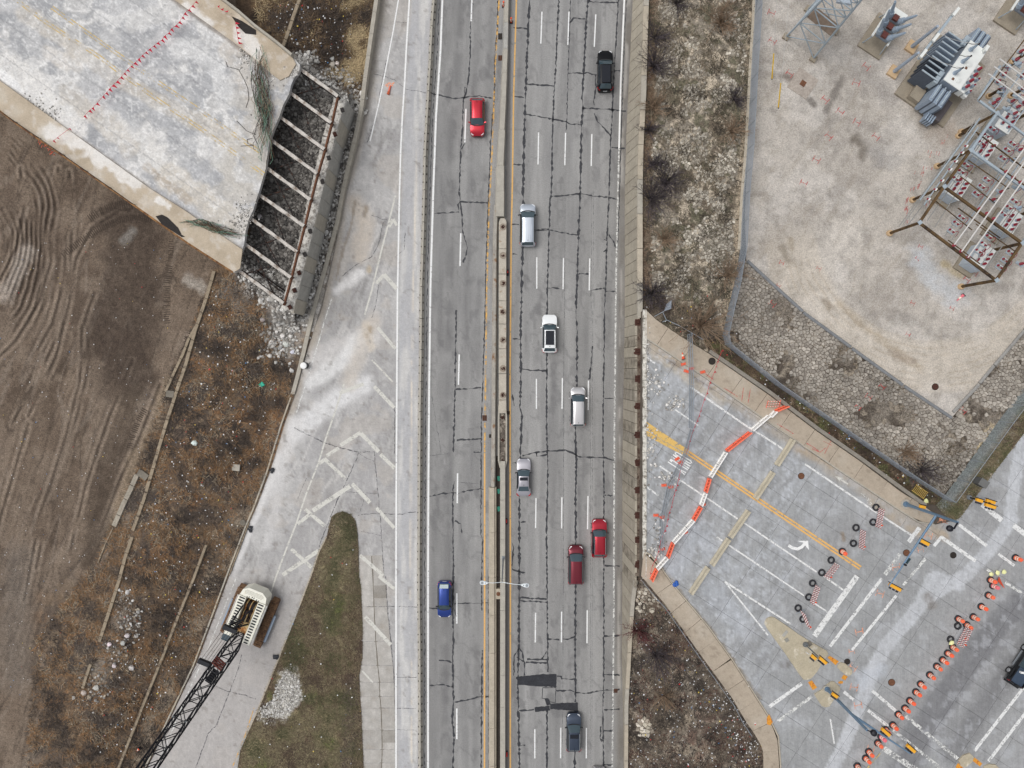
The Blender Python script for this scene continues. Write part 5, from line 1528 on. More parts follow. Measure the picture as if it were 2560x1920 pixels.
old_rail([(515,1362),(500,1402),(486,1440),(468,1486),(446,1538),(408,1637),(373,1724),(333,1825),(298,1914),(275,1975)],.34, 'long weathered kerb running down beside the crane boom', 'kerb', 60,.3)
old_rail(T(2,0,[(2150,1200),(2060,1440),(1980,1650)]),.14, 'thin pale edging at the head of the lower scrub', 'edging', 50,.15)
old_rail([(752,-60),(748,0),(733,40),(722,75),(707,115)],.42, 'weathered tan rail in the scrub above the bridge')

# FENCES
M_MESH = mesh_mat('chain_link', C(176,186,198),.42,.14)
M_MESH2 = mesh_mat('chain_link_open', C(150,158,164),.10,.14)
M_POST = mat('fence_post', C(160,168,176),.5,.4,.1,4)
def fence(pts, h, z, label, m, span=3.0, lean=0.0):
 P = [W(x, y, z) for x, y in pts]
 G = thing('chain_link_fence', label, 'fence', P[0])
 run = 0.0
 for a, b in zip(P[:-1], P[1:]):
  L = (b - a).length; n = max(1, round(L / span))
  for i in range(n):
   p = a + (b - a) * (i / n); q = a + (b - a) * ((i + 1) / n)
   u = Vector((0,0, h))
   me = bpy.data.meshes.new('wire_mesh')
   off = Vector(G.location)
   me.from_pydata([p - off + Vector((0,0,.05)), q - off + Vector((0,0,.05)), q - off + u, p - off + u],[],[(0,1,2,3)])
   at = me.attributes.new('Run', 'FLOAT_VECTOR', 'POINT')
   l = (q - p).length
   at.data.foreach_set('vector', np.array([run, 0,0, run + l, 0,0, run + l, h, 0, run, h, 0], np.float32))
   run += l
   link('wire_mesh', me, m, G)
   mb = MB(); mb.cyl(p, p + Vector((0,0, h + .08)),.04,.04,6); mb.build('post', M_POST, G)
  mb = MB(); mb.cyl(a + Vector((0,0, h)), b + Vector((0,0, h)),.028,.028,5); mb.build('top_rail', M_POST, G)
 mb = MB(); mb.cyl(P[-1], P[-1] + Vector((0,0, h + .08)),.045,.045,6); mb.build('post', M_POST, G)
 return G
fence(FB1,2.4, ZR, 'chain-link fence along the left side of the gravel yard', M_MESH)
fence(FB2,2.4, ZR, 'chain-link fence behind the tan sidewalk below the yard', M_MESH)
fence(FB3,2.4, ZR, 'chain-link fence closing the right side of the stone bank', M_MESH2)
fence([(1606,1452),(1660,1514),(1740,1630),(1826,1750),(1850,1795),(1868,1822)],1.5, ZR, 'chain-link fence on the edge of the lower sidewalk', M_MESH2)
# footing kerb under the left fence
kb = MB(); kb.sweep([W(x - 4, y, ZR - .3) for x, y in densify(FB1[:6],30)],[(-.2,0),(.2,0),(.2,.35),(-.2,.35)])
tag(kb.build('fence_footing', M_CONC_T), 'tan concrete footing along the left yard fence', 'kerb')
tm = [((1719,836),(1723,958)),((1723,962),(1722,1068)),((1725,1074),(1706,1140)),((1704,1142),(1668,1212)),((1667,1218),(1652,1290)),((1649,1294),(1649,1378))]
M_FEET = M_OR2
posn = ('first and uppermost', 'second', 'third', 'fourth', 'fifth', 'last and lowest')
for i, (a, b) in enumerate(tm):
 A, B = W(*a, ZR + .02), W(*b, ZR + .02)
 G = thing('temporary_fence', '%s temporary wire fence panel on the closed street' % posn[i], 'fence panel', A, group='temporary fence panels on the closed street')
 me = bpy.data.meshes.new('wire_mesh'); off = Vector(G.location); h = 1.9
 me.from_pydata([A - off + Vector((0,0,.1)), B - off + Vector((0,0,.1)), B - off + Vector((0,0, h)), A - off + Vector((0,0, h))],[],[(0,1,2,3)])
 at = me.attributes.new('Run', 'FLOAT_VECTOR', 'POINT'); L = (B - A).length
 at.data.foreach_set('vector', np.array([0,0,0, L, 0,0, L, h, 0,0, h, 0], np.float32))
 link('wire_mesh', me, mesh_mat('panel_wire', C(120,128,134),.12,.10), G)
 for z in (.1,1.0, h):
  mb = MB(); mb.cyl(A + Vector((0,0, z)), B + Vector((0,0, z)),.04,.04,5); mb.build('rail', M_POST, G)
 for q in (A, B):
  mb = MB(); mb.cyl(q, q + Vector((0,0, h)),.025,.025,5); mb.build('upright', M_POST, G)
blocks = [(1709,910,.3),(1716,928,-.3),(1729,921,.1),(1757,930,.2),(1693,1147,.5),(1701,1156,.5),(1660,1213,.1),(1677,1217,.2),(1640,1288,0),(1655,1293,.2),(1656,1373,.3),(1713,1331,.4),(1758,1261,.2)]
where = ('beside the cone at the kerb', 'in the wet gutter', 'under the second fence panel', 'on the sidewalk beside the manhole', 'on the first letters of ONLY', 'on the last letters of ONLY', 'left one below ONLY', 'right one below ONLY', 'left one of the low pair', 'right one of the low pair', 'at the foot of the last panel', 'behind the lowest long white barrier', 'behind the orange middle barrier')
for (px, py, rz), wh in zip(blocks, where):
 q = W(px, py, ZR + (.14 if 'sidewalk' in wh else .01))
 G = thing('ballast_block', 'orange plastic fence foot %s' % wh, 'ballast block', q, rz)
 mb = MB(); mb.box((0,0,.07),(.62,.34,.14), taper=.8); mb.build('block', M_FEET, G, True)
 mb = MB(); mb.box((0,0,.155),(.2,.14,.03)); mb.build('socket', M_OR, G, True)

# VEHICLES
def paint(name, rgb):
 m = mat(name, rgb, .30,0.0 if min(rgb) > .75 else .55,.0,4,.5, coat=.5)
 return m
M_GLASS = mat('car_glass', C(56,74,82),.06,.0,.0,3,.8, coat=.3)  # bluish sky reflection is put into the base colour
M_GLASS2 = mat('side_glass', C(40,46,52),.08,.0,.0,3,.6)
M_ROOFG = mat('roof_glass', C(30,33,40),.12,.0,.0,3,.4)
M_TRIM = mat('car_trim', C(30,31,34),.5,0,.0,3,.4)
M_TYRE = mat('tyre', C(38,38,40),.85,0,.1,5)
M_RIM = mat('alloy', C(188,190,192),.35,.7,.0,3)
M_HEAD = mat('headlamp', C(236,238,240),.15,0,.0,3,.7, coat=.5)
M_TAIL = mat('tail_lamp', C(176,24,30),.2,0,.0,3,.6, coat=.5)
M_PLATE = mat('plate', C(220,222,224),.5)
def car(name, label, px, py, rz, L, Wd, Hh, pm, kind='suv', group=None, sunroof=None, rails=None, ribs=0, z=0.0, rear_shelf=None, head=True, mirror=None, roofm=None):
 "car lofted from stations; front toward local -y turned by rz (rz = 0: nose up the picture)"
 q = W(px, py, z)
 G = thing(name, label, 'car', q, rz, group)
 hw = Wd / 2
 cowl, r0, r1, tail = {'suv': (.27,.41,.88,.965), 'sedan': (.30,.45,.72,.86), 'hatch': (.25,.40,.86,.965), 'van': (.20,.36,.93,.985)}[kind]
 ts = sorted(set([0,.012,.03,.06,.1,.16,.22, cowl, cowl + (r0 - cowl) * .35, cowl + (r0 - cowl) * .7, r0, r0 + .03,(r0 + r1) / 2 - .1,(r0 + r1) / 2,(r0 + r1) / 2 + .1, r1 - .03, r1, r1 + (tail - r1) * .5, tail, (tail + 1) / 2,.985,1.0]))
 belt = Hh * .60
 hood = Hh * (.62 if kind != 'van' else .66)
 deckz = Hh * .66
 def w_of(t):
  f = 1 - .30 * max(0,(.10 - t) / .10) ** 2.2 - .20 * max(0,(t - .93) / .07) ** 2.4 - .03 * max(0,(.3 - t) / .3)
  return hw * f
 def top_of(t):
  if t <= cowl:
   k = t / cowl
   return Hh * .40 + (hood - Hh * .40) * (1 - (1 - k) ** 3.2) + .02 * k
  if t < r0:
   k = (t - cowl) / (r0 - cowl)
   return hood + (Hh - .03 - hood) * (k ** .85)
  if t <= r1:
   k = (t - r0) / (r1 - r0)
   return Hh - .03 + .05 * math.sin(math.pi * min(1, k * .9 + .05)) - .06 * k * k
  if t <= tail:
   k = (t - r1) / (tail - r1)
   lo = deckz if kind == 'sedan' else belt + .04
   return (Hh - .08) + (lo - (Hh - .08)) * (k ** 1.1)
  k = (t - tail) / (1 - tail)
  lo = deckz if kind == 'sedan' else belt + .04
  return lo - (lo - Hh * .42) * (k ** 2.5) * .75
 def green(t): return cowl < t < tail
 rows = []
 for t in ts:
  w = w_of(t); h = top_of(t)
  b = min(belt + .02 * t, h - .03)
  if cowl <= t <= tail:
   kk = max(0.0, min(1.0,(h - b) / (Hh - b)))
   rw = w * (.93 - .22 * kk); ro = .05 + .03 * kk
  else:
   rw = w * .86; ro = .04
  y = (t - .5) * -L
  zb = .13 + .10 * max(0,(.05 - t) / .05)
  rows.append([(w * .94, y, zb),(w, y, .48),(w, y, b - .14),(w * .965, y, b),(rw, y, max(b + .01, h - ro)),(rw * .86, y, h - ro * .25),(rw * .45, y, h),(0, y, h + .005)])
 nC = 8
 full = [[(-x, y, z) for x, y, z in r] + [(x, y, z) for x, y, z in r[::-1][1:]] for r in rows]
 m = len(full[0])
 parts = {'body': [], 'windshield': [], 'rear_window': [], 'side_window': [], 'side_window2': [], 'roof': [], 'hood': []}
 for i in range(len(ts) - 1):
  tm_ = (ts[i] + ts[i + 1]) / 2
  for j in range(m - 1):
   jj = j if j < nC - 1 else (m - 2 - j)
   key = 'body'
   if cowl < tm_ < r0:
    if jj >= 4: key = 'windshield'
    elif jj == 3 and tm_ > cowl + (r0 - cowl) * .5: key = 'side_window' if j < nC - 1 else 'side_window2'
   elif r0 <= tm_ <= r1:
    if jj >= 4: key = 'roof'
    elif jj == 3: key = 'side_window' if j < nC - 1 else 'side_window2'
   elif r1 < tm_ < tail:
    if jj >= 5: key = 'rear_window'
    elif jj == 3 and kind == 'sedan' and tm_ < r1 + (tail - r1) * .5: key = 'side_window' if j < nC - 1 else 'side_window2'
   elif tm_ <= cowl and jj >= 4 and tm_ > .035: key = 'hood'
   parts[key].append((i, j))
 def emit(key, nm, mt, lift=0.0):
  fs = parts[key]
  if not fs: return None
  idx = {}; vs = []; ff = []
  def vid(i, j):
   if (i, j) not in idx:
    idx[(i, j)] = len(vs); p = full[i][j]; vs.append((p[0], p[1], p[2] + lift))
   return idx[(i, j)]
  for i, j in fs: ff.append((vid(i, j), vid(i, j + 1), vid(i + 1, j + 1), vid(i + 1, j)))
  if key == 'body':
   for i in (0, len(full) - 1): ff.append(tuple(vid(i, j) for j in range(m)))
  o = link(nm, (lambda me: (me.from_pydata(vs, [], ff), me.update(), me)[2])(bpy.data.meshes.new(nm)), mt, G)
  return smooth_angle(o, 50)
 emit('body', 'body', pm); emit('hood', 'hood', pm); emit('roof', 'roof', roofm or pm)
 emit('windshield', 'windshield', M_GLASS); emit('rear_window', 'rear_window', M_GLASS)
 emit('side_window', 'side_window', M_GLASS2); emit('side_window2', 'side_window', M_GLASS2)
 # cowl gap, wheels, mirrors, lamps
 yc = (cowl - .5) * -L
 cv = []
 w = w_of(cowl) * .86
 for k in range(9):
  x = -w + 2 * w * k / 8
  bow = .16 * (1 - (x / w) ** 2)
  cv.append((x, yc + bow - .12, top_of(cowl) + .025)); cv.append((x, yc + bow + .0, top_of(cowl - .01) + .03))
 mb = MB(); mb.add(cv, [(2 * k, 2 * k + 2,2 * k + 3,2 * k + 1) for k in range(8)]); mb.build('wiper_cowl', M_TRIM, G, True)
 for t in (.19,.80):
  for s in (-1,1):
   y = (t - .5) * -L; x = s * (w_of(t) - .10)
   mb = MB(); mb.cyl((x - s * .1, y, .33),(x + s * .115, y, .33),.34,.33,16); wl = mb.build('wheel', M_TYRE, G, True)
   mb = MB(); mb.cyl((x + s * .115, y, .33),(x + s * .13, y, .33),.22,.2,12); mb.build('rim', M_RIM, wl, True)
 for s in (-1,1):
  t = cowl + (r0 - cowl) * .45
  y = (t - .5) * -L
  mb = MB(); mb.bar((s * w_of(t) * .96, y, belt + .02),(s * (w_of(t) + .2), y - .05, belt + .06),.12,.14); mb.build('mirror', mirror or M_TRIM, G, True)
  # lamps hug the corners
  if head:
   y0 = (.035 - .5) * -L; wv = w_of(.045)
   mb = MB(); zt = top_of(.06) - .04
   pts = [(s * wv * .98,(.13 - .5) * -L, zt + .02),(s * wv * .93,(.075 - .5) * -L, zt),(s * wv * .80, y0 + .02, zt - .06),(s * wv * .58, y0 + .08, zt - .04)]
   mb.tube(pts, .055,5); mb.build('headlight', M_HEAD, G, True)
  mb = MB(); wv = w_of(.965); mb.tube([(s * wv * .99,(.915 - .5) * -L, belt - .02),(s * wv * .95,(.962 - .5) * -L, belt - .06),(s * wv * .72,(.992 - .5) * -L, belt - .10)],.07,5); mb.build('tail_light', M_TAIL, G, True)
 mb = MB(); mb.box((0, L / 2 - .015,.52),(.9,.05,.22)); mb.build('grille', M_TRIM, G, True)
 mb = MB(); mb.box((0,-L / 2 + .005,.62),(.5,.04,.14)); mb.build('number_plate', M_PLATE, G, True)
 zroof = Hh + .03
 if sunroof:
  a, b = sunroof
  mb = MB(); wv = w_of(.6) * .56
  y0, y1 = (a - .5) * -L, (b - .5) * -L
  mb.box((0,(y0 + y1) / 2, zroof),(wv * 2, abs(y1 - y0),.02)); mb.build('sunroof', M_ROOFG, G, True)
 if rails is not None:
  for s in (-1,1):
   x = s * w_of(.6) * .70
   mb = MB(); mb.tube([(x, (r0 + .04 - .5) * -L, Hh - .02),(x, (r0 + .07 - .5) * -L, Hh + .05),(x, (r1 - .05 - .5) * -L, Hh + .03),(x, (r1 - .01 - .5) * -L, Hh - .04)],.028,5); mb.build('roof_rail', rails, G, True)
 for k in range(ribs):
  x = (k - (ribs - 1) / 2) * .24
  mb = MB(); mb.box((x, ((r0 + r1) / 2 + .06 - .5) * -L, zroof - .008),(.045,(r1 - r0) * L * .68,.02)); mb.build('roof_rib', pm, G, True)
 mb = MB(); mb.cyl((0,(r1 - .03 - .5) * -L, Hh - .02),(0,(r1 - .05 - .5) * -L, Hh + .09),.04,.02,6); mb.build('antenna', M_TRIM, G, True)
 if rear_shelf:
  emit  # shelf seen through the rear window
  mb = MB(); wv = w_of(.93) * .62; y0, y1 = (r1 + .004 - .5) * -L, (tail - .02 - .5) * -L
  za, zb = top_of(r1 + .004) + .02, top_of(tail - .02) + .02
  mb.add([(-wv, y0, za),(wv, y0, za),(wv * .95, y1, zb),(-wv * .95, y1, zb)],[(0,1,2,3)]); mb.build('rear_sunshade', rear_shelf, G, True)
 return G
PI = math.pi
P_RED = paint('paint_red', C(186,30,48)); P_BLK = mat('paint_black', C(16,17,20),.35,0,0,3,.2); P_SIL = paint('paint_silver', C(196,203,212)); P_WHT = paint('paint_white', C(236,238,238))
P_GRY = paint('paint_champagne', C(176,174,180)); P_BLU = paint('paint_blue', C(34,62,138)); P_MAR = paint('paint_maroon', C(116,32,46)); P_RED2 = paint('paint_crimson', C(170,30,48)); P_SLT = paint('paint_slate', C(64,74,90)); P_SIL2 = paint('paint_pale_silver', C(208,206,206))
GC_ = 'cars driving on the freeway'
M_RAIL = mat('rail_alloy', C(170,176,182),.35,.6,0)
car('red_hatchback', 'bright red hatchback coming down the left carriageway near the top', 1194,298, PI, 4.60,1.82,1.62, P_RED, 'suv', GC_, mirror=P_RED)
car('black_suv', 'black crossover with dark glass roof in the right lane near the top', 1511,183,0,4.95,1.90,1.60, P_BLK, 'suv', GC_, sunroof=(.44,.86), rails=None)
car('silver_suv', 'silver ribbed-roof suv in the lane beside the median', 1319,566,0,5.25,2.02,1.80, P_SIL, 'van', GC_, ribs=5, rails=M_RAIL)
car('white_suv', 'white suv with long black glass roof in mid freeway', 1373,835,0,4.75,1.88,1.65, P_WHT, 'suv', GC_, sunroof=(.43,.80), rails=P_WHT, mirror=P_WHT)
car('silver_suv', 'pale silver suv with ribbed roof beside a dashed line', 1443,1016,0,4.95,1.92,1.76, P_SIL2, 'van', GC_, ribs=5, rails=M_RAIL, mirror=P_SIL2)
car('grey_sedan', 'champagne grey sedan with small sunroof beside the median', 1309,1191,0,4.75,1.78,1.46, P_GRY, 'sedan', GC_, sunroof=(.475,.56))
car('blue_hatchback', 'deep blue hatchback driving down the left carriageway', 1112.5,1494, PI, 4.55,1.76,1.55, P_BLU, 'hatch', GC_, mirror=M_TRIM, rear_shelf=mat('sunshade', C(198,212,214),.6), rails=None)
car('red_suv', 'crimson suv with pale roof rails, right one of the red pair', 1496,1342,0,4.80,1.90,1.74, P_RED2, 'suv', GC_, ribs=3, rails=M_RAIL)
car('maroon_van', 'dark maroon minivan, left one of the red pair', 1438,1408,0,4.95,1.92,1.74, P_MAR, 'van', GC_)
car('slate_suv', 'slate blue suv with a sunroof just below the black patches', 1433,1823,0,4.85,1.86,1.68, P_SLT, 'suv', GC_, sunroof=(.46,.56), rails=M_RAIL)
car('white_car', 'nose of a pale car cut off by the bottom edge', 1496,1957,0,4.7,1.86,1.6, P_SIL2, 'suv', GC_)

# black off-roader cut by the right edge
def pickup():
 z = ZR + .005
 q = W(2546,1640, z)
 d = W(2559,1602, z) - W(2515,1667, z)
 rz = math.atan2(d.y, d.x) - PI / 2
 G = thing('black_pickup', 'black open-bed pickup with big wheels cut off by the right edge', 'pickup truck', W(2552,1655, z), rz)
 M_B = paint('paint_truck_black', C(26,28,32)); M_IN = mat('truck_bed', C(58,72,90),.6,0,.15,3)
 L, w = 5.3,1.86
 mb = MB(); mb.box((0,.1,.78),(w, L, .5)); o = mb.build('body', M_B, G, True)
 bv = o.modifiers.new('b', 'BEVEL'); bv.width = .09; bv.segments = 2
 for s in (-1,1):
  mb = MB(); mb.box((s * (w / 2 - .06),-1.5,1.12),(.1,1.9,.22)); mb.build('bed_side', M_B, G, True)
  mb = MB(); mb.box((s * (w / 2 + .06),.2,.42),(.16,2.0,.07)); mb.build('side_step', M_RAIL, G, True)
  for y in (-1.55,1.6):
   mb = MB(); mb.cyl((s * (w / 2 - .16), y, .40),(s * (w / 2 + .12), y, .40),.41,.41,20); wl = mb.build('wheel', M_TYRE, G, True)
   mb = MB(); mb.cyl((s * (w / 2 + .12), y, .40),(s * (w / 2 + .15), y, .40),.24,.2,12); mb.build('rim', M_RIM, wl, True)
   mb = MB(); mb.box((s * (w / 2 + .06), y, .92),(.2,1.06,.10)); mb.build('fender', M_TRIM, G, True)
  mb = MB(); mb.box((s * (w / 2 - .14),-2.5,.95),(.2,.14,.34)); mb.build('tail_light', M_TAIL, G, True)
 mb = MB(); mb.box((0,-2.52,.98),(w - .1,.1,.5)); mb.build('tailgate', M_B, G, True)
 mb = MB(); mb.box((0,-2.72,.55),(w, .22,.2)); mb.build('rear_bumper', M_TRIM, G, True)
 mb = MB(); mb.box((0,-1.5,1.035),(w - .25,1.9,.03)); mb.build('bed_floor', M_IN, G, True)
 mb = MB(); mb.box((0,.3,1.45),(w - .2,1.7,.85), taper=.84); c = mb.build('cab', M_GLASS, G, True)
 mb = MB(); mb.box((0,.3,1.89),(w - .44,1.46,.05)); mb.build('cab_roof', M_B, G, True)
 mb = MB(); mb.box((0,1.95,1.1),(w - .15,1.4,.2)); mb.build('hood', M_B, G, True)
 mb = MB(); mb.cyl((.35,-2.45,1.1),(.35,-2.62,1.1),.36,.36,16); mb.cyl((.35,-2.62,1.1),(.35,-2.66,1.1),.2,.2,12); mb.build('spare_wheel', M_TYRE, G, True)
 mb = MB(); mb.box((-.2,-.95,1.2),(.55,.22,.28),.4); b = mb.build('parcel', M_WHT); b.parent = G; tag(b)
 return G
pickup()

# SUBSTATION
M_TGREY = mat('transformer_grey', C(160,172,186),.5,.05,.1,2)
M_TWHITE = mat('transformer_white', C(226,228,224),.5,0,.05,1.5)
M_FIN = mat('radiator_grey', C(148,162,178),.5,.05,.12,3)
M_FIND = mat('radiator_dark', C(84,92,104),.6,.1,.15,3)
M_PORC = mat('bushing_grey', C(150,164,178),.35,0,.05,3)
M_PORCR = mat('insulator_red', C(140,36,52),.35,0,.1,3)
M_BRN = mat('brown_porcelain', C(100,56,50),.4,0,.1,3)
M_PAD = mat('equipment_pad', C(150,140,124),.92,0,.15,1.5, speck=.12)
M_PADL = mat('tan_block', C(198,170,134),.9,0,.1,1.5)
M_CAB = mat('cabinet_paint', C(186,196,206),.5,0,.06,2)
M_BUS = mat('bus_pipe', C(208,206,202),.5,.1,.05,2)
M_BROWN = mat('weathering_steel', C(104,82,54),.8,.2,.25,1.2, rust=C(56,44,36), rust_amt=.45)
M_CORE = mat('galv_frame', C(172,184,192),.5,.3,.12,2)
def frame2(px_a, px_b, z):
 a, b = W(*px_a, z), W(*px_b, z)
 d = (b - a).normalized()
 return a, b, d, Vector((d.y, -d.x, 0))
# power transformer
zt = ZR + 4.0
pa, pb, U, V = frame2((2359,198),(2427,100), zt)     # long edge of the lid, left side
if V.x < 0: V = -V
Lt, Wt = (pb - pa).length, (W(2397,229, zt) - pa).length
TC = pa + U * Lt / 2 + V * Wt / 2; TC.z = ZR
TR = thing('transformer', 'large grey power transformer with white lid and radiator banks', 'transformer', TC)
def L3(u, v, z): return TC + U * u + V * v + Vector((0,0, z))
rzT = math.atan2(U.y, U.x)
def tbox(mb, u, v, z, du, dv, dz, taper=1.0): return mb.box(L3(u, v, z),(du, dv, dz), rzT, taper=taper)
mb = MB(); tbox(mb, -.2,-.3,.15, Lt + 3.2, Wt + 4.6,.3); mb.build('plinth', M_PAD, TR)
mb = MB(); tbox(mb, 0,0,2.1, Lt - .3, Wt - .3,3.6); mb.build('tank', M_TGREY, TR)
mb = MB(); tbox(mb, 0,0,3.95, Lt, Wt, .12); lid = mb.build('lid', M_TWHITE, TR)
for k in range(9):      # left radiator bank, one panel after another
 u = -2.6 + k * .62
 mb = MB(); tbox(mb, u, -Wt / 2 - 1.35,1.95,.16,2.0,2.7); o = mb.build('radiator_panel', M_FIN if k > 3 else M_FIND, TR)
 mb = MB(); mb.cyl(L3(u, -Wt / 2 - 2.35,3.38), L3(u, -Wt / 2 - .3,3.38),.09,.09,8); mb.build('header_pipe', M_CORE, o)
for su, n in ((-1,3),(1,3)):
 for k in range(n):
  v = -.75 + k * .62
  mb = MB(); tbox(mb, su * (Lt / 2 + 1.2), v, 1.9,1.9,.42,2.7); o = mb.build('radiator_panel', M_FIN, TR)
  mb = MB(); mb.cyl(L3(su * (Lt / 2 + .15), v, 3.34), L3(su * (Lt / 2 + 2.0), v, 3.34),.09,.09,8); mb.build('header_pipe', M_CORE, o)
  mb = MB(); tbox(mb, su * (Lt / 2 + 1.2), v + .31,1.9,1.9,.18,2.4); mb.build('radiator_gap', M_FIND, TR)  # dark filler box puts shade into the slot between panels
for k, (u, v) in enumerate(((-1.35,-.45),(.15,-.45),(1.65,-.5))):     # high voltage bushings
 b = L3(u, v, 4.0)
 mb = MB(); mb.lathe([(.24,0),(.24,.12),(.17,.16),(.19,.3),(.15,.36),(.18,.5),(.14,.56),(.17,.7),(.12,.76),(.15,.9),(.1,.96),(.08,1.25),(.05,1.3)],12, b); mb.build('bushing', M_PORC, TR)
 mb = MB(); mb.cyl(b + Vector((0,0,1.3)), b + Vector((0,0,1.42)),.09,.09,8); mb.tube([b + Vector((0,0,1.36)), b - U * .3 - V * .5 + Vector((0,0,1.2)), b - V * .9 + Vector((0,0,.5))],.03,5); mb.build('bushing_cap', M_STEEL, TR)
for u, v in ((-1.7,.25),(.35,.25)):
 mb = MB(); mb.lathe([(.36,0),(.36,.08),(.26,.1),(.26,.14),(.06,.16),(.06,.2)],18, L3(u, v, 4.01)); mb.build('manhole_cover', M_TWHITE, lid)
for u, v in ((-1.95,-.25),(-.2,.25)):
 mb = MB(); tbox(mb, u, v, 4.03,.25,.25,.05); mb.build('nameplate', M_RUST2, lid)
mb = MB(); tbox(mb, -.6, Wt / 2 + .35,3.2,3.4,.6,.9); mb.build('throat_box', M_TWHITE, TR)
for k in range(4):
 b = L3(-1.9 + k * .75, Wt / 2 + .35,3.65)
 mb = MB(); mb.cyl(b, b + Vector((0,0,.45)),.2,.17,10); mb.build('bushing_base', M_PORC, TR)
 mb = MB(); mb.lathe([(.15,.45),(.18,.55),(.12,.6),(.17,.72),(.11,.78),(.15,.9),(.07,1.0)],10, b); mb.build('red_bushing', M_PORCR, TR)
mb = MB(); tbox(mb, -.9, Wt / 2 + 1.1,2.8,2.4,.5,.5); mb.build('arrester_shelf', M_TWHITE, TR)
for k in range(3):
 b = L3(-1.7 + k * .8, Wt / 2 + 1.1,3.05)
 mb = MB(); mb.lathe([(.17,0),(.17,.5),(.1,.55),(.12,.62),(.05,.66)],10, b); mb.build('arrester', M_TGREY, TR)
 mb = MB(); mb.cyl(b + Vector((0,0,.66)), b + Vector((0,0,.76)),.11,.09,8); mb.build('arrester_cap', M_PORCR, TR)
mb = MB(); tbox(mb, -Lt / 2 - 1.0,1.4,.75,2.6,1.3,1.2); mb.build('control_cabinet', mat('dark_cabinet', C(84,78,80),.6,0,.1), TR)
mb = MB(); mb.cyl(L3(-1.6,-Wt / 2 - .6,3.9), L3(1.2,-Wt / 2 - .6,3.9),.22,.22,12) if False else tbox(mb, -2.1,-Wt / 2 - .35,2.6,1.5,.5,1.4); mb.build('conservator', M_CORE, TR)
for k in range(4):
 mb = MB(); tbox(mb, -Lt / 2 - 2.5,.5 + k * .28,.9,.9,.16,1.0); mb.build('cooling_box', M_FIN, TR)
mb = MB(); tbox(mb, 2.5,.7,4.3,.5,.35,.5); mb.cyl(L3(2.2,.75,4.0), L3(2.2,.75,4.6),.14,.14,10); mb.build('relief_valve', M_TWHITE, TR)
mb = MB(); tbox(mb, 2.4,-1.4,3.6,1.1,.5,.3); mb.tube([L3(2.6,-1,3.9), L3(2.2,-1.5,4.1), L3(1.5,-1.6,4.0)],.06,6); mb.build('oil_pipe', M_CORE, TR)
q = W(2282,242, ZR); mb = MB(); mb.box(q + Vector((0,0,.5)),(1.5,1.3,1.0), rzT); tag(mb.build('concrete_block', M_PAD), 'weathered concrete block at the left foot of the transformer', 'block')

# oil breaker beside the tower
def breaker(center, z, ang, name, label, full=True):
 q = W(*center, z)
 G = thing(name, label, 'circuit breaker', q, ang)
 mb = MB(); mb.box((0,0,.12),(4.4,3.0,.24)); mb.build('pad', M_PAD, G, True)
 for sx in (-1,1):
  for sy in (-1,1):
   mb = MB(); mb.bar((sx * 1.7, sy * 1.2,.2),(sx * 1.5, sy * .9,1.9),.1,.1); mb.build('leg', M_CORE, G, True)
 for sy in (-1,1):
  mb = MB(); mb.bar((-1.6, sy * 1.0,1.9),(1.6, sy * 1.0,1.9),.22,.2); mb.build('frame_rail', M_TWHITE, G, True)
 mb = MB(); mb.box((1.9,0,1.7),(.7,2.1,.9)); mb.build('mechanism_box', M_TWHITE, G, True)
 for i in range(3):
  x = -1.15 + i * 1.1
  mb = MB(); mb.cyl((x, -.75,2.1),(x, .75,2.1),.36,.36,14); mb.build('tank', mat('breaker_tank', C(120,128,138),.5,.1), G, True)
  mb = MB(); mb.box((x, 0,2.45),(.62,.62,.3)); mb.build('tank_cover', M_BRN, G, True)
  for sy in (-1,1):
   a = Vector((x, sy * .62,2.35)); b = Vector((x + .05, sy * 1.35,4.3));
   mb = MB(); mb.cyl(a, a + (b - a) * .25,.34,.30,12); mb.build('bushing_base', M_PORC, G, True)
   mb = MB(); mb.cyl(a + (b - a) * .25, b, .22,.13,12); mb.cyl(b, b + (b - a).normalized() * .15,.07,.07,6); mb.build('bushing', M_PORC, G, True)
 return G
bang = math.radians(57)
breaker((2196,92), ZR, bang, 'circuit_breaker', 'grey circuit breaker with three brown blocks and six bushings')
q = W(2520,55, ZR)
breaker((2535,30), ZR, bang, 'circuit_breaker', 'circuit breaker on a pad cut off by the top right corner')
# pole frame
PF = thing('bus_support', 'two blue grey posts carrying a sloping white bus bar', 'support frame', W(2277,119, ZR))
zb = ZR + 4.9
for p in ((2277,119),(2232.5,181)):
 b = W(*p, ZR)
 mb = MB(); mb.box(b + Vector((0,0,.15)),(1.25,1.15,.3), bang); mb.build('foundation', M_PADL, PF)
 mb = MB(); mb.cyl(b + Vector((0,0,.3)), Vector((b.x, b.y, zb)),.22,.14,12); mb.build('post', M_TGREY, PF)
a, b = W(2296,147, zb + .1), W(2387,30, zb + .1)
mb = MB(); mb.bar(a, b, .26,.26); mb.build('crossbar', M_CORE, PF)
d = (b - a).normalized()
for t in (.08,.42,.97):
 c = a + (b - a) * t
 mb = MB(); mb.bar(c - d * .5 + Vector((0,0,.35)), c + d * .5 + Vector((0,0,.35)),.3,.22); mb.cyl(c + Vector((0,0,.1)), c + Vector((0,0,.35)),.15,.12,8); mb.build('clamp', M_TWHITE, PF)
def wire(pts, r, label, m=None):
 mb = MB(); mb.tube(pts, r, 4)
 tag(mb.build('power_line', m or M_BUS), label, 'cable')
def sag(a, b, s, n=8): return [a + (b - a) * (i / n) + Vector((0,0,-s * 4 * (i / n) * (1 - i / n))) for i in range(n + 1)]
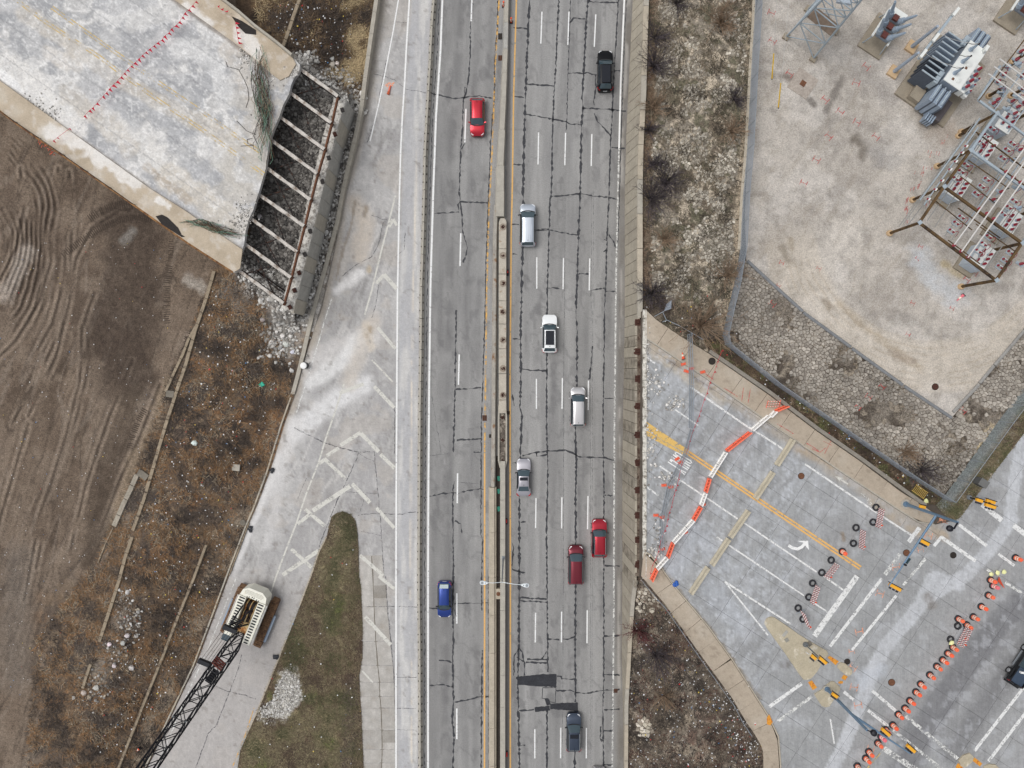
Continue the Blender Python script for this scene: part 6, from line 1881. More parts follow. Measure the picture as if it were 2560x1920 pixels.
wire(sag(W(2352,82, zb + .5), L3(1.65,-.5,5.4),.5),.02, 'thin line from the sloping bus bar to the far transformer bushing')
wire(sag(W(2310,130, zb + .5), L3(-1.35,-.45,5.4),.5),.02, 'thin line from the sloping bus bar to the near transformer bushing')
# lattice tower
TW = thing('lattice_tower', 'galvanised lattice tower rising out of the top edge', 'tower', W(2010,85, ZR))
fpts = [W(1964,93, ZR), W(2032,148, ZR), W(2087,80, ZR), W(2019,25, ZR)]
cen = sum(fpts, Vector()) / 4
def tp(i, h, top=16.0, s=.55):
 p = fpts[i]; k = 1 - (1 - s) * (h / top)
 return Vector((cen.x + (p.x - cen.x) * k, cen.y + (p.y - cen.y) * k, ZR + h))
lev = [.2,3.2,6.2,9.2,12.2,15.5]
for i in range(4):
 mb = MB(); mb.box(fpts[i] + Vector((0,0,.15)),(.7,.7,.3), bang); mb.build('footing', M_PAD, TW)
 for h0, h1 in zip(lev[:-1], lev[1:]):
  mb = MB(); mb.bar(tp(i, h0), tp(i, h1),.16,.16); mb.build('leg', M_CORE, TW)
  j = (i + 1) % 4
  mb = MB(); mb.bar(tp(i, h1), tp(j, h1),.09,.09); mb.build('strut', M_CORE, TW)
  mb = MB(); mb.bar(tp(i, h0), tp(j, h1),.08,.08); mb.build('brace', M_CORE, TW)
  mb = MB(); mb.bar(tp(j, h0), tp(i, h1),.08,.08); mb.build('brace', M_CORE, TW)
mb = MB(); a, b, c, d_ = (tp(i, 4.6) for i in range(4)); mb.add([a, b, a + (d_ - a) * .42, b + (c - b) * .42],[(0,1,3,2)]); mb.add([p - Vector((0,0,.06)) for p in (a, b, b + (c - b) * .42, a + (d_ - a) * .42)],[(3,2,1,0)]); mb.build('platform', mat('platform_planks', C(128,112,98),.85,.1,.3,2), TW)
mb = MB(); p = tp(0,7) * .4 + tp(2,7) * .6; mb.box(p, (.5,1.5,.35), bang + .4); mb.build('light_box', M_CAB, TW)
for x0, x1 in (((1943,-30),(1935,140)),((1975,-30),(1953,210))):
 a, b = W(*x0, ZR + 8), W(*x1, ZR + .2)
 wire([a, b],.018, 'pale guy wire left of the lattice tower, %s one' % ('left' if x0[0] < 1960 else 'right'))
for p0, p1, lb in (((1934.5,134),(1930,196), 'upper'),((1952,208),(1946,268), 'lower')):
 a, b = W(*p0, ZR + 2.2), W(*p1, ZR + .1)
 G = thing('guy_guard', '%s of two yellow guy wire guards in the gravel' % lb, 'guy guard', b)
 mb = MB(); mb.cyl(b, a, .07,.06,8); mb.build('sleeve', mat('guard_yellow', C(232,190,40),.5), G)
 mb = MB(); mb.cyl(b - (a - b).normalized() * .2, b, .05,.05,6); mb.build('anchor', M_STEEL, G)
q = W(2007,209, ZR)
mb = MB(); mb.box((0,0,.03),(2.6,2.6,.06),0); G = thing('access_hatch', 'square concrete pad with a small brown hatch left of the transformer', 'hatch', q, math.radians(57)); mb.build('pad', mat('worn_pad', C(168,158,148),.92,0,.2,1.0, speck=.2), G, True)
mb = MB(); mb.box((0,0,.075),(.62,.62,.04)); mb.build('hatch_lid', M_RUST2, G, True)
def manhole(px, py, z, r, label, m):
 q = W(px, py, z); G = thing('manhole_cover', label, 'manhole', q)
 mb = MB(); mb.lathe([(r, 0),(r, .02),(r * .93,.022)],20); mb.build('frame', M_GRATE, G, True)
 mb = MB(); mb.lathe([(r * .9,0),(r * .9,.028),(r * .3,.034)],20); mb.build('lid', m, G, True)
manhole(2338,967, ZR + .01,.40, 'brown round manhole cover in the gravel corner', M_RUST)
manhole(1780,903, ZR + .14,.42, 'dark round manhole cover on the tan sidewalk', M_GRATE)
manhole(2003,1190, ZR + .01,.38, 'brown manhole cover near the short lane line', M_RUST2)
manhole(2266,1382, ZR + .01,.40, 'tan brown manhole cover under the signal arm', M_RUST2)
manhole(2383,1388, ZR + .01,.38, 'grey manhole cover in the crosswalk corner', M_GRATE)
manhole(2229,1706, ZR + .01,.42, 'grey brown manhole cover left of the drum row', M_RUST2)
manhole(2118,1654, ZR + .01,.36, 'manhole ring beside the small kerb island', M_GRATE)

# steel bus structure
ZB = solve_z((2222,580), ZR, (2298,557))
BS = thing('bus_structure', 'brown steel bus gantry with white pipes at the right edge of the yard', 'gantry', W(2222,580, ZR))
corners = {'A': (2298,557), 'C2': (2360,467), 'C1': (2426,376), 'B': (2490,701), 'D': (2555,608), 'E': (2622,516), 'C0': (2491,284)}
post_of = ('A', 'C2', 'C1', 'B', 'D', 'E', 'C0')
for k in post_of:
 t = W(*corners[k], ZB); b = Vector((t.x, t.y, ZR))
 mb = MB(); mb.cyl(b, b + Vector((0,0,.3)),.36,.34,12); mb.build('footing', M_PADL, BS)
 mb = MB(); mb.box((b + t) / 2 + Vector((0,0,.1)),(.26,.26, ZB - ZR), math.radians(35)); mb.build('column', M_BROWN, BS)
 mb = MB(); mb.box(t + Vector((0,0,.16)),(.42,.42,.06), math.radians(35)); mb.build('cap_plate', M_CORE, BS)
for a, b, m in (('A', 'B', M_BROWN),('C2', 'D', M_BROWN),('C1', 'E', M_CORE),('A', 'C2', M_BROWN),('C2', 'C1', M_BROWN),('C1', 'C0', M_CORE),('B', 'D', M_BROWN),('D', 'E', M_CORE)):
 mb = MB(); mb.bar(W(*corners[a], ZB), W(*corners[b], ZB),.24,.26); mb.build('beam', m, BS)
for a, b in (((2445,250),(2491,284)),((2491,284),(2600,368)),((2445,250),(2500,165))):
 mb = MB(); mb.bar(W(*a, ZB - .4), W(*b, ZB - .4),.2,.2); mb.build('beam', M_CORE, BS)
for a, b in (((2386,612),(2575,352)),((2404,629),(2575,386)),((2420,644),(2575,427)),((2499,147),(2600,222)),((2485,166),(2600,252)),((2471,184),(2600,279))):
 mb = MB(); mb.cyl(W(*a, ZB + .55), W(*b, ZB + .55),.075,.075,8); mb.build('bus_pipe', M_BUS, BS)
M_ROD = mat('thin_rod', C(150,150,146),.5,.3,.1)
for a, b, z in (((2318,552),(2470,333),-1.2),((2337,568),(2480,345),-1.4),((2362,590),(2560,310),-1.6),((2376,604),(2560,340),-1.9),((2440,652),(2570,470),-1.2),((2452,664),(2575,490),-1.5),((2465,672),(2580,512),-1.4),((2258,560),(2450,300),-2.6),((2268,565),(2455,315),-3.0),((2248,566),(2440,300),-3.4)):
 mb = MB(); mb.cyl(W(*a, ZB + z), W(*b, ZB + z),.05,.05,5); mb.build('conduit', M_ROD, BS)
for a, b, z in (((2336,500),(2430,575),-.9),((2420,400),(2520,470),-.9),((2400,440),(2490,510),-1.0),((2370,600),(2450,660),-1.1),((2440,560),(2540,630),-1.0)):
 mb = MB(); mb.cyl(W(*a, ZB + z), W(*b, ZB + z),.06,.06,5); mb.build('cross_conduit', M_BROWN, BS)
# switchgear cabinets below
def cabinet(px, py, label):
 z = ZR; q = W(px, py, z + 2.2); q = Vector((q.x, q.y, z))
 G = thing('switchgear_cabinet', label, 'cabinet', q, math.radians(57), group='switchgear cabinets under the gantry')
 mb = MB(); mb.box((0,0,.15),(3.6,2.3,.3)); mb.build('pad', M_PAD, G, True)
 mb = MB(); mb.box((0,0,1.2),(2.6,1.7,1.9)); mb.build('housing', M_CAB, G, True)
 mb = MB(); mb.box((0,0,2.2),(2.7,1.8,.1)); mb.build('lid', M_TWHITE, G, True)
 mb = MB(); mb.box((-1.32,0,1.1),(.05,1.0,1.2)); mb.build('door', M_CAB, G, True)
 for i in range(3):
  for s in (-1,1):
   a = Vector((-.75 + i * .62, s * .38,2.25)); b = a + Vector((.08, s * .1,.5))
   mb = MB(); mb.cyl(a, a + Vector((0,0,.25)),.16,.14,8); mb.build('bushing_base', M_PORC, G, True)
   mb = MB(); mb.cyl(a + Vector((0,0,.2)), b, .15,.15,10); mb.cyl(b, b + (b - a).normalized() * .12,.09,.05,8); mb.build('red_bushing', M_PORCR, G, True)
for px, py, lb in ((2463,372, 'white topped switchgear cabinet with red bushings, uppermost of the left column'),(2397,466, 'white topped switchgear cabinet with red bushings, lowest of the left column'),(2456,642, 'switchgear cabinet nearest the front beam of the gantry'),(2526,556, 'switchgear cabinet with red bushings right of the three white pipes'),(2520,300, 'switchgear cabinet under the upper right corner of the gantry')):
 cabinet(px, py, lb)
# disconnect switches hung in rows of three
proto = thing('disconnect_switch', 'x', 'switch', (0,0,0))
mb = MB(); mb.box((0,0,0),(.75,.12,.10)); mb.box((0,.42,0),(.75,.12,.10)); mb.box((-.32,.21,0),(.1,.42,.08)); mb.box((.32,.21,0),(.1,.42,.08)); mb.build('frame', M_CORE, proto, True)
for x in (-.24,.24):
 mb = MB(); mb.lathe([(.06,0),(.12,.06),(.07,.1),(.12,.16),(.07,.2),(.11,.26),(.05,.34)],8,(x, .2,.05)); mb.build('insulator', M_PORCR, proto, True)
mb = MB(); mb.bar((-.24,.2,.42),(.24,.2,.42),.05,.05); mb.build('blade', M_TWHITE, proto, True)
mb = MB(); mb.tube([(.24,.2,.42),(.5,.35,.5),(.7,.2,.3),(.75,.0,.0)],.03,5); mb.build('jumper', M_PORCR, proto, True)
sets = [('above the uppermost cabinet', Z(2200,300,6.144,[(1690,165),(1600,270),(1520,380)])),('left of the two left cabinets', Z(2200,300,6.144,[(1290,720),(1215,820),(1130,930)])),('right of the uppermost left cabinet', Z(2200,300,6.144,[(2000,390),(1920,490),(1850,610)])),('right of the lowest left cabinet', Z(2200,300,6.144,[(1610,940),(1530,1050),(1450,1160)])),
  ('behind the front beam on the left', Z(2200,500,6.144,[(1220,290),(1140,380),(1070,500)])),('left of the right-hand cabinet', Z(2200,300,6.144,[(2030,1270),(1945,1370),(1860,1470)])),('left of the front cabinet', Z(2200,500,6.144,[(1640,590),(1560,700),(1480,810)])),('against the right side beam', Z(2200,500,6.144,[(1970,830),(1890,950),(1810,1050)]))]
first = True
for nm, pts in sets:
 for k, (x, y) in enumerate(pts):
  lb = '%s red disconnect switch of the three %s' % (('upper', 'middle', 'lower')[k], nm)
  q = W(x, y, ZB - 1.4)
  if first:
   proto.location = q; proto.rotation_euler = (0,0, math.radians(-35)); proto['label'] = lb; proto['group'] = 'disconnect switches on the gantry'; first = False
  else:
   dup(proto, q, math.radians(-35), lb, 'disconnect switches on the gantry')
more = Z(2360,120,7.9,[(1250,380),(1160,530),(1050,670),(1440,960),(1540,810),(1330,1060),(1240,1210),(1440,1170),(1380,1300),(1130,900),(1040,1030),(960,1100),(1180,800),(1560,1080),(1520,560),(1460,330)]) + [(2540,150),(2550,130),(2530,400),(2548,375),(2500,480),(2540,470),(2480,500),(2550,660),(2545,520)]
for k, (x, y) in enumerate(more):
 p = W(x, y, ZB - 1.0 - (k % 3) * .5)
 mb = MB(); mb.lathe([(.07,0),(.17,.07),(.08,.12),(.17,.2),(.08,.25),(.16,.33),(.08,.38),(.14,.46),(.05,.55)],8, p); mb.build('insulator', M_PORCR if k % 3 else M_PORC, BS)
 mb = MB(); q = p + Vector((random.uniform(-.8,.8), random.uniform(-.8,.8),.1)); mb.tube([p + Vector((0,0,.55)),(p + q) / 2 + Vector((0,0,.9)), q],.03,5); mb.build('jumper', M_PORCR if k % 2 else M_STEEL, BS)
 mb = MB(); mb.box(p - Vector((0,0,.08)),(.9,.3,.1), math.radians(-35)); mb.build('mounting_channel', M_CORE, BS)
for a, b in (((2470,241),(2512,214)),((2530,155),(2575,130)),((2525,240),(2570,205)),((2395,340),(2428,322)),((2537,300),(2580,270))):
 zt9 = solve_z(a, ZR, b); p = W(*a, ZR); mb = MB(); mb.cyl(p, Vector((p.x, p.y, zt9)),.17,.17,10); mb.build('column', M_BROWN, BS); mb = MB(); mb.cyl(p, p + Vector((0,0,.25)),.34,.32,12); mb.build('footing', M_PADL, BS)
for a, b, z in (((2447,252),(2590,60),-.3),((2475,290),(2600,120),-.8),((2520,330),(2620,190),-1.0),((2440,330),(2560,420),-.6),((2500,420),(2600,490),-.6),((2395,520),(2500,595),-.7),((2470,470),(2560,345),-2.2),((2490,490),(2580,365),-2.4),((2415,560),(2500,440),-2.2)):
 mb = MB(); mb.bar(W(*a, ZB + z), W(*b, ZB + z),.1,.1); mb.build('channel', M_CORE if z < -.75 else M_BROWN, BS)
# posts leaning rods at the left of the gantry
for i, (a, b) in enumerate((((2300,500),(2450,295)),((2310,512),(2446,318)))):
 mb = MB(); mb.cyl(W(*a, ZB - .2), W(*b, ZB - .2),.07,.07,6); mb.build('bus_pipe', M_CORE, BS)
for (x, y) in ((2318,498),(2335,474),(2352,452),(2372,424),(2386,404),(2402,382),(2412,366)):
 mb = MB(); p = W(x, y, ZB - .1); mb.lathe([(.05,0),(.11,.06),(.06,.1),(.11,.16),(.05,.22)],8, p); mb.build('insulator', M_PORCR, BS)
 mb = MB(); mb.box(p + Vector((.1,-.05,.22)),(.3,.14,.1),.9); mb.build('clamp', M_TWHITE, BS)
# red insulators on the beams carrying the pipes
for (x, y) in Z(2200,500,6.144,[(1120,700),(1230,790),(1340,880),(1510,140),(1625,210),(1730,290)]) + Z(2200,300,6.144,[(1920,800),(2030,890),(2140,960)]):
 mb = MB(); p = W(x, y, ZB + .15); mb.lathe([(.08,0),(.17,.08),(.09,.13),(.17,.2),(.09,.26),(.15,.32),(.06,.4)],8, p); mb.build('insulator', M_PORCR, BS)
# edging pipe of the yard
EP = thing('edging_pipe', 'grey edging pipe between the gravel yard and the stone bank', 'edging', W(1920,700, ZR))
for a, b in (((1868,652),(1920,700)),((1920,700),(2006,778)),((2008,781),(2126,867)),((2130,871),(2256,962)),((2260,965),(2378,1044))):
 mb = MB(); mb.cyl(W(*a, ZR + .1), W(*b, ZR + .1),.19,.19,10); mb.build('pipe_length', mat('edging_grey', C(128,130,132),.7,.1,.2,2), EP)
for a, b in (((2383,1030),(2447,961)),((2449,958),(2484,915)),((2486,913),(2560,827)),((2561,825),(2640,732))):
 mb = MB(); mb.cyl(W(*a, ZR + .1), W(*b, ZR + .1),.19,.19,10); mb.build('pipe_length', mat('edging_pale', C(150,148,144),.8,.1,.2,2), EP)

# STREET FURNITURE AND WORKS
# markings on the street
ZM = ZR + .022; NMK = 0
M_WHITES = worn_mat('street_paint_white', C(226,226,224),.26,2.4)
def mark(pts, w, m=None, **k):
 global NMK
 NMK += 1; mb = MB(); ribbon(mb, pts, w, ZM + .0005 * NMK, step=25, **k); o = mb.build('painted_line', M_WHITES if m in (None, M_WHITE) else m, STR); return o
for pts, w, m in (([(1613,892),(1637.5,908)],4, M_WHITE),([(1726,967),(1860,1061),(1920,1098),(1957.6,1123)],4.6, M_WHITE),([(2012.6,1160),(2177.5,1272.5),(2280,1339)],4.6, M_WHITE),
  ([(2299,1319),(2271.6,1355)],11, M_WHITE),([(2250,1385),(2212,1437)],10, M_WHITE2),([(2143,1440),(2036,1590)],14, M_WHITE),([(2205,1446),(2075,1616)],8, M_WHITE),([(2316,1394),(2258,1463)],7, M_WHITE2),([(2241,1489),(2130,1625)],7, M_WHITE),
  ([(2354,1342),(2335,1365)],8, M_WHITE),([(2352,1342),(2439,1403)],9, M_WHITE),([(2397.5,1311.5),(2467,1365)],8, M_WHITE),([(2455,1261),(2504.5,1301)],13, M_WHITE),([(2533.5,1313),(2570,1341)],13, M_WHITE),([(2496,1385),(2536,1414)],7, M_WHITE),([(2467,1423),(2478.5,1432)],6, M_WHITE2),
  ([(2513,1456),(2580,1499)],7, M_WHITE2),([(2580,1692),(2436.5,1877)],8, M_WHITE),([(2580,1761),(2471,1903)],8, M_WHITE),([(2180.4,1726.5),(2241,1778.5)],8, M_WHITE),([(2264,1790),(2394.5,1897)],9, M_WHITE2),([(2170,1775.6),(2221,1816)],8, M_WHITE),([(2232.5,1825),(2360,1927)],8, M_WHITE2),([(2209,1871),(2300,1931)],14, M_WHITE2),
  ([(2203.6,1880),(2150,1942)],4, M_YEL3),([(2109.5,1729),(2134,1749.6)],8, M_WHITE),([(2004,1709),(1923,1767)],9, M_WHITE),([(2030,1741),(1944.6,1803)],8, M_WHITE2),([(2075.7,1797),(2086,1859.6)],4, M_WHITE),
  ([(1812,1454),(1976.4,1560)],5, M_WHITE),([(1812,1454),(1920,1588)],4, M_WHITE),([(1937,1440),(2010,1489)],3.5, M_WHITE),([(2031,1505),(2070.5,1531)],4, M_WHITE),([(2059,1440),(2108,1475)],4.5, M_WHITE),([(1688,1024),(1746,1064)],3.5, M_WHITE),([(1649,1165),(1844,1297)],4.2, M_WHITE),([(1858.7,1306),(2041.5,1430)],4.2, M_WHITE),([(1792,1343),(1806.6,1352)],4, M_WHITE),([(1821,1362),(1937,1440)],4.2, M_WHITE),([(1613,1214.6),(1646,1239)],4.2, M_WHITE)):
 mark(pts, w, m)
dn = (-.544,.839)
for s in (-3.6,3.6):
 mark([(1713 + dn[0] * s, 1127 + dn[1] * s),(1920 + dn[0] * s, 1266 + dn[1] * s),(2151 + dn[0] * s, 1420 + dn[1] * s)],4.4, M_YEL)
mb = MB(); pxpoly(mb, [(1613,1052),(1720,1124),(1712,1131),(1660,1103),(1613,1070)], ZM); mb.build('painted_gore', worn_mat('gore_yellow', C(220,182,104),.30,1.4), STR)
mb = MB(); pxpoly(mb, [(1613,1073),(1660,1104),(1711,1133),(1704,1136),(1613,1088)], ZM); mb.build('painted_gore', worn_mat('gore_yellow', C(220,182,104),.30,1.4), STR)
# letters ONLY stretched along the lane (read from the photograph's strokes)
def zl(pts): return Z(1640,1080,7.935, pts)
for nm, strokes in (('O', [[(395,400),(380,425),(400,455),(640,605),(680,625),(705,605),(690,575),(440,415),(395,400)]]),('N', [[(340,445),(680,680)],[(340,450),(520,600),(680,680)],[(310,488),(655,722)]]),('L', [[(290,540),(630,750)],[(270,555),(310,590),(330,560)],[(280,545),(325,575)]]),('Y', [[(235,590),(400,700),(455,735)],[(455,735),(595,805)],[(450,735),(565,845)]])):
 mb = MB()
 for s in strokes: ribbon(mb, zl(s),2.8, ZM + .002 * strokes.index(s), step=10)
 mb.build('letter_%s' % nm.lower(), M_WHITE, STR)
def za(pts): return Z(1950,1320,9.523, pts)
mb = MB(); ribbon(mb, za([(200,415),(300,475),(420,500),(520,450),(590,370)]),7.5, ZM, step=4); pxpoly(mb, za([(410,308),(668,302),(690,525),(610,430),(560,350)]), ZM + .003); mb.build('turn_arrow', M_WHITE, STR)
def zc(pts): return Z(2070,1170,8.654, pts)
mb = MB(); pxpoly(mb, zc([(155,172),(335,222),(275,232),(440,335),(425,362),(250,252),(272,305)]), ZM); mb.build('straight_arrow', M_WHITE3, STR)
for nm, strokes in (('o', [[(830,720),(850,700),(900,720),(940,770),(920,795),(870,770),(830,720)]]),('n', [[(880,640),(870,690)],[(870,690),(935,690)]]),('l', [[(790,620),(860,690)]]),('y', [[(740,575),(810,560)],[(715,545),(830,650)]])):
 mb = MB()
 for s in strokes: ribbon(mb, zc(s),1.6, ZM, step=6)
 mb.build('faded_letter_%s' % nm, M_WHITE2, STR)
# survey paint
def hmark(c, s, ang, m, z, parent, name='survey_mark'):
 ca, sa = math.cos(ang), math.sin(ang)
 def t(u, v): return (c[0] + s * (u * ca - v * sa), c[1] + s * (u * sa + v * ca))
 mb = MB();
 for a, b in (((-1,-1),(-1.1,1)),((1,-1),(.9,1.1)),((-1,.1),(1,0))): ribbon(mb, [t(*a), t(*b)], max(1.4, s * .22), z, step=3, wj=.3)
 mb.build(name, m, parent)
for x, y in T(3,3,[(970,150),(790,480),(725,650),(745,960),(780,1115),(735,790),(890,1490)]) + T(2,3,[(1390,1310),(1320,1430),(1110,1580)]): hmark((x, y), random.uniform(6.5,9), random.uniform(-.3,.6), M_ORNP, ZM, STR)
mb = MB()
for k in range(12): a = random.uniform(-.6,.6); x, y = 2350 + random.uniform(-10,12),1300 + random.uniform(-5,6); ribbon(mb, [(x, y),(x + 8, y + 8 * a)],1.6, ZR + .15 if y < 1302 else ZM)
mb.build('survey_scribble', M_ORNP, STR)
for x, y, s in [(a, b, 8) for a, b in T(0,3,[(30,110),(40,355),(190,635),(850,575),(765,715),(495,860),(625,965),(770,1055),(530,1175),(935,1180),(420,1380),(310,1580)])] + [(a, b, 5) for a, b in T(1,3,[(120,610),(1250,960),(1590,1005),(1210,1230),(1290,580),(440,660),(1320,470),(90,810)])]:
 hmark((x, y), s, math.radians(30) + random.uniform(-.2,.2), M_REDP, ZR + .012, YD)
for x, y in T(1,3,[(40,965),(1720,755),(1785,700)]) + T(2,3,[(870,110),(785,195),(990,20),(1690,230)]): hmark((x, y),7,.5 + random.uniform(-.3,.3), M_REDP, ZR + .12, RB)
mb = MB()
for k in range(46):
 x, y = random.choice(Z(2200,300,6.144,[(650,800),(610,960),(500,1040),(440,1200),(400,1350),(560,760),(790,700),(700,680),(770,500),(900,480),(1040,200),(980,340),(740,1260),(420,1500)])); x += random.uniform(-5,5); y += random.uniform(-6,6); l = random.uniform(5,12); ribbon(mb, [(x, y),(x - l * .3, y + l)],1.2, ZR + .012, step=3, wj=.3)
tag(mb.build('survey_tick', M_REDP, YD), kind='stuff')
mb = MB()
for pts in (T(2,3,[(80,345),(140,380),(220,430)]), T(2,3,[(330,510),(390,545),(440,580)]), T(2,3,[(480,495),(550,530)]), T(2,3,[(550,480),(490,600)]), T(2,3,[(380,560),(450,590),(500,550)]), T(2,2,[(1830,35),(1890,70),(1950,110)]), T(2,2,[(2000,30),(1985,150)]), T(2,2,[(2060,40),(2040,160)]), T(1,2,[(1670,1570),(1740,1620)])): ribbon(mb, pts, 1.5, ZR + .145, step=5, wj=.3)
mb.build('survey_line', M_REDP, WK1)

# kerb islands
def kisland(poly, label, m, h=.15):
 P = [tuple(W(x, y, ZR)[:2]) for x, y in poly]
 c = W(sum(p[0] for p in poly) / len(poly), sum(p[1] for p in poly) / len(poly), ZR)
 G = thing('traffic_island', label, 'traffic island', c)
 mb = MB(); mb.prism(P, ZR, ZR + h, .02); mb.build('kerb_slab', m, G)
 return G
M_ISL = mat('island_concrete', C(178,168,146),.92,0,.14,.8, rust=C(206,200,186), rust_amt=.12, speck=.1)
i1 = kisland(Z(1900,1500,7.373,[(80,440),(85,390),(110,345),(150,315),(210,300),(270,318),(330,360),(520,490),(700,620),(960,780),(1230,930),(1260,990),(1130,1190),(1060,1310),(960,1430),(915,1460),(870,1475),(800,1470),(700,1340),(450,970),(150,560)]), 'large tapering tan island with the pedestrian signal', M_ISL)
i2 = kisland(Z(1900,1500,7.373,[(1480,1140),(1560,1160),(1640,1230),(1690,1290),(1690,1350),(1640,1390),(1570,1370),(1490,1310),(1420,1240),(1430,1180)]), 'smallest tan island with orange survey paint', M_ISL)
i3 = kisland(Z(2000,1680,6.9125,[(245,370),(380,290),(440,225),(540,152),(590,160),(690,260),(690,300),(560,500),(500,590),(430,605),(375,585),(250,400)]), 'tan island carrying the mast arm signal pole', M_ISL)
i4 = kisland(T(3,3,[(1640,1590),(1680,1545),(1740,1525),(1775,1560),(1760,1600),(1710,1645),(1660,1640)]), 'small tan island at the bottom edge', M_ISL)
i5 = kisland(T(3,3,[(1860,1640),(1900,1620),(1960,1625),(2000,1660),(1990,1760),(1850,1760)]), 'tan island cut by the bottom right edge', M_ISL)
M_TAC = mat('tactile_orange', C(216,148,52),.8,0,.15,3, rust=C(180,96,40), rust_amt=.3)
for poly, lb in ((Z(1900,1500,7.373,[(1240,1060),(1285,1028),(1450,1130),(1390,1200)]), 'orange tactile plate at the tip of the large island'),(Z(1900,1500,7.373,[(885,1515),(955,1480),(1050,1610),(970,1659)]), 'yellow orange tactile plate between large island and mast island'),(Z(1900,1500,7.373,[(1495,1440),(1545,1375),(1615,1410),(1570,1480)]), 'chipped orange tactile plate below the smallest island'),
  (Z(1900,1500,7.373,[(1440,1515),(1480,1490),(1530,1500),(1520,1540),(1450,1540)]), 'broken scrap of orange tactile plate above the mast island'),(T(3,3,[(-10,1225),(10,1195),(40,1260),(20,1290),(-10,1280)]), 'orange tactile plate on the lower sidewalk corner'),(T(3,3,[(1765,1595),(1785,1568),(1850,1620),(1830,1645)]), 'orange tactile plate between the bottom islands'),(T(3,3,[(1620,1650),(1640,1615),(1675,1640),(1690,1670),(1640,1680)]), 'orange tactile plate at the bottom edge')):
 z = ZR + (.14 if 'sidewalk' in lb else .005)
 P = [tuple(W(x, y, z)[:2]) for x, y in poly]; c = W(*poly[0], z)
 G = thing('tactile_plate', lb, 'tactile plate', c)
 mb = MB(); mb.prism(P, z, z + .03); mb.build('plate', M_TAC, G)

# drums
M_DRO = mat('drum_orange', C(246,116,78),.5,0,.05,3); M_DRP = mat('drum_faded_pink', C(232,118,128),.6,0,.08,3); M_DRT = mat('drum_top_orange', C(250,104,68),.45,0,.05,3)
def drum_proto(mo, mt):
 G = thing('traffic_drum', 'x', 'traffic drum', (0,0,0))
 mb = MB(); mb.lathe([(.43,0),(.43,.09),(.33,.13),(.29,.13)],18); mb.build('tyre_ring', M_BLK, G, True)
 prof = [(.28,.08),(.275,.22),(.265,.24),(.26,.45),(.25,.47),(.245,.66),(.235,.68),(.23,.86),(.225,.9),(.2,.93)]
 mb = MB(); mb.lathe(prof, 18); smooth_angle(mb.build('body', mo, G, True))
 for z0, z1, r in ((.31,.45,.268),(.58,.72,.25)):
  mb = MB(); mb.lathe([(r, z0),(r - .004, z1)],18); mb.build('reflective_band', M_REFL, G, True)
 mb = MB(); mb.lathe([(.225,.91),(.21,.96),(.06,.99)],16); mb.build('lid', mt, G, True)
 mb = MB(); mb.box((0,0,1.0),(.18,.04,.05)); mb.build('handle', mo, G, True)
 return G
DP = drum_proto(M_DRO, M_DRT); DP3 = drum_proto(mat('drum_scuffed', C(224,110,80),.65,0,.2,2.5, rust=C(150,96,80), rust_amt=.3), M_DRO); DP2 = drum_proto(M_DRP, M_DRP)
drums = T(3,3,[(1918,32),(1900,165),(1838,262),(1770,352),(1640,368),(1712,420),(1592,612),(1550,665),(1505,722),(1455,778),(1395,852),(1315,930),(1275,1000),(1222,1075),(1180,1140),(1122,1192),(1075,1285),(1015,1325),(945,1440),(868,1515),(840,1572),(768,1640)]) + T(2,3,[(2135,1500),(640,1445)])
nth = ('first', 'second', 'third', 'fourth', 'fifth', 'sixth', 'seventh', 'eighth', 'ninth', 'tenth', 'eleventh', 'twelfth', 'thirteenth', 'fourteenth', 'fifteenth', 'sixteenth', 'seventeenth', 'eighteenth')
lbls = ['orange drum beside the orange sign flap at the top of the row', 'second drum down the long row of orange drums', 'third drum down the long row of orange drums', 'fourth drum down the long row, above the striped barricade', 'orange drum set left of the row above the lone tyre', 'orange drum just behind the top of the striped barricade',
  'first orange drum below the striped barricade by the truck', 'second drum below the striped barricade, double tyre ring', 'third drum below the striped barricade by the truck', 'fourth drum below the striped barricade by the truck', 'fifth drum below the striped barricade by the truck', 'sixth drum below the barricade, right of the manhole', 'seventh drum below the striped barricade by the truck', 'eighth drum below the striped barricade by the truck',
  'ninth drum below the striped barricade, just above the crosswalk', 'drum standing at the start of the upper crosswalk line', 'drum between the two crosswalk lines', 'orange drum half hidden under the mast arm signal', 'drum on the end of the wide worn line', 'third drum from the bottom of the row', 'second drum from the bottom of the row', 'lowest drum cut by the bottom edge', 'single orange drum near the right edge above the row', 'single orange drum on the yellow line among the barricades']
for k, ((x, y), lb) in enumerate(zip(drums, lbls)):
 q = W(x, y, ZR + .006); rz = random.uniform(0,6)
 if k == 0: DP.location = q; DP['label'] = lb; DP['group'] = 'orange traffic drums'
 elif k == 1: DP3.location = q; DP3['label'] = lb; DP3['group'] = 'orange traffic drums'
 else: o = dup(random.choice((DP, DP, DP3)), q, rz, lb, 'orange traffic drums'); o.rotation_euler = (random.gauss(0,.035), random.gauss(0,.035), rz)
(x, y), = T(3,3,[(1940,82)]); DP2.location = W(x, y, ZR + .006); DP2['label'] = 'faded pink drum beside the top drum of the row'; DP2['group'] = 'orange traffic drums'
(x, y), = T(3,3,[(975,1385)]); dup(DP2, W(x, y, ZR + .006),0, 'faded pink drum under the mast arm', 'orange traffic drums')

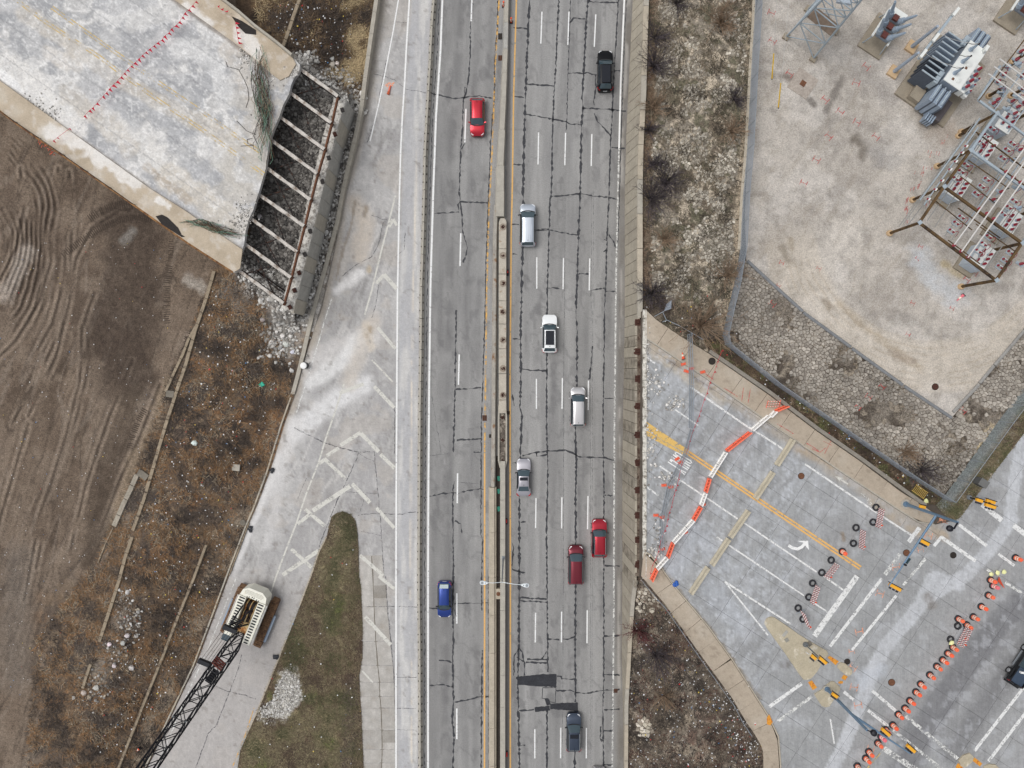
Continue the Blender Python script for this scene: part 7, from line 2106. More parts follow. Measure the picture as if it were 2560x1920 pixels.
# barricades with tyres
M_STR = stripe_mat('barricade_stripes', C(238,228,224), C(150,60,62),.30,1.0)
def barricade(p0, p1, tyres, label):
 a, b = W(*p0, ZR), W(*p1, ZR)
 d = b - a; L = max(d.length, 1.8)
 c = (a + b) / 2; rz = math.atan2(d.y, d.x)
 G = thing('barricade', label, 'barricade', Vector((c.x, c.y, ZR)), rz, 'striped barricades on the street')
 for z in (.55,1.0,1.45):
  mb = MB(); mb.box((0,0,0),(L, .06,.24)); o = mb.build('striped_board', M_STR, G, True); o.location = (0,-.02, z)
 for s in (-1,1):
  mb = MB(); mb.bar((s * L * .34,.04,.02),(s * L * .34,.04,1.6),.06,.06); mb.build('upright', M_POST, G, True)
  mb = MB(); mb.bar((s * L * .34,-.55,.04),(s * L * .34,.6,.04),.07,.06); mb.build('foot', M_POST, G, True)
 mb = MB(); mb.cyl((L * .3,0,1.6),(L * .3,0,1.78),.09,.07,8); mb.build('lamp', M_OR, G, True)
 return G
def tyre(px, py, label, group='tyres weighing down the barricades'):
 q = W(px, py, ZR + .006)
 G = thing('tyre', label, 'tyre', q, group=group)
 mb = MB(); mb.lathe([(.24,.02),(.36,0),(.43,.05),(.44,.12),(.40,.19),(.30,.2),(.24,.16),(.23,.08)],22)
 mb.f = mb.f[:-2]
 mb.f += [tuple(((7) * 22 + i, (7) * 22 + (i + 1) % 22,(i + 1) % 22, i)) for i in range(22)]
 smooth_angle(mb.build('carcass', M_BLK, G, True))
bars = [(T(2,3,[(945,1062),(912,1225)]), T(2,3,[(930,1065),(905,1192)]), 'nearest the sidewalk and the faded ONLY'),(T(2,3,[(785,1245),(770,1405)]), T(2,3,[(757,1240),(735,1375)]), 'second from the sidewalk'),(T(2,3,[(565,1535),(470,1655)]), T(2,3,[(543,1520),(462,1628)]), 'just left of the yellow line end'),
  (T(3,3,[(400,65),(350,215)]), T(3,3,[(383,60),(350,180)]), 'on the thin white line near the wide stop bar'),(T(3,3,[(268,285),(325,420)]), T(3,3,[(258,275),(300,370)]), 'seen edge on near the large island'),(T(3,3,[(1690,425),(1610,575)]), T(3,3,[(1635,430),(1573,545)]), 'in the long drum row')]
for (p0, p1), ty, wh in bars:
 barricade(p0, p1, ty, 'red and white striped barricade %s' % wh)
 tyre(*ty[0], 'upper black tyre at the barricade %s' % wh); tyre(*ty[1], 'lower black tyre at the barricade %s' % wh)
# fallen orange sign flap
q = W(2503,1457, ZR); mb = MB(); a, b, c = W(2497,1442, ZR + .05), W(2511,1471, ZR + .1), W(2494,1452, ZR + .6); mb.add([a, b, c, a + Vector((.03,.03,0)), b + Vector((.03,.03,0)), c + Vector((.05,.03,0))],[(0,1,2),(5,4,3),(0,3,4,1),(1,4,5,2),(2,5,3,0)])
tag(mb.build('sign_flap', M_OR), 'bright orange sign flap leaning beside the top drum', 'sign')
for k, (x, y) in enumerate(T(2,3,[(1925,1642),(1980,1630),(2035,1620)]) + [(2383 - 69,1252)] + [(2377,1606)]):
 G = thing('sandbag', 'pale yellow sandbag %s' % ('left of three near the top drum', 'middle of three near the top drum', 'right of three near the top drum', 'beside the yellow grate on the sidewalk', 'on the lower tyre of the barricade in the drum row')[k], 'sandbag', W(x, y, ZR + (.22 if k == 4 else .08)), random.uniform(0,3))
 mb = MB(); mb.ico((0,0,.1),.3,.18, flat=.45); o = mb.build('bag', mat('sandbag_yellow', C(232,232,170),.9), G, True); smooth_angle(o, 60)

# water filled barriers across the street
M_WB = mat('barrier_white', C(242,240,236),.5,0,.05,2); M_WO = mat('barrier_orange', C(246,122,92),.5,0,.06,2)
def plastic_barrier(p0, p1, m, label, z=ZR):
 a, b = W(*p0, z), W(*p1, z); d = b - a; L = d.length - .03; c = (a + b) / 2
 G = thing('plastic_barrier', label, 'barrier', Vector((c.x, c.y, z)), math.atan2(d.y, d.x), 'plastic barriers snaking across the street')
 mb = MB(); mb.box((0,0,.11),(L, .36,.22), taper=.94); mb.build('skirt', m, G, True)
 mb = MB(); mb.box((0,0,.98),(L, .13,.1)); mb.build('top_rail', m, G, True)
 n = 4
 for k in range(n + 1):
  x = -L / 2 + .08 + (L - .16) * k / n
  mb = MB(); mb.bar((x, 0,.2),(x, 0,.95),.12,.16); mb.build('upright', m, G, True)
 for k in range(n):
  x0 = -L / 2 + .08 + (L - .16) * k / n; x1 = x0 + (L - .16) / n
  mb = MB(); mb.bar((x0,0,.28),(x1,0,.9),.08,.08); mb.build('web', m, G, True)
 mb = MB(); mb.box((0,0,.5),(L - .1,.07,.55)); mb.build('core', mat('barrier_core_%s' % m.name[-5:], tuple(v * .5 for v in (C(242,240,236) if m is M_WB else C(238,82,50))),.6), G, True)  # half-bright copy of the plastic, shade painted behind the openings
chain = [('W', (2212,270),(2060,400)),('O', (2050,415),(1845,575)),('W', (1840,585),(1705,800)),('O', (1700,810),(1665,930)),('W', (1665,935),(1625,1045)),('O', (1625,1055),(1560,1170)),('W', (1560,1170),(1385,1365)),('O', (1385,1365),(1340,1490)),('W', (1335,1490),(1245,1590)),('O', (1245,1590),(1200,1690))]
runs = ('first white run from the sidewalk', 'long orange run crossing the white edge line', 'white run crossing the yellow lines', 'short orange run below the yellow lines', 'short white run on the lower lane line', 'orange run between two white runs', 'longest white run', 'orange run above the lower sidewalk', 'white run reaching the lower sidewalk', 'orange run on the lower sidewalk')
for (cc, a, b), rn in zip(chain, runs):
 (p0, p1) = T(2,2,[a, b]); n = max(1, round(math.hypot(p1[0] - p0[0], p1[1] - p0[1]) / 30))
 for k in range(n):
  q0 = (p0[0] + (p1[0] - p0[0]) * k / n, p0[1] + (p1[1] - p0[1]) * k / n); q1 = (p0[0] + (p1[0] - p0[0]) * (k + 1) / n, p0[1] + (p1[1] - p0[1]) * (k + 1) / n)
  lb = ('%s plastic barrier unit, ' % ('white' if cc == 'W' else 'orange')) + (('%s unit of the ' % ('top', 'middle', 'bottom')[0 if k == 0 else (2 if k == n - 1 else 1)] if n > 1 else 'single unit of the ') + rn)
  plastic_barrier(q0, q1, M_WB if cc == 'W' else M_WO, lb, ZR + (.135 if rn.endswith('on the lower sidewalk') else .01))
(p0, p1), = [T(2,3,[(5,285),(55,235)])]; plastic_barrier(p0, p1, M_WB, 'white plastic barrier unit on the upper sidewalk', ZR + .135)
(p0, p1), = [T(2,3,[(58,232),(158,190)])]; plastic_barrier(p0, p1, M_WO, 'orange plastic barrier unit on the upper sidewalk', ZR + .135)
G = thing('folded_barricade', 'orange and white folded barricade leaning on the upper sidewalk', 'barricade', W(1930,1008, ZR + .13),.05)
for k in range(3):
 mb = MB(); mb.box((0,0,0),(1.6,.05,.24)); o = mb.build('board', stripe_mat('orange_stripes', C(240,232,224), C(232,84,48),.3,1.0), G, True); o.location = (0,-.35 + k * .3,.25 + .2 * k)
for s in (-1,1):
 mb = MB(); mb.bar((s * .7,-.5,.02),(s * .7,.4,.8),.06,.06); mb.build('leg', M_WO, G, True)
# concrete barriers closing the street
for p0, p1, lb in (((1981,1099),(1940,1163), 'nearest the upper sidewalk'),((1931,1180),(1886,1246), 'second from the upper sidewalk, beside the yellow lines'),((1870,1276),(1824,1342), 'in the middle of the row'),((1821,1346),(1778,1411), 'second from the lower sidewalk'),((1769,1417),(1726,1482), 'nearest the lower sidewalk, with chipped edge')):
 a, b = W(*p0, ZR), W(*p1, ZR)
 G = thing('concrete_barrier', 'tan concrete barrier across the street, %s' % lb, 'barrier', (a + b) / 2, group='concrete barriers across the street')
 mb = MB(); mb.sweep([a, b],[(-.31,.01),(.31,.01),(.31,.08),(.15,.33),(.12,.82),(-.12,.82),(-.15,.33),(-.31,.08)]); mb.build('body', mat('tan_barrier', C(186,178,158),.92,0,.14,1.4, speck=.1), G)
 d = (b - a).normalized()
 for t in (.15,.5,.85):
  mb = MB(); mb.box(a + (b - a) * t + Vector((-d.y, d.x, 0)) * .2 + Vector((0,0,.3)),(.16,.16,.14)); mb.build('pin_pocket', MATS['pin_pocket'], G)

# traffic signals
M_SIGY = mat('signal_yellow', C(238,172,48),.45,0,.05); M_SIGB = mat('signal_black', C(28,28,36),.5,0,.05); M_MAST = mat('mast_grey', C(112,138,162),.45,.3,.08)
def head(G, p, d, L=1.05):
 "three lens signal hanging lengthwise: d is the direction along its body"
 d = Vector(d).normalized()
 mb = MB(); mb.bar(p - d * L / 2, p + d * L / 2,.34,.30); h = mb.build('signal_head', M_SIGY, G)
 s = Vector((-d.y, d.x, 0))
 mb = MB(); mb.bar(p - d * L * .56 + s * .22, p + d * L * .56 + s * .22,.08,.5); mb.build('back_plate', M_SIGB, h)
 for k in (-1,0,1):
  mb = MB(); c = p + d * (k * L * .31) - s * .2; mb.cyl(c, c - s * .2,.14,.13,8); mb.build('visor', M_SIGB, h)
b = W(2263.5,1260, ZR + .14); zj = solve_z((2263.5,1260), ZR + .14,(2340,1289)); zt_ = solve_z((2263.5,1260), ZR + .14,(2395,1304))
SG = thing('traffic_signal', 'blue grey mast arm signal on the upper sidewalk corner', 'traffic signal', b)
mb = MB(); mb.cyl(b - Vector((0,0,.1)), b + Vector((0,0,.08)),.55,.55,16); mb.build('foundation', M_CONC, SG)
mb = MB(); mb.cyl(b + Vector((0,0,.08)), b + Vector((0,0,.4)),.34,.26,12); mb.build('base_cover', M_MAST, SG)
mb = MB(); mb.cyl(b, Vector((b.x, b.y, zt_)),.19,.13,12); mb.build('pole', M_MAST, SG)
j = Vector((b.x, b.y, zj)); e = W(2222,1466, zj + .5)
mb = MB(); mb.cyl(j, e, .14,.06,10); mb.build('mast_arm', M_MAST, SG)
for px, py, L in ((2311,1356,1.0),(2237,1468,1.35)):
 p = W(px, py, zj + .15); head(SG, p, W(px + 17, py + 9, zj + .15) - p, L)
mb = MB(); p = W(2275,1396, zj + .25); q2 = W(2266,1409, zj + .25); mb.bar(p, q2,.06,.35); mb.build('street_sign', mat('sign_green', C(52,78,84),.5), SG)
mb = MB(); p = W(2261,1411, zj + .4); mb.cyl(p, p + Vector((0,0,.3)),.12,.12,8); mb.build('detector', M_SIGB, SG)
tpx = Vector((b.x, b.y, zt_)); c = W(2385,1322, zt_ - .2)
mb = MB(); mb.tube([tpx, (tpx + c) / 2, c],.1,6); mb.build('camera_arm', M_SIGB, SG)
mb = MB(); p = W(2374,1321, zt_ - .4); mb.lathe([(.1,.3),(.3,.2),(.34,0),(.3,-.15),(.1,-.22)],12, p); mb.build('camera_dome', M_SIGB, SG)
p = W(2306,1267, ZR + 3); head(SG, p, (1,-.25,0),.6)
# mast on the lower island
b = W(2067,1722, ZR + .15); zj = solve_z((2067,1722), ZR + .15,(2131,1786)); SG = thing('traffic_signal', 'blue grey mast arm signal reaching over the drum row', 'traffic signal', b)
mb = MB(); mb.cyl(b - Vector((0,0,.1)), b + Vector((0,0,.06)),.42,.42,16); mb.build('foundation', M_CONC, SG)
mb = MB(); mb.cyl(b + Vector((0,0,.06)), b + Vector((0,0,.35)),.3,.24,12); mb.build('base_cover', M_MAST, SG)
zt2 = solve_z((2067,1722), ZR + .15,(2170,1823))
mb = MB(); mb.cyl(b, Vector((b.x, b.y, zt2)),.2,.14,12); mb.build('pole', M_MAST, SG)
j = Vector((b.x, b.y, zj)); e = W(2276,1884, zj + .4)
mb = MB(); mb.cyl(j, e, .15,.07,10); mb.build('mast_arm', M_MAST, SG)
mb = MB(); p = W(2184,1832, zt2 - .2); mb.tube([Vector((b.x, b.y, zt2)), p],.06,6); mb.lathe([(.08,.3),(.3,.2),(.34,0),(.3,-.15),(.1,-.22)],12, p); mb.build('camera_dome', M_SIGB, SG)
for px, py, L in ((2214,1830,1.1),(2277,1871,1.1)):
 p = W(px, py, zj + .1); head(SG, p, W(px + 15, py + 13, zj + .1) - p, L)
p = W(2087,1738, ZR + 3.0); head(SG, p, (1,-.7,0),.7)
# pedestrian signal on the large island
b = W(2013,1611, ZR + .15); SG = thing('pedestrian_signal', 'short grey signal post with yellow heads on the large island', 'traffic signal', b)
mb = MB(); mb.cyl(b, b + Vector((0,0,.3)),.32,.24,12); mb.build('base_cover', mat('post_grey', C(120,124,126),.5,.3), SG)
mb = MB(); mb.cyl(b, b + Vector((0,0,3.4)),.08,.07,10); mb.build('post', MATS['post_grey'], SG)
for px, py, L in ((2057,1651,1.0),(2034,1643,.6)):
 p = W(px, py, ZR + 3.1); head(SG, p, (1,-.85,0), L)
mb = MB(); p = W(2019,1633, ZR + 2); mb.box(p, (.35,.06,.3),-.5); mb.build('sign', M_WHT, SG)
q = W(2024,1609, ZR + .16); mb = MB(); mb.box(q, (.5,.6,.03),.6); tag(mb.build('hand_hole', M_CONC_D), 'dark square hand hole beside the post on the large island', 'hatch')
q = W(1967,1600, ZR + .16); mb = MB(); mb.box(q, (.45,.45,.03),.6); tag(mb.build('hand_hole', mat('lid_grey', C(140,138,130),.8)), 'grey square lid in the middle of the large island', 'hatch')
q = W(1963,1584, ZR + .16); mb = MB(); mb.box(q, (.8,.36,.015),.9); tag(mb.build('pale_slab', M_CONC_G), 'pale rectangular repair on the tip of the large island', 'repair')
# signal at the grass corner
b = W(2422,1243, ZR + .05); SG = thing('traffic_signal', 'post signal with yellow heads at the grassy corner', 'traffic signal', b)
mb = MB(); mb.cyl(b, b + Vector((0,0,.3)),.3,.22,12); mb.build('base_cover', M_GALV, SG)
mb = MB(); mb.cyl(b, b + Vector((0,0,3.6)),.1,.08,10); mb.build('post', M_STEEL, SG)
for px, py, L in ((2448,1251,.7),(2476,1254,1.0),(2475,1265,1.2)):
 p = W(px, py, ZR + 3.2); head(SG, p, (1,-.32,0), L)
# cabinet at the fence
q = W(2443,1204, ZR); G = thing('signal_cabinet', 'dark signal cabinet with pale door outside the right fence', 'cabinet', q, math.radians(-33))
mb = MB(); mb.box((0,0,.55),(1.0,.8,1.1)); mb.build('housing', mat('dark_cabinet2', C(92,92,92),.6), G, True)
mb = MB(); mb.box((.52,0,.6),(.05,.7,1.0)); mb.build('door', M_CAB, G, True)
mb = MB(); mb.box((0,0,1.13),(1.06,.86,.06)); mb.build('roof', mat('cab_roof', C(110,110,108),.6), G, True)
# yellow grate and traffic cones
G = thing('yellow_grate', 'yellow bar grate lying between the sidewalk and the fence', 'grate', W(2300,1229, ZR + .35), math.radians(-35))
for s in (-1,1): mb = MB(); mb.box((0, s * .42,0),(1.7,.06,.06)); mb.build('rail', mat('grate_yellow', C(190,160,84),.6), G, True)
for k in range(9): mb = MB(); mb.box((-.76 + k * .19,0,0),(.05,.8,.05)); mb.build('bar', MATS['grate_yellow'], G, True)
def cone(px, py, z, lean, label, m=M_OR, fallen=None):
 q = W(px, py, z); G = thing('traffic_cone', label, 'traffic cone', q)
 if fallen is None:
  mb = MB(); mb.box((0,0,.02),(.4,.4,.04)); mb.build('base', M_BLK, G, True)
  mb = MB(); mb.lathe([(.16,.04),(.04,.72)],12); mb.build('body', m, G, True)
  mb = MB(); mb.lathe([(.115,.35),(.085,.5)],12); mb.build('reflective_band', M_REFL, G, True)
 else:
  d = W(*fallen, z) - q; d.z = 0; L = d.length; d.normalize()
  M = Matrix((d, Vector((-d.y, d.x, 0)), Vector((0,0,1)))).transposed()
  mb = MB(); mb.box(Vector((0,0,.2)),(.05,.42,.42), M=M); mb.build('base', M_BLK if m is not M_OR2 else M_OR, G, True)
  mb = MB(); mb.cyl(Vector((0,0,.18)), d * L + Vector((0,0,.06)),.18,.04,12); mb.build('body', m, G, True)
  mb = MB(); mb.cyl(d * L * .4 + Vector((0,0,.13)), d * L * .66 + Vector((0,0,.10)),.13,.092,12); mb.build('reflective_band', M_REFL, G, True)
cone(1708,898, ZR + .02,0, 'orange cone lying beside the kerb at the first fence panel', fallen=(1705,880))
cone(2406,738, ZR, 0, 'pale pink fallen cone in the gravel below the gantry', M_DRP, fallen=(2391,752))
cone(352,1868, land_zs(352,1868),0, 'orange fallen cone in the scrub beside the crane boom', fallen=(341,1878))
G = thing('orange_cone', 'orange base of a vertical panel behind the barricade in the drum row', 'traffic cone', W(2413,1595, ZR)); mb = MB(); mb.lathe([(.2,0),(.2,.06),(.12,.1),(.05,.5)],12); mb.build('body', M_OR, G, True)
# fallen orange marker on the ramp
G = thing('channelizer', 'tipped orange channelizer on the ramp near the top', 'marker', W(972,228,0))
a, b = W(970,236,.12), W(976,214,.12)
mb = MB(); mb.cyl(a, b, .14,.1,10); mb.build('tube', M_OR2, G); mb = MB(); mb.cyl(a, a + (b - a) * .3,.17,.16,10); mb.build('base', mat('dark_orange', C(196,90,50),.6), G)
mb = MB(); ribbon(mb, [(966,216),(972,208),(980,214),(986,206)],7,.002, jit=2, wj=.5); mb.build('paint_mark', M_ORNP, RP)
# white post by the ramp
q = W(764,914,0); q2 = Vector((q.x, q.y, .9)); G = thing('white_bollard', 'white topped round post at the left edge of the ramp', 'bollard', q)
mb = MB(); mb.cyl(q, q2,.42,.40,16); mb.build('barrel', mat('grey_barrel', C(64,66,68),.6), G); mb = MB(); mb.lathe([(.42,0),(.36,.07),(.1,.1)],16, q2); mb.build('lid', M_WHT, G)

# pennant strings
M_PEN = mat('pennant_red', C(206,44,66),.6,0,.1)
def pennants(pts, label, z, size=.34, side=1, h=.8):
 P = [W(x, y, z + h) for x, y in pts]
 G = thing('pennant_string', label, 'pennants', P[0])
 mb = MB(); mb.tube(P, .02,4); mb.build('cord', M_PEN, G)
 for k, p in enumerate(P):
  d = (P[min(k + 1, len(P) - 1)] - P[max(k - 1,0)]).normalized(); n = Vector((-d.y, d.x, 0)) * side
  s = size * random.uniform(.75,1.15); t = random.uniform(-.5,.3)
  mb = MB(); a, b, c = p - d * s * .45, p + d * s * .45, p + n * s * 1.1 + d * s * t + Vector((0,0,-.25)); e = Vector((0,0,.02)); mb.add([a, b, c, a + e, b + e, c + e],[(0,2,1),(3,4,5),(0,1,4,3),(1,2,5,4),(2,0,3,5)]); mb.build('flag', M_PEN, G)
pennants(T(0,0,[(1690,15),(1662,50),(1630,85),(1595,115),(1577,150),(1548,190),(1518,222),(1480,250),(1458,285),(1420,312),(1400,345),(1360,370),(1330,397),(1293,425),(1260,453),(1228,480),(1198,510),(1163,545),(1133,573),(1100,603),(1074,633),(1045,667),(1010,705),(975,737),(945,768),(918,803),(890,832),(835,895),(800,932),(772,955),(730,1000)]), 'long string of red pennants crossing the cut bridge deck', ZL)
pennants(T(0,0,[(2035,200),(2042,240),(2050,285),(2055,328),(2062,370)]), 'short string of red pennants at the right deck corner', ZL)
pennants(T(0,0,[(1885,60),(1915,85),(1955,103)]), 'three red pennants on the deck parapet near the top', ZL)
pennants(T(0,0,[(600,1110),(495,1190),(462,1215)]), 'three faded pennants on the lower deck sidewalk', ZL, .25)
pennants(T(1,2,[(1815,1370),(1778,1465),(1763,1510),(1750,1555)]) + T(1,2,[(1710,1650)]) + T(2,2,[(1685,80),(1663,133),(1630,235),(1618,275),(1600,320),(1580,368),(1565,405),(1535,495),(1520,560),(1465,700),(1440,825),(1427,877),(1413,920),(1400,965),(1378,1065),(1357,1115),(1345,1170),(1337,1225),(1320,1270),(1290,1340),(1265,1450),(1240,1520),(1215,1565),(1195,1640)]), 'string of small red pennants along the temporary fence', ZR, .24)
mb = MB()
for k in range(30):
 x, y = T(0,0,[(random.uniform(340,480),0)])[0][0],0
 t = random.random(); x = 95 + 45 * t + random.uniform(-6,6); y = 350 + 36 * t + random.uniform(-4,4)
 z = ZL - .8 - random.uniform(0,1.6); mb.tube([W(x, y, z), W(x + random.uniform(-12,12), y + random.uniform(-6,8), z - .2)],.03,4)
tag(mb.build('orange_netting', M_OR2), 'torn orange netting hanging under the deck rail', 'netting')
# deck railing
RL = thing('railing', 'thin grey pipe railing along the lower edge of the deck', 'railing', W(46,312, ZL))
rp = [(0,276),(46,308),(105,348),(164,389),(222,430),(281,471),(340,513)]
for a, b in zip(rp[:-1], rp[1:]):
 for h in (.5,1.0): mb = MB(); mb.cyl(W(*a, ZL) + Vector((0,0, h)), W(*b, ZL) + Vector((0,0, h)),.025,.025,5); mb.build('rail', M_STEEL, RL)
 mb = MB(); mb.cyl(W(*b, ZL), W(*b, ZL) + Vector((0,0,1.05)),.035,.035,6); mb.build('post', M_STEEL, RL)

# CRAWLER CRANE
def crane():
 r, f = W(640,1476,3.2), W(589,1601,3.2)
 d = f - r; d.z = 0; d.normalize(); s = Vector((d.y, -d.x, 0))
 if s.x < 0: s = -s
 c = (r + f) / 2; c.z = 0
 G = thing('crawler_crane', 'white crawler crane with rusty tracks and long black lattice boom', 'crane', c)
 def P(u, v, z): return c + d * u + s * v + Vector((0,0, z))
 rz = math.atan2(d.y, d.x)
 def bx(nm, m, u, v, z, du, dv, dz, par=G, taper=1.0): mb = MB(); mb.box(P(u, v, z),(du, dv, dz), rz, taper=taper); return mb.build(nm, m, par)
 MW = mat('crane_white', C(232,230,216),.55,0,.06,2, rust=C(180,150,100), rust_amt=.08); MR = mat('track_rust', C(122,94,70),.9,.1,.35,4, rust=C(78,58,46), rust_amt=.5); MBk = mat('boom_black', C(34,35,40),.6,.2,.1); MTn = mat('deck_tan', C(206,182,134),.8,0,.2,2, rust=C(176,106,50), rust_amt=.5)
 for sd in (-1,1):
  v = 2.25 * sd; L = 6.9; u0 = 1.1
  mb = MB(); prof = [(-L / 2 + .45,.02),(L / 2 - .45,.02),(L / 2,.5),(L / 2 - .45,1.0),(-L / 2 + .45,1.0),(-L / 2,.5)]
  vs = [P(u0 + a, v + w, b) for w in (-.42,.42) for a, b in prof]
  mb.add(vs, [tuple(range(6)), tuple(range(11,5,-1))] + [(k, 6 + k, 6 + (k + 1) % 6,(k + 1) % 6) for k in range(6)]); t = mb.build('track', MR, G)
  for k in range(24):
   bx('track_shoe', MR, u0 - L / 2 + .5 + (L - 1) * k / 23, v, 1.03,.2,1.02,.07, t)
  bx('track_frame', M_FIN, u0 + .6, v + sd * .62,.6,3.6,.3,.3, t)
 bx('carbody', MBk, .3,0,.9,3.2,3.4,.7)
 bx('deck', MTn, .6,0,1.35,5.2,2.6,.2)
 bx('deck_plate', MTn, 2.0,.1,1.75,1.5,1.1,.5)
 pl = [P(a, b, 0) for a, b in ((-2.1,-1.75),(-2.85,-1.6),(-3.3,-.9),(-3.3,.9),(-2.85,1.6),(-2.1,1.75))]
 mb = MB(); mb.prism([tuple(p[:2]) for p in pl],1.3,3.1,.03); cw = mb.build('counterweight', MW, G)
 for k in range(4): bx('weight_groove', M_CONC_D, -2.75 + .14 * k - .2,0,3.105,.025,2.6 - .3 * abs(k - 1.5),.012, cw)
 for u, v in ((-2.2,-.5),(-2.2,.5),(-2.3,-.12),(-2.3,.12),(-2.15,.75),(-2.15,-.75)): bx('lifting_slot', MBk, u, v, 3.11,.2,.1,.03, cw)
 for sd, L in ((-1,4.2),(1,5.4)):
  v = 1.28 * sd; u0 = -2.05 + L / 2
  h = bx('engine_house', MW, u0, v, 2.35, L, .95,1.6)
  n = int(L / .36)
  for k in range(n): bx('vent', MBk, -1.85 + k * .36, v - sd * .05,3.16,.17,.52 if k > 2 else .7,.02, h)
  for k in range(3): bx('catwalk_rail', M_WHT, u0, v + sd * (.53 + .07 * k),2.95, L - .2,.025,.03, h)
 cb = bx('cab', MW, 3.0,-1.3,2.2,1.9,.95,1.6); bx('cab_window', M_GLASS, 3.6,-1.3,2.62,.8,.98,.8, cb); bx('cab_glass', M_GLASS, 3.98,-1.3,2.2,.06,.9,1.3, cb)
 for u, m in ((-.9,.52),(.1,.46),(.9,.4)):
  mb = MB(); mb.cyl(P(u, -.55,2.0), P(u, .55,2.0), m, m, 16); dr = mb.build('winch_drum', M_STEEL, G)
  for v in (-.55,0,.55): mb = MB(); mb.cyl(P(u, v - .05,2.0), P(u, v + .05,2.0), m + .16, m + .16,16); mb.build('drum_flange', MTn, dr)
 top = P(.9,-.5,5.2)
 for v in (-.8,.5):
  mb = MB(); mb.bar(P(-1.6, v, 2.4), top + s * (v * .5),.16,.16); mb.bar(P(1.6, v, 1.6), top + s * (v * .5),.18,.18); mb.build('gantry_leg', MBk, G)
 for k in range(5): mb = MB(); mb.bar(P(.3 + .18 * k, -1.25,4.2 + .1 * k), P(.3 + .18 * k, .35,4.2 + .1 * k),.1,.1); mb.build('gantry_rung', MBk, G)
 mb = MB(); mb.box(top + d * .35 - s * .2,(.5,1.7,.5), rz); mb.build('sheave_block', MBk, G)
 # boom: rises along the crane's own axis
 p0 = P(2.9,.15,2.3); best = None
 for i in range(30,260):
  z = i * .1; q = W(368,1920, z); e = q - p0; cr_ = abs(e.x * d.y - e.y * d.x)
  if best is None or cr_ < best[0]: best = (cr_, q)
 bd = best[1] - p0; Lb = bd.length * 1.25; bd.normalize()
 up = s.cross(bd); up = up if up.z > 0 else -up
 def B(t, a, b): k = min(1,.45 + t / 3.0); return p0 + bd * t + s * (a * .72 * k) + up * (b * .72 * k)
 N = int(Lb / 1.55); st = [Lb * i / N for i in range(N + 1)]
 for a, b in ((-1,-1),(1,-1),(1,1),(-1,1)):
  for t0, t1 in zip(st[:-1], st[1:]):
   mb = MB(); mb.cyl(B(t0, a, b), B(t1, a, b),.095,.095,6); mb.build('boom_chord', MBk, G)
 for i, (t0, t1) in enumerate(zip(st[:-1], st[1:])):
  for (a, b),(a2, b2) in (((-1,1),(1,1)),((-1,-1),(1,-1)),((-1,-1),(-1,1)),((1,-1),(1,1))):
   mb = MB(); mb.cyl(B(t0, a, b), B(t1, a2, b2) if i % 2 else B(t0, a2, b2),.05,.05,5)
   mb.cyl(B(t0, a2, b2), B(t1, a, b),.05,.05,5); mb.build('boom_lacing', MBk, G)
 for t in st[3::5]:
  for a in (-1,1): mb = MB(); mb.cyl(B(t - .1, a, 1), B(t + .1, a, 1),.1,.1,8); mb.build('boom_pin', M_GALV, G)
 tb = 4.6; mb = MB()
 for k in range(4): mb.bar(B(tb + .3 * k, -1,1.1), B(tb + .5 + .3 * k, 1,1.1),.16,.16)
 mb.build('boom_splice', mat('boom_rust', C(92,46,38),.8), G)
 for k in range(6): mb = MB(); mb.cyl(B(tb + 1.2 + .3 * k, -.4,.2), B(tb + 1.4 + .3 * k, .6,.3),.16,.16,8); mb.build('boom_hoist', MBk, G)
 eq = W(512,1657, p0.z + 3.6); mb = MB(); mb.box(eq, (.5,1.6,.5), rz); mb.build('equalizer', MBk, G)
 for k in range(4):
  mb = MB(); mb.cyl(top + s * (-.8 + .35 * k), eq + s * (-.6 + .35 * k),.022,.022,4); mb.build('hoist_rope', M_STEEL, G)
 for a in (-1,1): mb = MB(); mb.cyl(eq + s * (.5 * a), B(Lb, a, 1.3) + Vector((0,0,1.5)),.022,.022,4); mb.build('pendant_rope', M_STEEL, G)
crane()

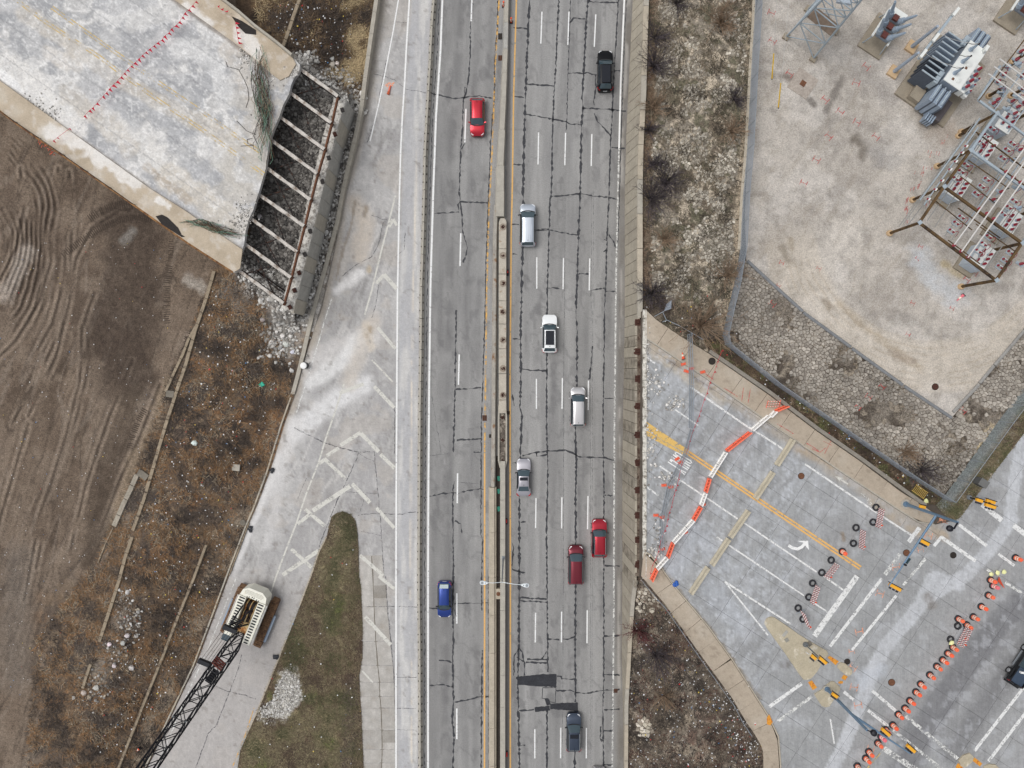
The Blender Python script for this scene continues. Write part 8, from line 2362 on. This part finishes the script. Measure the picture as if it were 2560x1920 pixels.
# STONES, RUBBLE, WEEDS
def cells(poly, sp, jit=.36, mask=None, seed=1):
 "irregular stone outlines: Voronoi cells of jittered points inside a pixel polygon"
 rr = random.Random(seed); pts = []
 x0, x1 = min(p[0] for p in poly), max(p[0] for p in poly); y0, y1 = min(p[1] for p in poly), max(p[1] for p in poly)
 grid = {}
 j = 0; y = y0 - 2 * sp
 while y < y1 + 2 * sp:
  x = x0 - 2 * sp + (sp / 2 if j % 2 else 0); i = 0
  while x < x1 + 2 * sp:
   
   if rr.random() > .22: grid[(j, i)] = (x + rr.uniform(-jit, jit) * sp, y + rr.uniform(-jit, jit) * sp); x += sp; i += 1
  y += sp * .87; j += 1
 keys = list(grid)
 P = np.array([grid[k] for k in keys]); ok = inside(P[:, 0], P[:, 1], poly)
 if mask is not None: ok &= mask(P[:, 0], P[:, 1])
 out = []
 for k, o in zip(keys, ok):
  if not o: continue
  c = grid[k]; q = [(c[0] - sp, c[1] - sp),(c[0] + sp, c[1] - sp),(c[0] + sp, c[1] + sp),(c[0] - sp, c[1] + sp)]
  for dj in (-2,-1,0,1,2):
   for di in (-2,-1,0,1,2):
    n = grid.get((k[0] + dj, k[1] + di))
    if n is None or (dj == 0 and di == 0): continue
    mx, my, dx, dy = (c[0] + n[0]) / 2,(c[1] + n[1]) / 2, n[0] - c[0], n[1] - c[1]
    nq = []
    for a in range(len(q)):
     p_, q_ = q[a - 1], q[a]; sp_ = (p_[0] - mx) * dx + (p_[1] - my) * dy; sq_ = (q_[0] - mx) * dx + (q_[1] - my) * dy
     if (sp_ > 0) != (sq_ > 0): t = sp_ / (sp_ - sq_); nq.append((p_[0] + t * (q_[0] - p_[0]), p_[1] + t * (q_[1] - p_[1])))
     if sq_ <= 0: nq.append(q_)
    q = nq
    if len(q) < 3: break
   if len(q) < 3: break
  if len(q) >= 3: out.append((c, [(c[0] + (p[0] - c[0]) * .945, c[1] + (p[1] - c[1]) * .945) for p in q]))
 return out
M_STN = attr_mat('field_stone', .95,.2,.14,5.0)
def stones(cs, zf, parent, pal, most=300, h=.1, bright=None):
 cs = sorted(cs, key=lambda t: -area(t[1])); rest = MB()
 for k, (c, q) in enumerate(cs):
  z = zf(*c) + random.uniform(-.02,.05)
  n = float(fbm(np.array([c[0]]), np.array([c[1]]),60,3,301)[0]); t = random.uniform(.84,1.12) * (.66 + .66 * n) * (bright(*c) if bright else 1)
  col = tuple(v * t for v in random.choice(pal))
  mb = MB() if k < most else rest
  mb.prism([tuple(W(x, y, z)[:2]) for x, y in q], z - .1, z + h, random.uniform(.06,.22), col)
  ta, tb_ = random.gauss(0,.10), random.gauss(0,.10); p0 = W(*c, z); m_ = len(q)
  for k2 in range(len(mb.v) - m_, len(mb.v)): v_ = mb.v[k2]; mb.v[k2] = (v_[0], v_[1], v_[2] + (v_[0] - p0.x) * ta + (v_[1] - p0.y) * tb_)
  if k < most: mb.build('stone', M_STN, parent)
 if rest.v: tag(rest.build('small_stones', M_STN, parent), kind='stuff')
PAL1 = [C(158,151,141), C(148,141,131), C(166,159,149), C(138,131,122)]
stones(cells(rip, 9.0,.5, lambda x, y: fbm(x, y, 70,3,302) + .25 * fbm(x, y, 20,2,303) > .47,4), lambda x, y: ZR + .02, RB, PAL1,300,.07, lambda x, y: 1.05 - .35 * max(0,(y - 1130) / 120))
SPOLY = [(interp(WALL_TI, y) + 36, y) for y in np.linspace(-60,745,20)] + [(FENCE_X(y) - 16, y) for y in np.linspace(745,-60,20)]
def smask(x, y):
 m = fbm(x, y, 60,3,304) * .6 + fbm(x, y, 22,3,305) * .4
 xf = np.interp(y, [p[1] for p in FB1[:-1]],[p[0] for p in FB1[:-1]])
 b = .05 * np.exp(-((x - 1780) / 60) ** 2) * np.exp(-((y - 600) / 70) ** 2) * 3
 return m + b > .53
stones(cells(SPOLY, 7.0,.5, smask, 5), slope_zs, SL, [C(172,165,152), C(154,147,135), C(192,185,172), C(132,125,114)],300,.04)
def tmask(x, y):
 return ((x - 1612) ** 2 + (y - 1818) ** 2 < 23 ** 2) | (((x - 1620) / 30) ** 2 + ((y - 1500) / 36) ** 2 < 1) & (fbm(x, y, 14,2,306) > .35)
stones(cells(TRI, 10.5,.42, tmask, 6), tri_zs, TB, [C(206,198,184), C(186,178,162), C(166,156,142)],300,.1)

# broken concrete and gravel
M_RUB = attr_mat('rubble', .95,.2,.2,9.0)
def rubble(name, n, pick, zf, r, pal, label, parent=None, flat=.75):
 mb = MB(); X, Y = pick(n); ZZ = zf(X, Y) if callable(zf) else np.full(len(X), zf)
 for x, y, z in zip(X, Y, ZZ):
  rr = random.uniform(*r) * (1.5 if random.random() < .07 else 1)
  t = random.uniform(.7,1.15)
  mb.ico(W(x, y, z + rr * .3), rr, .3, flat=flat, col=tuple(v * t for v in random.choice(pal)))
 o = mb.build(name, M_RUB, parent); tag(o, label, kind='stuff'); return o
def in_poly(poly):
 x0, x1 = min(p[0] for p in poly), max(p[0] for p in poly); y0, y1 = min(p[1] for p in poly), max(p[1] for p in poly)
 def f(n):
  X = RNG.uniform(x0, x1, n * 12); Y = RNG.uniform(y0, y1, n * 12); ok = inside(X, Y, poly)
  return X[ok][:n], Y[ok][:n]
 return f
def blob(*cs):
 def f(n):
  k = RNG.integers(0, len(cs), n); A = np.array(cs)[k]
  return RNG.normal(A[:, 0], A[:, 2]), RNG.normal(A[:, 1], A[:, 3])
 return f
GP = [C(142,138,132), C(118,114,109), C(166,162,156), C(96,93,90)]
GW = [C(206,203,197), C(182,178,171), C(226,223,218), C(150,146,140)]
rubble('rubble_bed', 3600, in_poly([(752,172),(852,240),(712,772),(590,690),(640,520),(690,300)]), land_z, (.12,.24), GP, 'dark broken stone lying under the exposed girders')
rubble('gravel_strip', 1500, in_poly([(872,262),(905,262),(893,330),(862,440),(842,540),(800,690),(762,800),(740,790),(790,600),(835,400)]), land_z, (.10,.22), GW + GP, 'loose pale stone between the abutment and the ramp wall')
rubble('concrete_rubble', 1500, blob((690,720,26,26),(725,800,18,40),(640,690,22,14),(700,850,22,30),(880,250,18,22),(830,195,30,14),(760,150,14,10)), land_z, (.08,.24), GW, 'white crushed concrete spilled round the abutment ends')
rubble('deck_rubble', 520, blob((610,140,10,14),(640,185,10,20),(670,215,14,18),(730,180,10,8),(655,270,10,16),(590,560,16,14),(610,520,12,14),(90,262,24,18),(120,285,14,10),(720,160,10,8)), ZL + .02,(.04,.12), GW, 'broken concrete crumbs along the cut deck edges')
rubble('roadside_rubble', 420, blob((1618,1000,3,70),(1618,900,3,50),(1640,955,14,16),(1650,1345,8,26),(1640,1380,10,10),(1690,1010,14,8),(1672,1195,12,6),(1630,1120,8,40)), ZR + .02,(.05,.15), GW, 'crumbled concrete scattered on the closed street end')
rubble('pile_rubble', 260, blob((300,1500,14,22),(310,1570,16,20),(290,1630,20,16),(240,1700,20,14),(235,1745,16,12),(340,1545,12,16)), land_z, (.06,.2), GW + GP + [C(180,168,150), C(150,138,122)], 'tan and white rubble beside the lower left rail')
rubble('gravel_pile', 900, in_poly([(718,1672),(740,1690),(756,1715),(748,1750),(725,1780),(695,1792),(655,1794),(650,1770),(680,1750),(690,1710)]),0.3,(.06,.13), GW, 'small spread pile of grey gravel on the grass island')
# chunks that can be told apart
ch = T(1,1,[(225,1245),(315,1385),(335,798),(255,1312),(205,1345),(60,1100),(30,210)]) + T(3,0,[(1100,515),(1060,580),(985,775),(1135,790),(945,590),(830,965),(725,1010)]) + T(0,1,[(660,560),(700,548),(660,510)]) + T(2,0,[(1680,510)])
cl = ['round white boulder in the rubble below the abutment', 'pale chunk beside red brick scraps by the ramp', 'white chunk at the lower end of the abutment', 'flat pale block among the ramp side rubble', 'small pale stone left of the ramp side rubble', 'pale sliver in the scrub below the lowest girder', 'white stone under the middle girders', 'white stone at the top of the lower left rubble', 'white slab in the middle of the lower left rubble', 'pale slab low in the lower left rubble', 'large buff chunk right of the lower left rubble', 'grey chunk left of the lower left rubble', 'white chunk near the foot of the rubble', 'buff chunk at the left foot of the rubble', 'left of two white stones above the girders', 'right of two white stones above the girders', 'pale stick-like stone above the girders', 'bright white scrap in the scrub left of the ramp']
for (x, y), lb in zip(ch, cl):
 mb = MB(); rr = random.uniform(.28,.42); mb.ico(W(x, y, land_zs(x, y) + .1), rr, .22, flat=.6, col=tuple(v * random.uniform(.9,1.1) for v in random.choice(GW[:3]))); tag(mb.build('concrete_chunk', M_RUB), lb, 'rock')
# litter
M_LIT = attr_mat('litter', .7,.3,.1,9.0)
mb = MB(); LP = [C(236,236,234), C(214,214,212), C(222,222,224), C(90,140,190), C(196,60,60), C(226,200,90), C(52,54,60)]
def lit(n, pick, zf, s=(.05,.16)):
 X, Y = pick(n); ZZ = zf(X, Y) if callable(zf) else np.full(len(X), zf)
 for x, y, z in zip(X, Y, ZZ):
  a = random.uniform(*s); mb.box(W(x, y, z + .14),(a, a * random.uniform(.4,1.2),.03), random.uniform(0,3), col=random.choice(LP[:3] * 3 + LP))
lit(420, in_poly(TRI), tri_z); lit(160, blob((1780,1750,30,22),(1840,1830,30,20),(1870,1880,20,20)), tri_z)
lit(520, in_poly([(520,700),(640,860),(700,960),(620,1260),(560,1420),(420,1740),(310,1900),(230,1900),(320,1400),(440,1000)]), land_z); lit(260, in_poly([(0,600),(430,600),(420,1000),(250,1500),(0,1800)]), land_z, (.04,.1)); lit(120, in_poly([(640,10),(880,10),(880,200),(760,140)]), land_z); lit(60, in_poly(isl_poly),0.3)
lit(50, in_poly(strip), ZR + .05); lit(40, blob((1740,800,40,30)), slope_z)
tag(mb.build('litter', M_LIT), 'white and coloured scraps of litter on the banks', kind='stuff')

# grass and dry weeds
M_BLD = attr_mat('dry_blades', .95,.1,.1,9.0)
def blades(name, label, n, poly, zf, pal, l=(.25,.6), w=.035, dens=None, lift=.35, seed=1, parent=None):
 g = np.random.default_rng(seed)
 x0, x1 = min(p[0] for p in poly), max(p[0] for p in poly); y0, y1 = min(p[1] for p in poly), max(p[1] for p in poly)
 X = g.uniform(x0, x1, n * 4); Y = g.uniform(y0, y1, n * 4)
 ok = inside(X, Y, poly)
 if dens is not None: ok &= g.uniform(0,1, len(X)) < dens(X, Y)
 X, Y = X[ok][:n], Y[ok][:n]; n = len(X)
 Zg = zf(X, Y) if callable(zf) else np.full(n, zf)
 bx, by = WN(X, Y, Zg); th = g.uniform(0,2 * np.pi, n) ; L = g.uniform(l[0], l[1], n); ww = w * g.uniform(.7,1.5, n)
 dx, dy = np.cos(th), np.sin(th); hz = L * g.uniform(.1, lift * 2, n)
 V = np.empty((n, 4,3)); V[:, 0] = np.stack([bx - dy * ww, by + dx * ww, Zg],1); V[:, 1] = np.stack([bx + dy * ww, by - dx * ww, Zg],1)
 V[:, 2] = np.stack([bx + dx * L + dy * ww * .5, by + dy * L - dx * ww * .5, Zg + hz],1); V[:, 3] = np.stack([bx + dx * L - dy * ww * .5, by + dy * L + dx * ww * .5, Zg + hz],1)
 me = bpy.data.meshes.new(name); me.from_pydata(V.reshape(-1,3).tolist(),[], np.arange(n * 4).reshape(n, 4).tolist())
 pal = np.array(pal); pick = np.clip((fbm(X, Y, 46,3, seed + 60) - .3) * 2.2 * len(pal) + g.uniform(-1.3,1.3, n),0, len(pal) - 1).astype(int)
 c = pal[pick] * g.uniform(.65,1.25, n)[:, None]
 at = me.color_attributes.new('Col', 'FLOAT_COLOR', 'POINT'); at.data.foreach_set('color', np.concatenate([np.repeat(c, 4,0), np.ones((n * 4,1))],1).astype(np.float32).ravel())
 o = link(name, me, M_BLD, parent); tag(o, label, kind='stuff'); return o
BR = [C(76,69,64), C(94,84,76), C(112,98,85), C(130,107,84), C(152,118,86), C(156,142,122), C(100,91,84)]
scrub = [(545,680),(600,700),(640,730),(720,900),(732,985),(705,1060),(668,1180),(616,1313),(566,1444),(484,1664),(384,1876),(330,1990),(60,1990),(90,1600),(240,1400),(330,1200),(420,960),(500,760)]
blades('scrub', 'tangled brown and rusty dry scrub on the left bank', 52000, scrub, land_z, BR, (.2,.6),.028, lambda x, y: .25 + .9 * sstep(.35,.6, fbm(x, y, 50,3,311)),.3,21)
blades('scrub', 'brown and straw coloured dry grass above the bridge', 15000,[(620,-60),(945,-60),(912,190),(900,262),(860,235),(760,150),(650,70)], land_z, BR[:3] + [C(120,100,76), C(172,154,122), C(196,176,140)],(.2,.6),.026, lambda x, y: .35 + .65 * sstep(820,880, x + .15 * y),.3,22)
GRN = [C(94,93,70), C(110,105,80), C(126,117,93), C(110,95,80), C(148,137,111), C(98,85,74)]
blades('turf', 'olive and straw turf on the gore island', 42000, isl_poly, isl_z, GRN, (.12,.32),.02, lambda x, y: .5 + .5 * sstep(.4,.6, fbm(x, y, 40,3,313)) - .9 * (np.hypot((x - 712) / 45,(y - 1738) / 60) < 1),.4,23)
blades('weeds', 'mixed dry and green weeds on the right embankment', 24000, slope_poly, slope_z, [C(86,79,70), C(94,91,74), C(116,106,93), C(144,132,114), C(104,96,82), C(76,70,63)],(.15,.5),.026, lambda x, y: .15 + .9 * sstep(.42,.62, fbm(x, y, 34,4,314)),.35,24)
blades('weeds', 'dark dead weeds on the lower scrub bank', 22000, TRI, tri_z, [C(72,66,61), C(86,78,71), C(104,94,84), C(126,114,100), C(98,74,66), C(62,57,54)],(.2,.55),.024, lambda x, y: .2 + .9 * sstep(.38,.58, fbm(x, y, 36,4,315)) - .9 * (np.hypot(x - 1612, y - 1818) < 20),.3,25)
blades('weeds', 'dry weeds rooted between the stones of the fenced bank', 9000, rip, ZR + .08,[C(84,74,64), C(102,88,72), C(70,66,50), C(120,104,84)],(.12,.35),.024, lambda x, y: .1 + .9 * sstep(1080,1220, y + 40 * (fbm(x, y, 30,3,316) - .5)) + .5 * sstep(.6,.7, fbm(x, y, 44,3,317)),.3,26)
blades('weeds', 'weeds in the strip behind the upper sidewalk', 6000, strip, ZR + .08,[C(74,64,54), C(82,84,54), C(104,90,72)],(.1,.3),.022, None, .4,27)
blades('grass', 'patchy short grass at the signal corner', 8000, gc, ZR + .08, GRN, (.08,.22),.02, None, .4,28)

# bare shrubs
def shrub(px, py, z, r, pal, label, n=34, rnd=None):
 rnd = random.Random(int(px * 7 + py)); q = W(px, py, z)
 G = thing('bare_shrub', label, 'shrub', q, group='leafless shrubs on the banks')
 mbs = [MB(), MB()]
 for k in range(n):
  t = rnd.uniform(0,6.28); e = rnd.uniform(.35,1.25); L = r * rnd.uniform(.6,1.1); p = q.copy(); d = Vector((math.cos(t) * math.cos(e), math.sin(t) * math.cos(e), math.sin(e)))
  path = [p]
  for i in range(4):
   d = (d + Vector((rnd.uniform(-.3,.3), rnd.uniform(-.3,.3), rnd.uniform(-.15,.2)))).normalized(); p = p + d * L / 3.2; path.append(p.copy())
   for b in range(2 if i else 0):
    e2 = (d + Vector((rnd.uniform(-.9,.9), rnd.uniform(-.9,.9), rnd.uniform(-.3,.5)))).normalized(); mbs[1].cyl(p, p + e2 * L * rnd.uniform(.2,.45),.022,.01,3, False)
  for i in range(4): mbs[0].cyl(path[i], path[i + 1],.045 - .008 * i, .037 - .008 * i, 3, False)
 tag(mbs[0].build('stems', pal[0], G), kind='stuff'); tag(mbs[1].build('twigs', pal[1], G), kind='stuff')
SG1 = (mat('stem_grey', C(70,63,63),.95,0,.2), mat('twig_violet', C(84,76,80),.95,0,.2)); SG2 = (mat('stem_tan', C(136,116,96),.95,0,.2), mat('twig_tan', C(150,128,106),.95,0,.2)); SG3 = (mat('stem_red', C(92,56,54),.95,0,.2), mat('twig_red', C(104,60,62),.95,0,.2))
for px, py, r, p, lb in ((1692,12,1.9, SG1, 'grey leafless shrub at the top edge of the embankment'),(1637,95,1.7, SG1, 'grey shrub beside the wall, first from the top'),(1634,166,2.2, SG1, 'dark grey shrub overhanging the wall beside the black car'),(1634,270,1.8, SG2, 'tan and grey shrub beside the wall, third down'),(1620,326,1.3, SG1, 'small grey shrub on the wall coping'),(1632,412,1.5, SG1, 'grey shrub beside the wall, fifth down'),(1664,455,2.3, SG1, 'large violet grey shrub low on the embankment'),(1628,500,2.4, SG1, 'dense violet shrub hanging over the wall beside the silver car'),(1628,735,2.2, SG1, 'grey shrub just above the bridge end'),(1660,600,1.5, SG2, 'tan shrub beside the wall below the dense violet one'),
  (1752,815,3.4, SG2, 'big tan leafless bush leaning over the upper sidewalk'),(1830,330,1.8, SG2, 'tan shrub against the yard fence, upper'),(1835,250,1.5, SG1, 'grey shrub against the yard fence, top one'),(1820,690,2.0, SG2, 'tan shrub against the yard fence at the bend'),(1800,60,2.4, SG2, 'wide brown shrub near the top of the fence'),(1594,1576,1.9, SG3, 'dark red shrub beside the lower wall'),(1640,1634,2.3, SG1, 'violet grey shrub in the middle of the lower bank'),(1660,1740,1.6, SG2, 'small tan shrub low on the lower bank'),(2260,1130,1.5, SG2, 'dry shrub on the stone bank near the low fence'),(2300,1175,1.9, SG1, 'violet grey shrub in the corner of the stone bank')):
 z = slope_zs(px, py) if px < 1860 and py < 860 else (tri_zs(px, py) if py > 1400 else ZR)
 shrub(px, py, z, r, p, lb, 64 if r > 2 else 44)
# pulled out cables on the deck
def tangle(pts, spread, n, label, pal, rr=.022, loop=1.0):
 mbs = [MB() for _ in pal]
 for k in range(n):
  path = []; ph = random.uniform(0,6); a = random.uniform(-1,1)
  for i, (x, y) in enumerate(densify(pts, 14)):
   t = i * .7 + ph
   path.append(W(x + spread * (a + .5 * loop * math.sin(t)) + random.gauss(0, spread * .15), y + spread * .6 * loop * math.cos(t * .8) + random.gauss(0, spread * .2), ZL + .1 + random.uniform(0,.7)))
  i0 = random.randint(0, max(0, len(path) // 2)); i1 = random.randint(i0 + 2, len(path)); random.choice(mbs).tube(path[i0:i1], rr, 4)
 G = thing('cable_tangle', label, 'cables', W(*pts[0], ZL))
 for m, c in zip(mbs, pal):
  if m.v: m.build('cable', c, G)
CB = (mat('cable_brown', C(98,78,60),.8), mat('cable_dark', C(60,54,50),.8), mat('cable_green', C(118,150,130),.8), mat('cable_tan', C(140,122,100),.8))
tangle([(652,120),(650,180),(655,240),(660,300),(658,360),(662,405)],17,80, 'long brown and green tangle of pulled cables on the deck edge', CB)
tangle([(470,560),(510,560),(555,575),(595,580)],16,70, 'green brown tangle of cables at the lower deck corner', CB)
mb = MB()
for pts in (T(0,0,[(1950,530),(1965,575),(2060,600),(2110,690),(2140,760),(2150,850),(2125,930)]), T(0,0,[(2045,1045),(2090,1090),(2130,1130),(2212,1165)]), T(0,0,[(2080,1262),(2190,1255),(2140,1240),(2135,1205),(2180,1195)])): mb.tube([W(x, y, ZL + .05) for x, y in densify(pts, 5)],.025,4)
tag(mb.build('loose_wire', CB[1]), 'thin loose wires curling on the deck', 'cables')
mb = MB(); mb.prism([tuple(W(x, y, ZL + .18)[:2]) for x, y in T(1,0,[(1345,210),(1400,195),(1450,220),(1540,310),(1570,370),(1600,385),(1570,390),(1400,280)])], ZL + .17, ZL + .2); tag(mb.build('deck_hole', mat('tar_paper', C(50,46,44),.95,0,.3)), 'dark ragged sheet covering a hole in the lower deck sidewalk', 'sheet')  # flat dark piece, the shade of the deck opening put into colour
mb = MB(); mb.prism([tuple(W(x, y, ZL + .18)[:2]) for x, y in T(0,0,[(2000,140),(2090,180),(2212,260),(2212,300),(2120,290),(2060,230)])], ZL + .17, ZL + .2); tag(mb.build('wet_patch', MATS['tar_paper']), 'dark ragged sheet on the upper deck sidewalk', 'sheet')  # thin dark piece laid on the sidewalk surface
# fallen fence piece and bits
FP = thing('fallen_fence', 'bent piece of chain-link fence lying above the sidewalk end', 'fence', W(1655,775, ZR))
me = bpy.data.meshes.new('wire_mesh'); off = Vector(FP.location); pv = [W(*p, z) - off for p, z in (((1660,778), ZR + .2),((1666,760), ZR + .6),((1679,750), ZR + .5),((1678,772), ZR + .2))]
me.from_pydata(pv, [],[(0,1,2,3)]); at = me.attributes.new('Run', 'FLOAT_VECTOR', 'POINT'); at.data.foreach_set('vector', np.array([0,0,0,1,0,0,1,1.4,0,0,1.4,0], np.float32)); link('wire_mesh', me, M_MESH, FP)
for a, b in (((1636,791),(1660,778)),((1657,781),(1667,802)),((1656,805),(1668,800)),((1667,800),(1700,815)),((1700,815),(1760,850))): mb = MB(); mb.cyl(W(*a, ZR + .5), W(*b, ZR + .5),.035,.035,6); mb.build('pipe', M_POST, FP)
for px, py, lb in ((590,1169, 'pale square slab lying in the scrub left of the ramp'),(425,985, 'grey square lid beside the long rail')):
 mb = MB(); mb.box(W(px, py, land_zs(px, py) + .2),(.95,.8,.12),-.1); tag(mb.build('paving_slab', M_CONC_D if px < 500 else M_CONC), lb, 'slab')
q = W(608,1306, land_zs(608,1306) + .05); G = thing('tyre', 'old tyre half buried beside the ramp edge', 'tyre', q); mb = MB(); mb.lathe([(.22,.05),(.34,0),(.4,.08),(.36,.16),(.24,.16)],18); mb.build('carcass', M_CONC_D, G, True)
for px, py, lb in ((680,1178, 'black bag at the edge of the ramp and scrub'),(624,1322, 'dark blue tarp scrap at the ramp edge'),(690,1642, 'black grate scrap by the island kerb'),(1690,1460, 'blue bag on the kerb of the lower sidewalk'),(653,962, 'green crate scrap in the scrub near the ramp')):
 z = ZR + .05 if px > 1500 else max(.05, land_zs(px, py)); mb = MB()
 for k in range(5): mb.ico(W(px + random.uniform(-5,5), py + random.uniform(-6,6), z + .1), random.uniform(.15,.3),.3, flat=.5)
 tag(mb.build('rubbish_bag', mat('bag_blue', C(40,90,170),.5) if 'blue bag' in lb else (mat('bag_green', C(60,180,150),.5) if 'green' in lb else mat('bag_black', C(40,42,48),.5))), lb, 'litter')
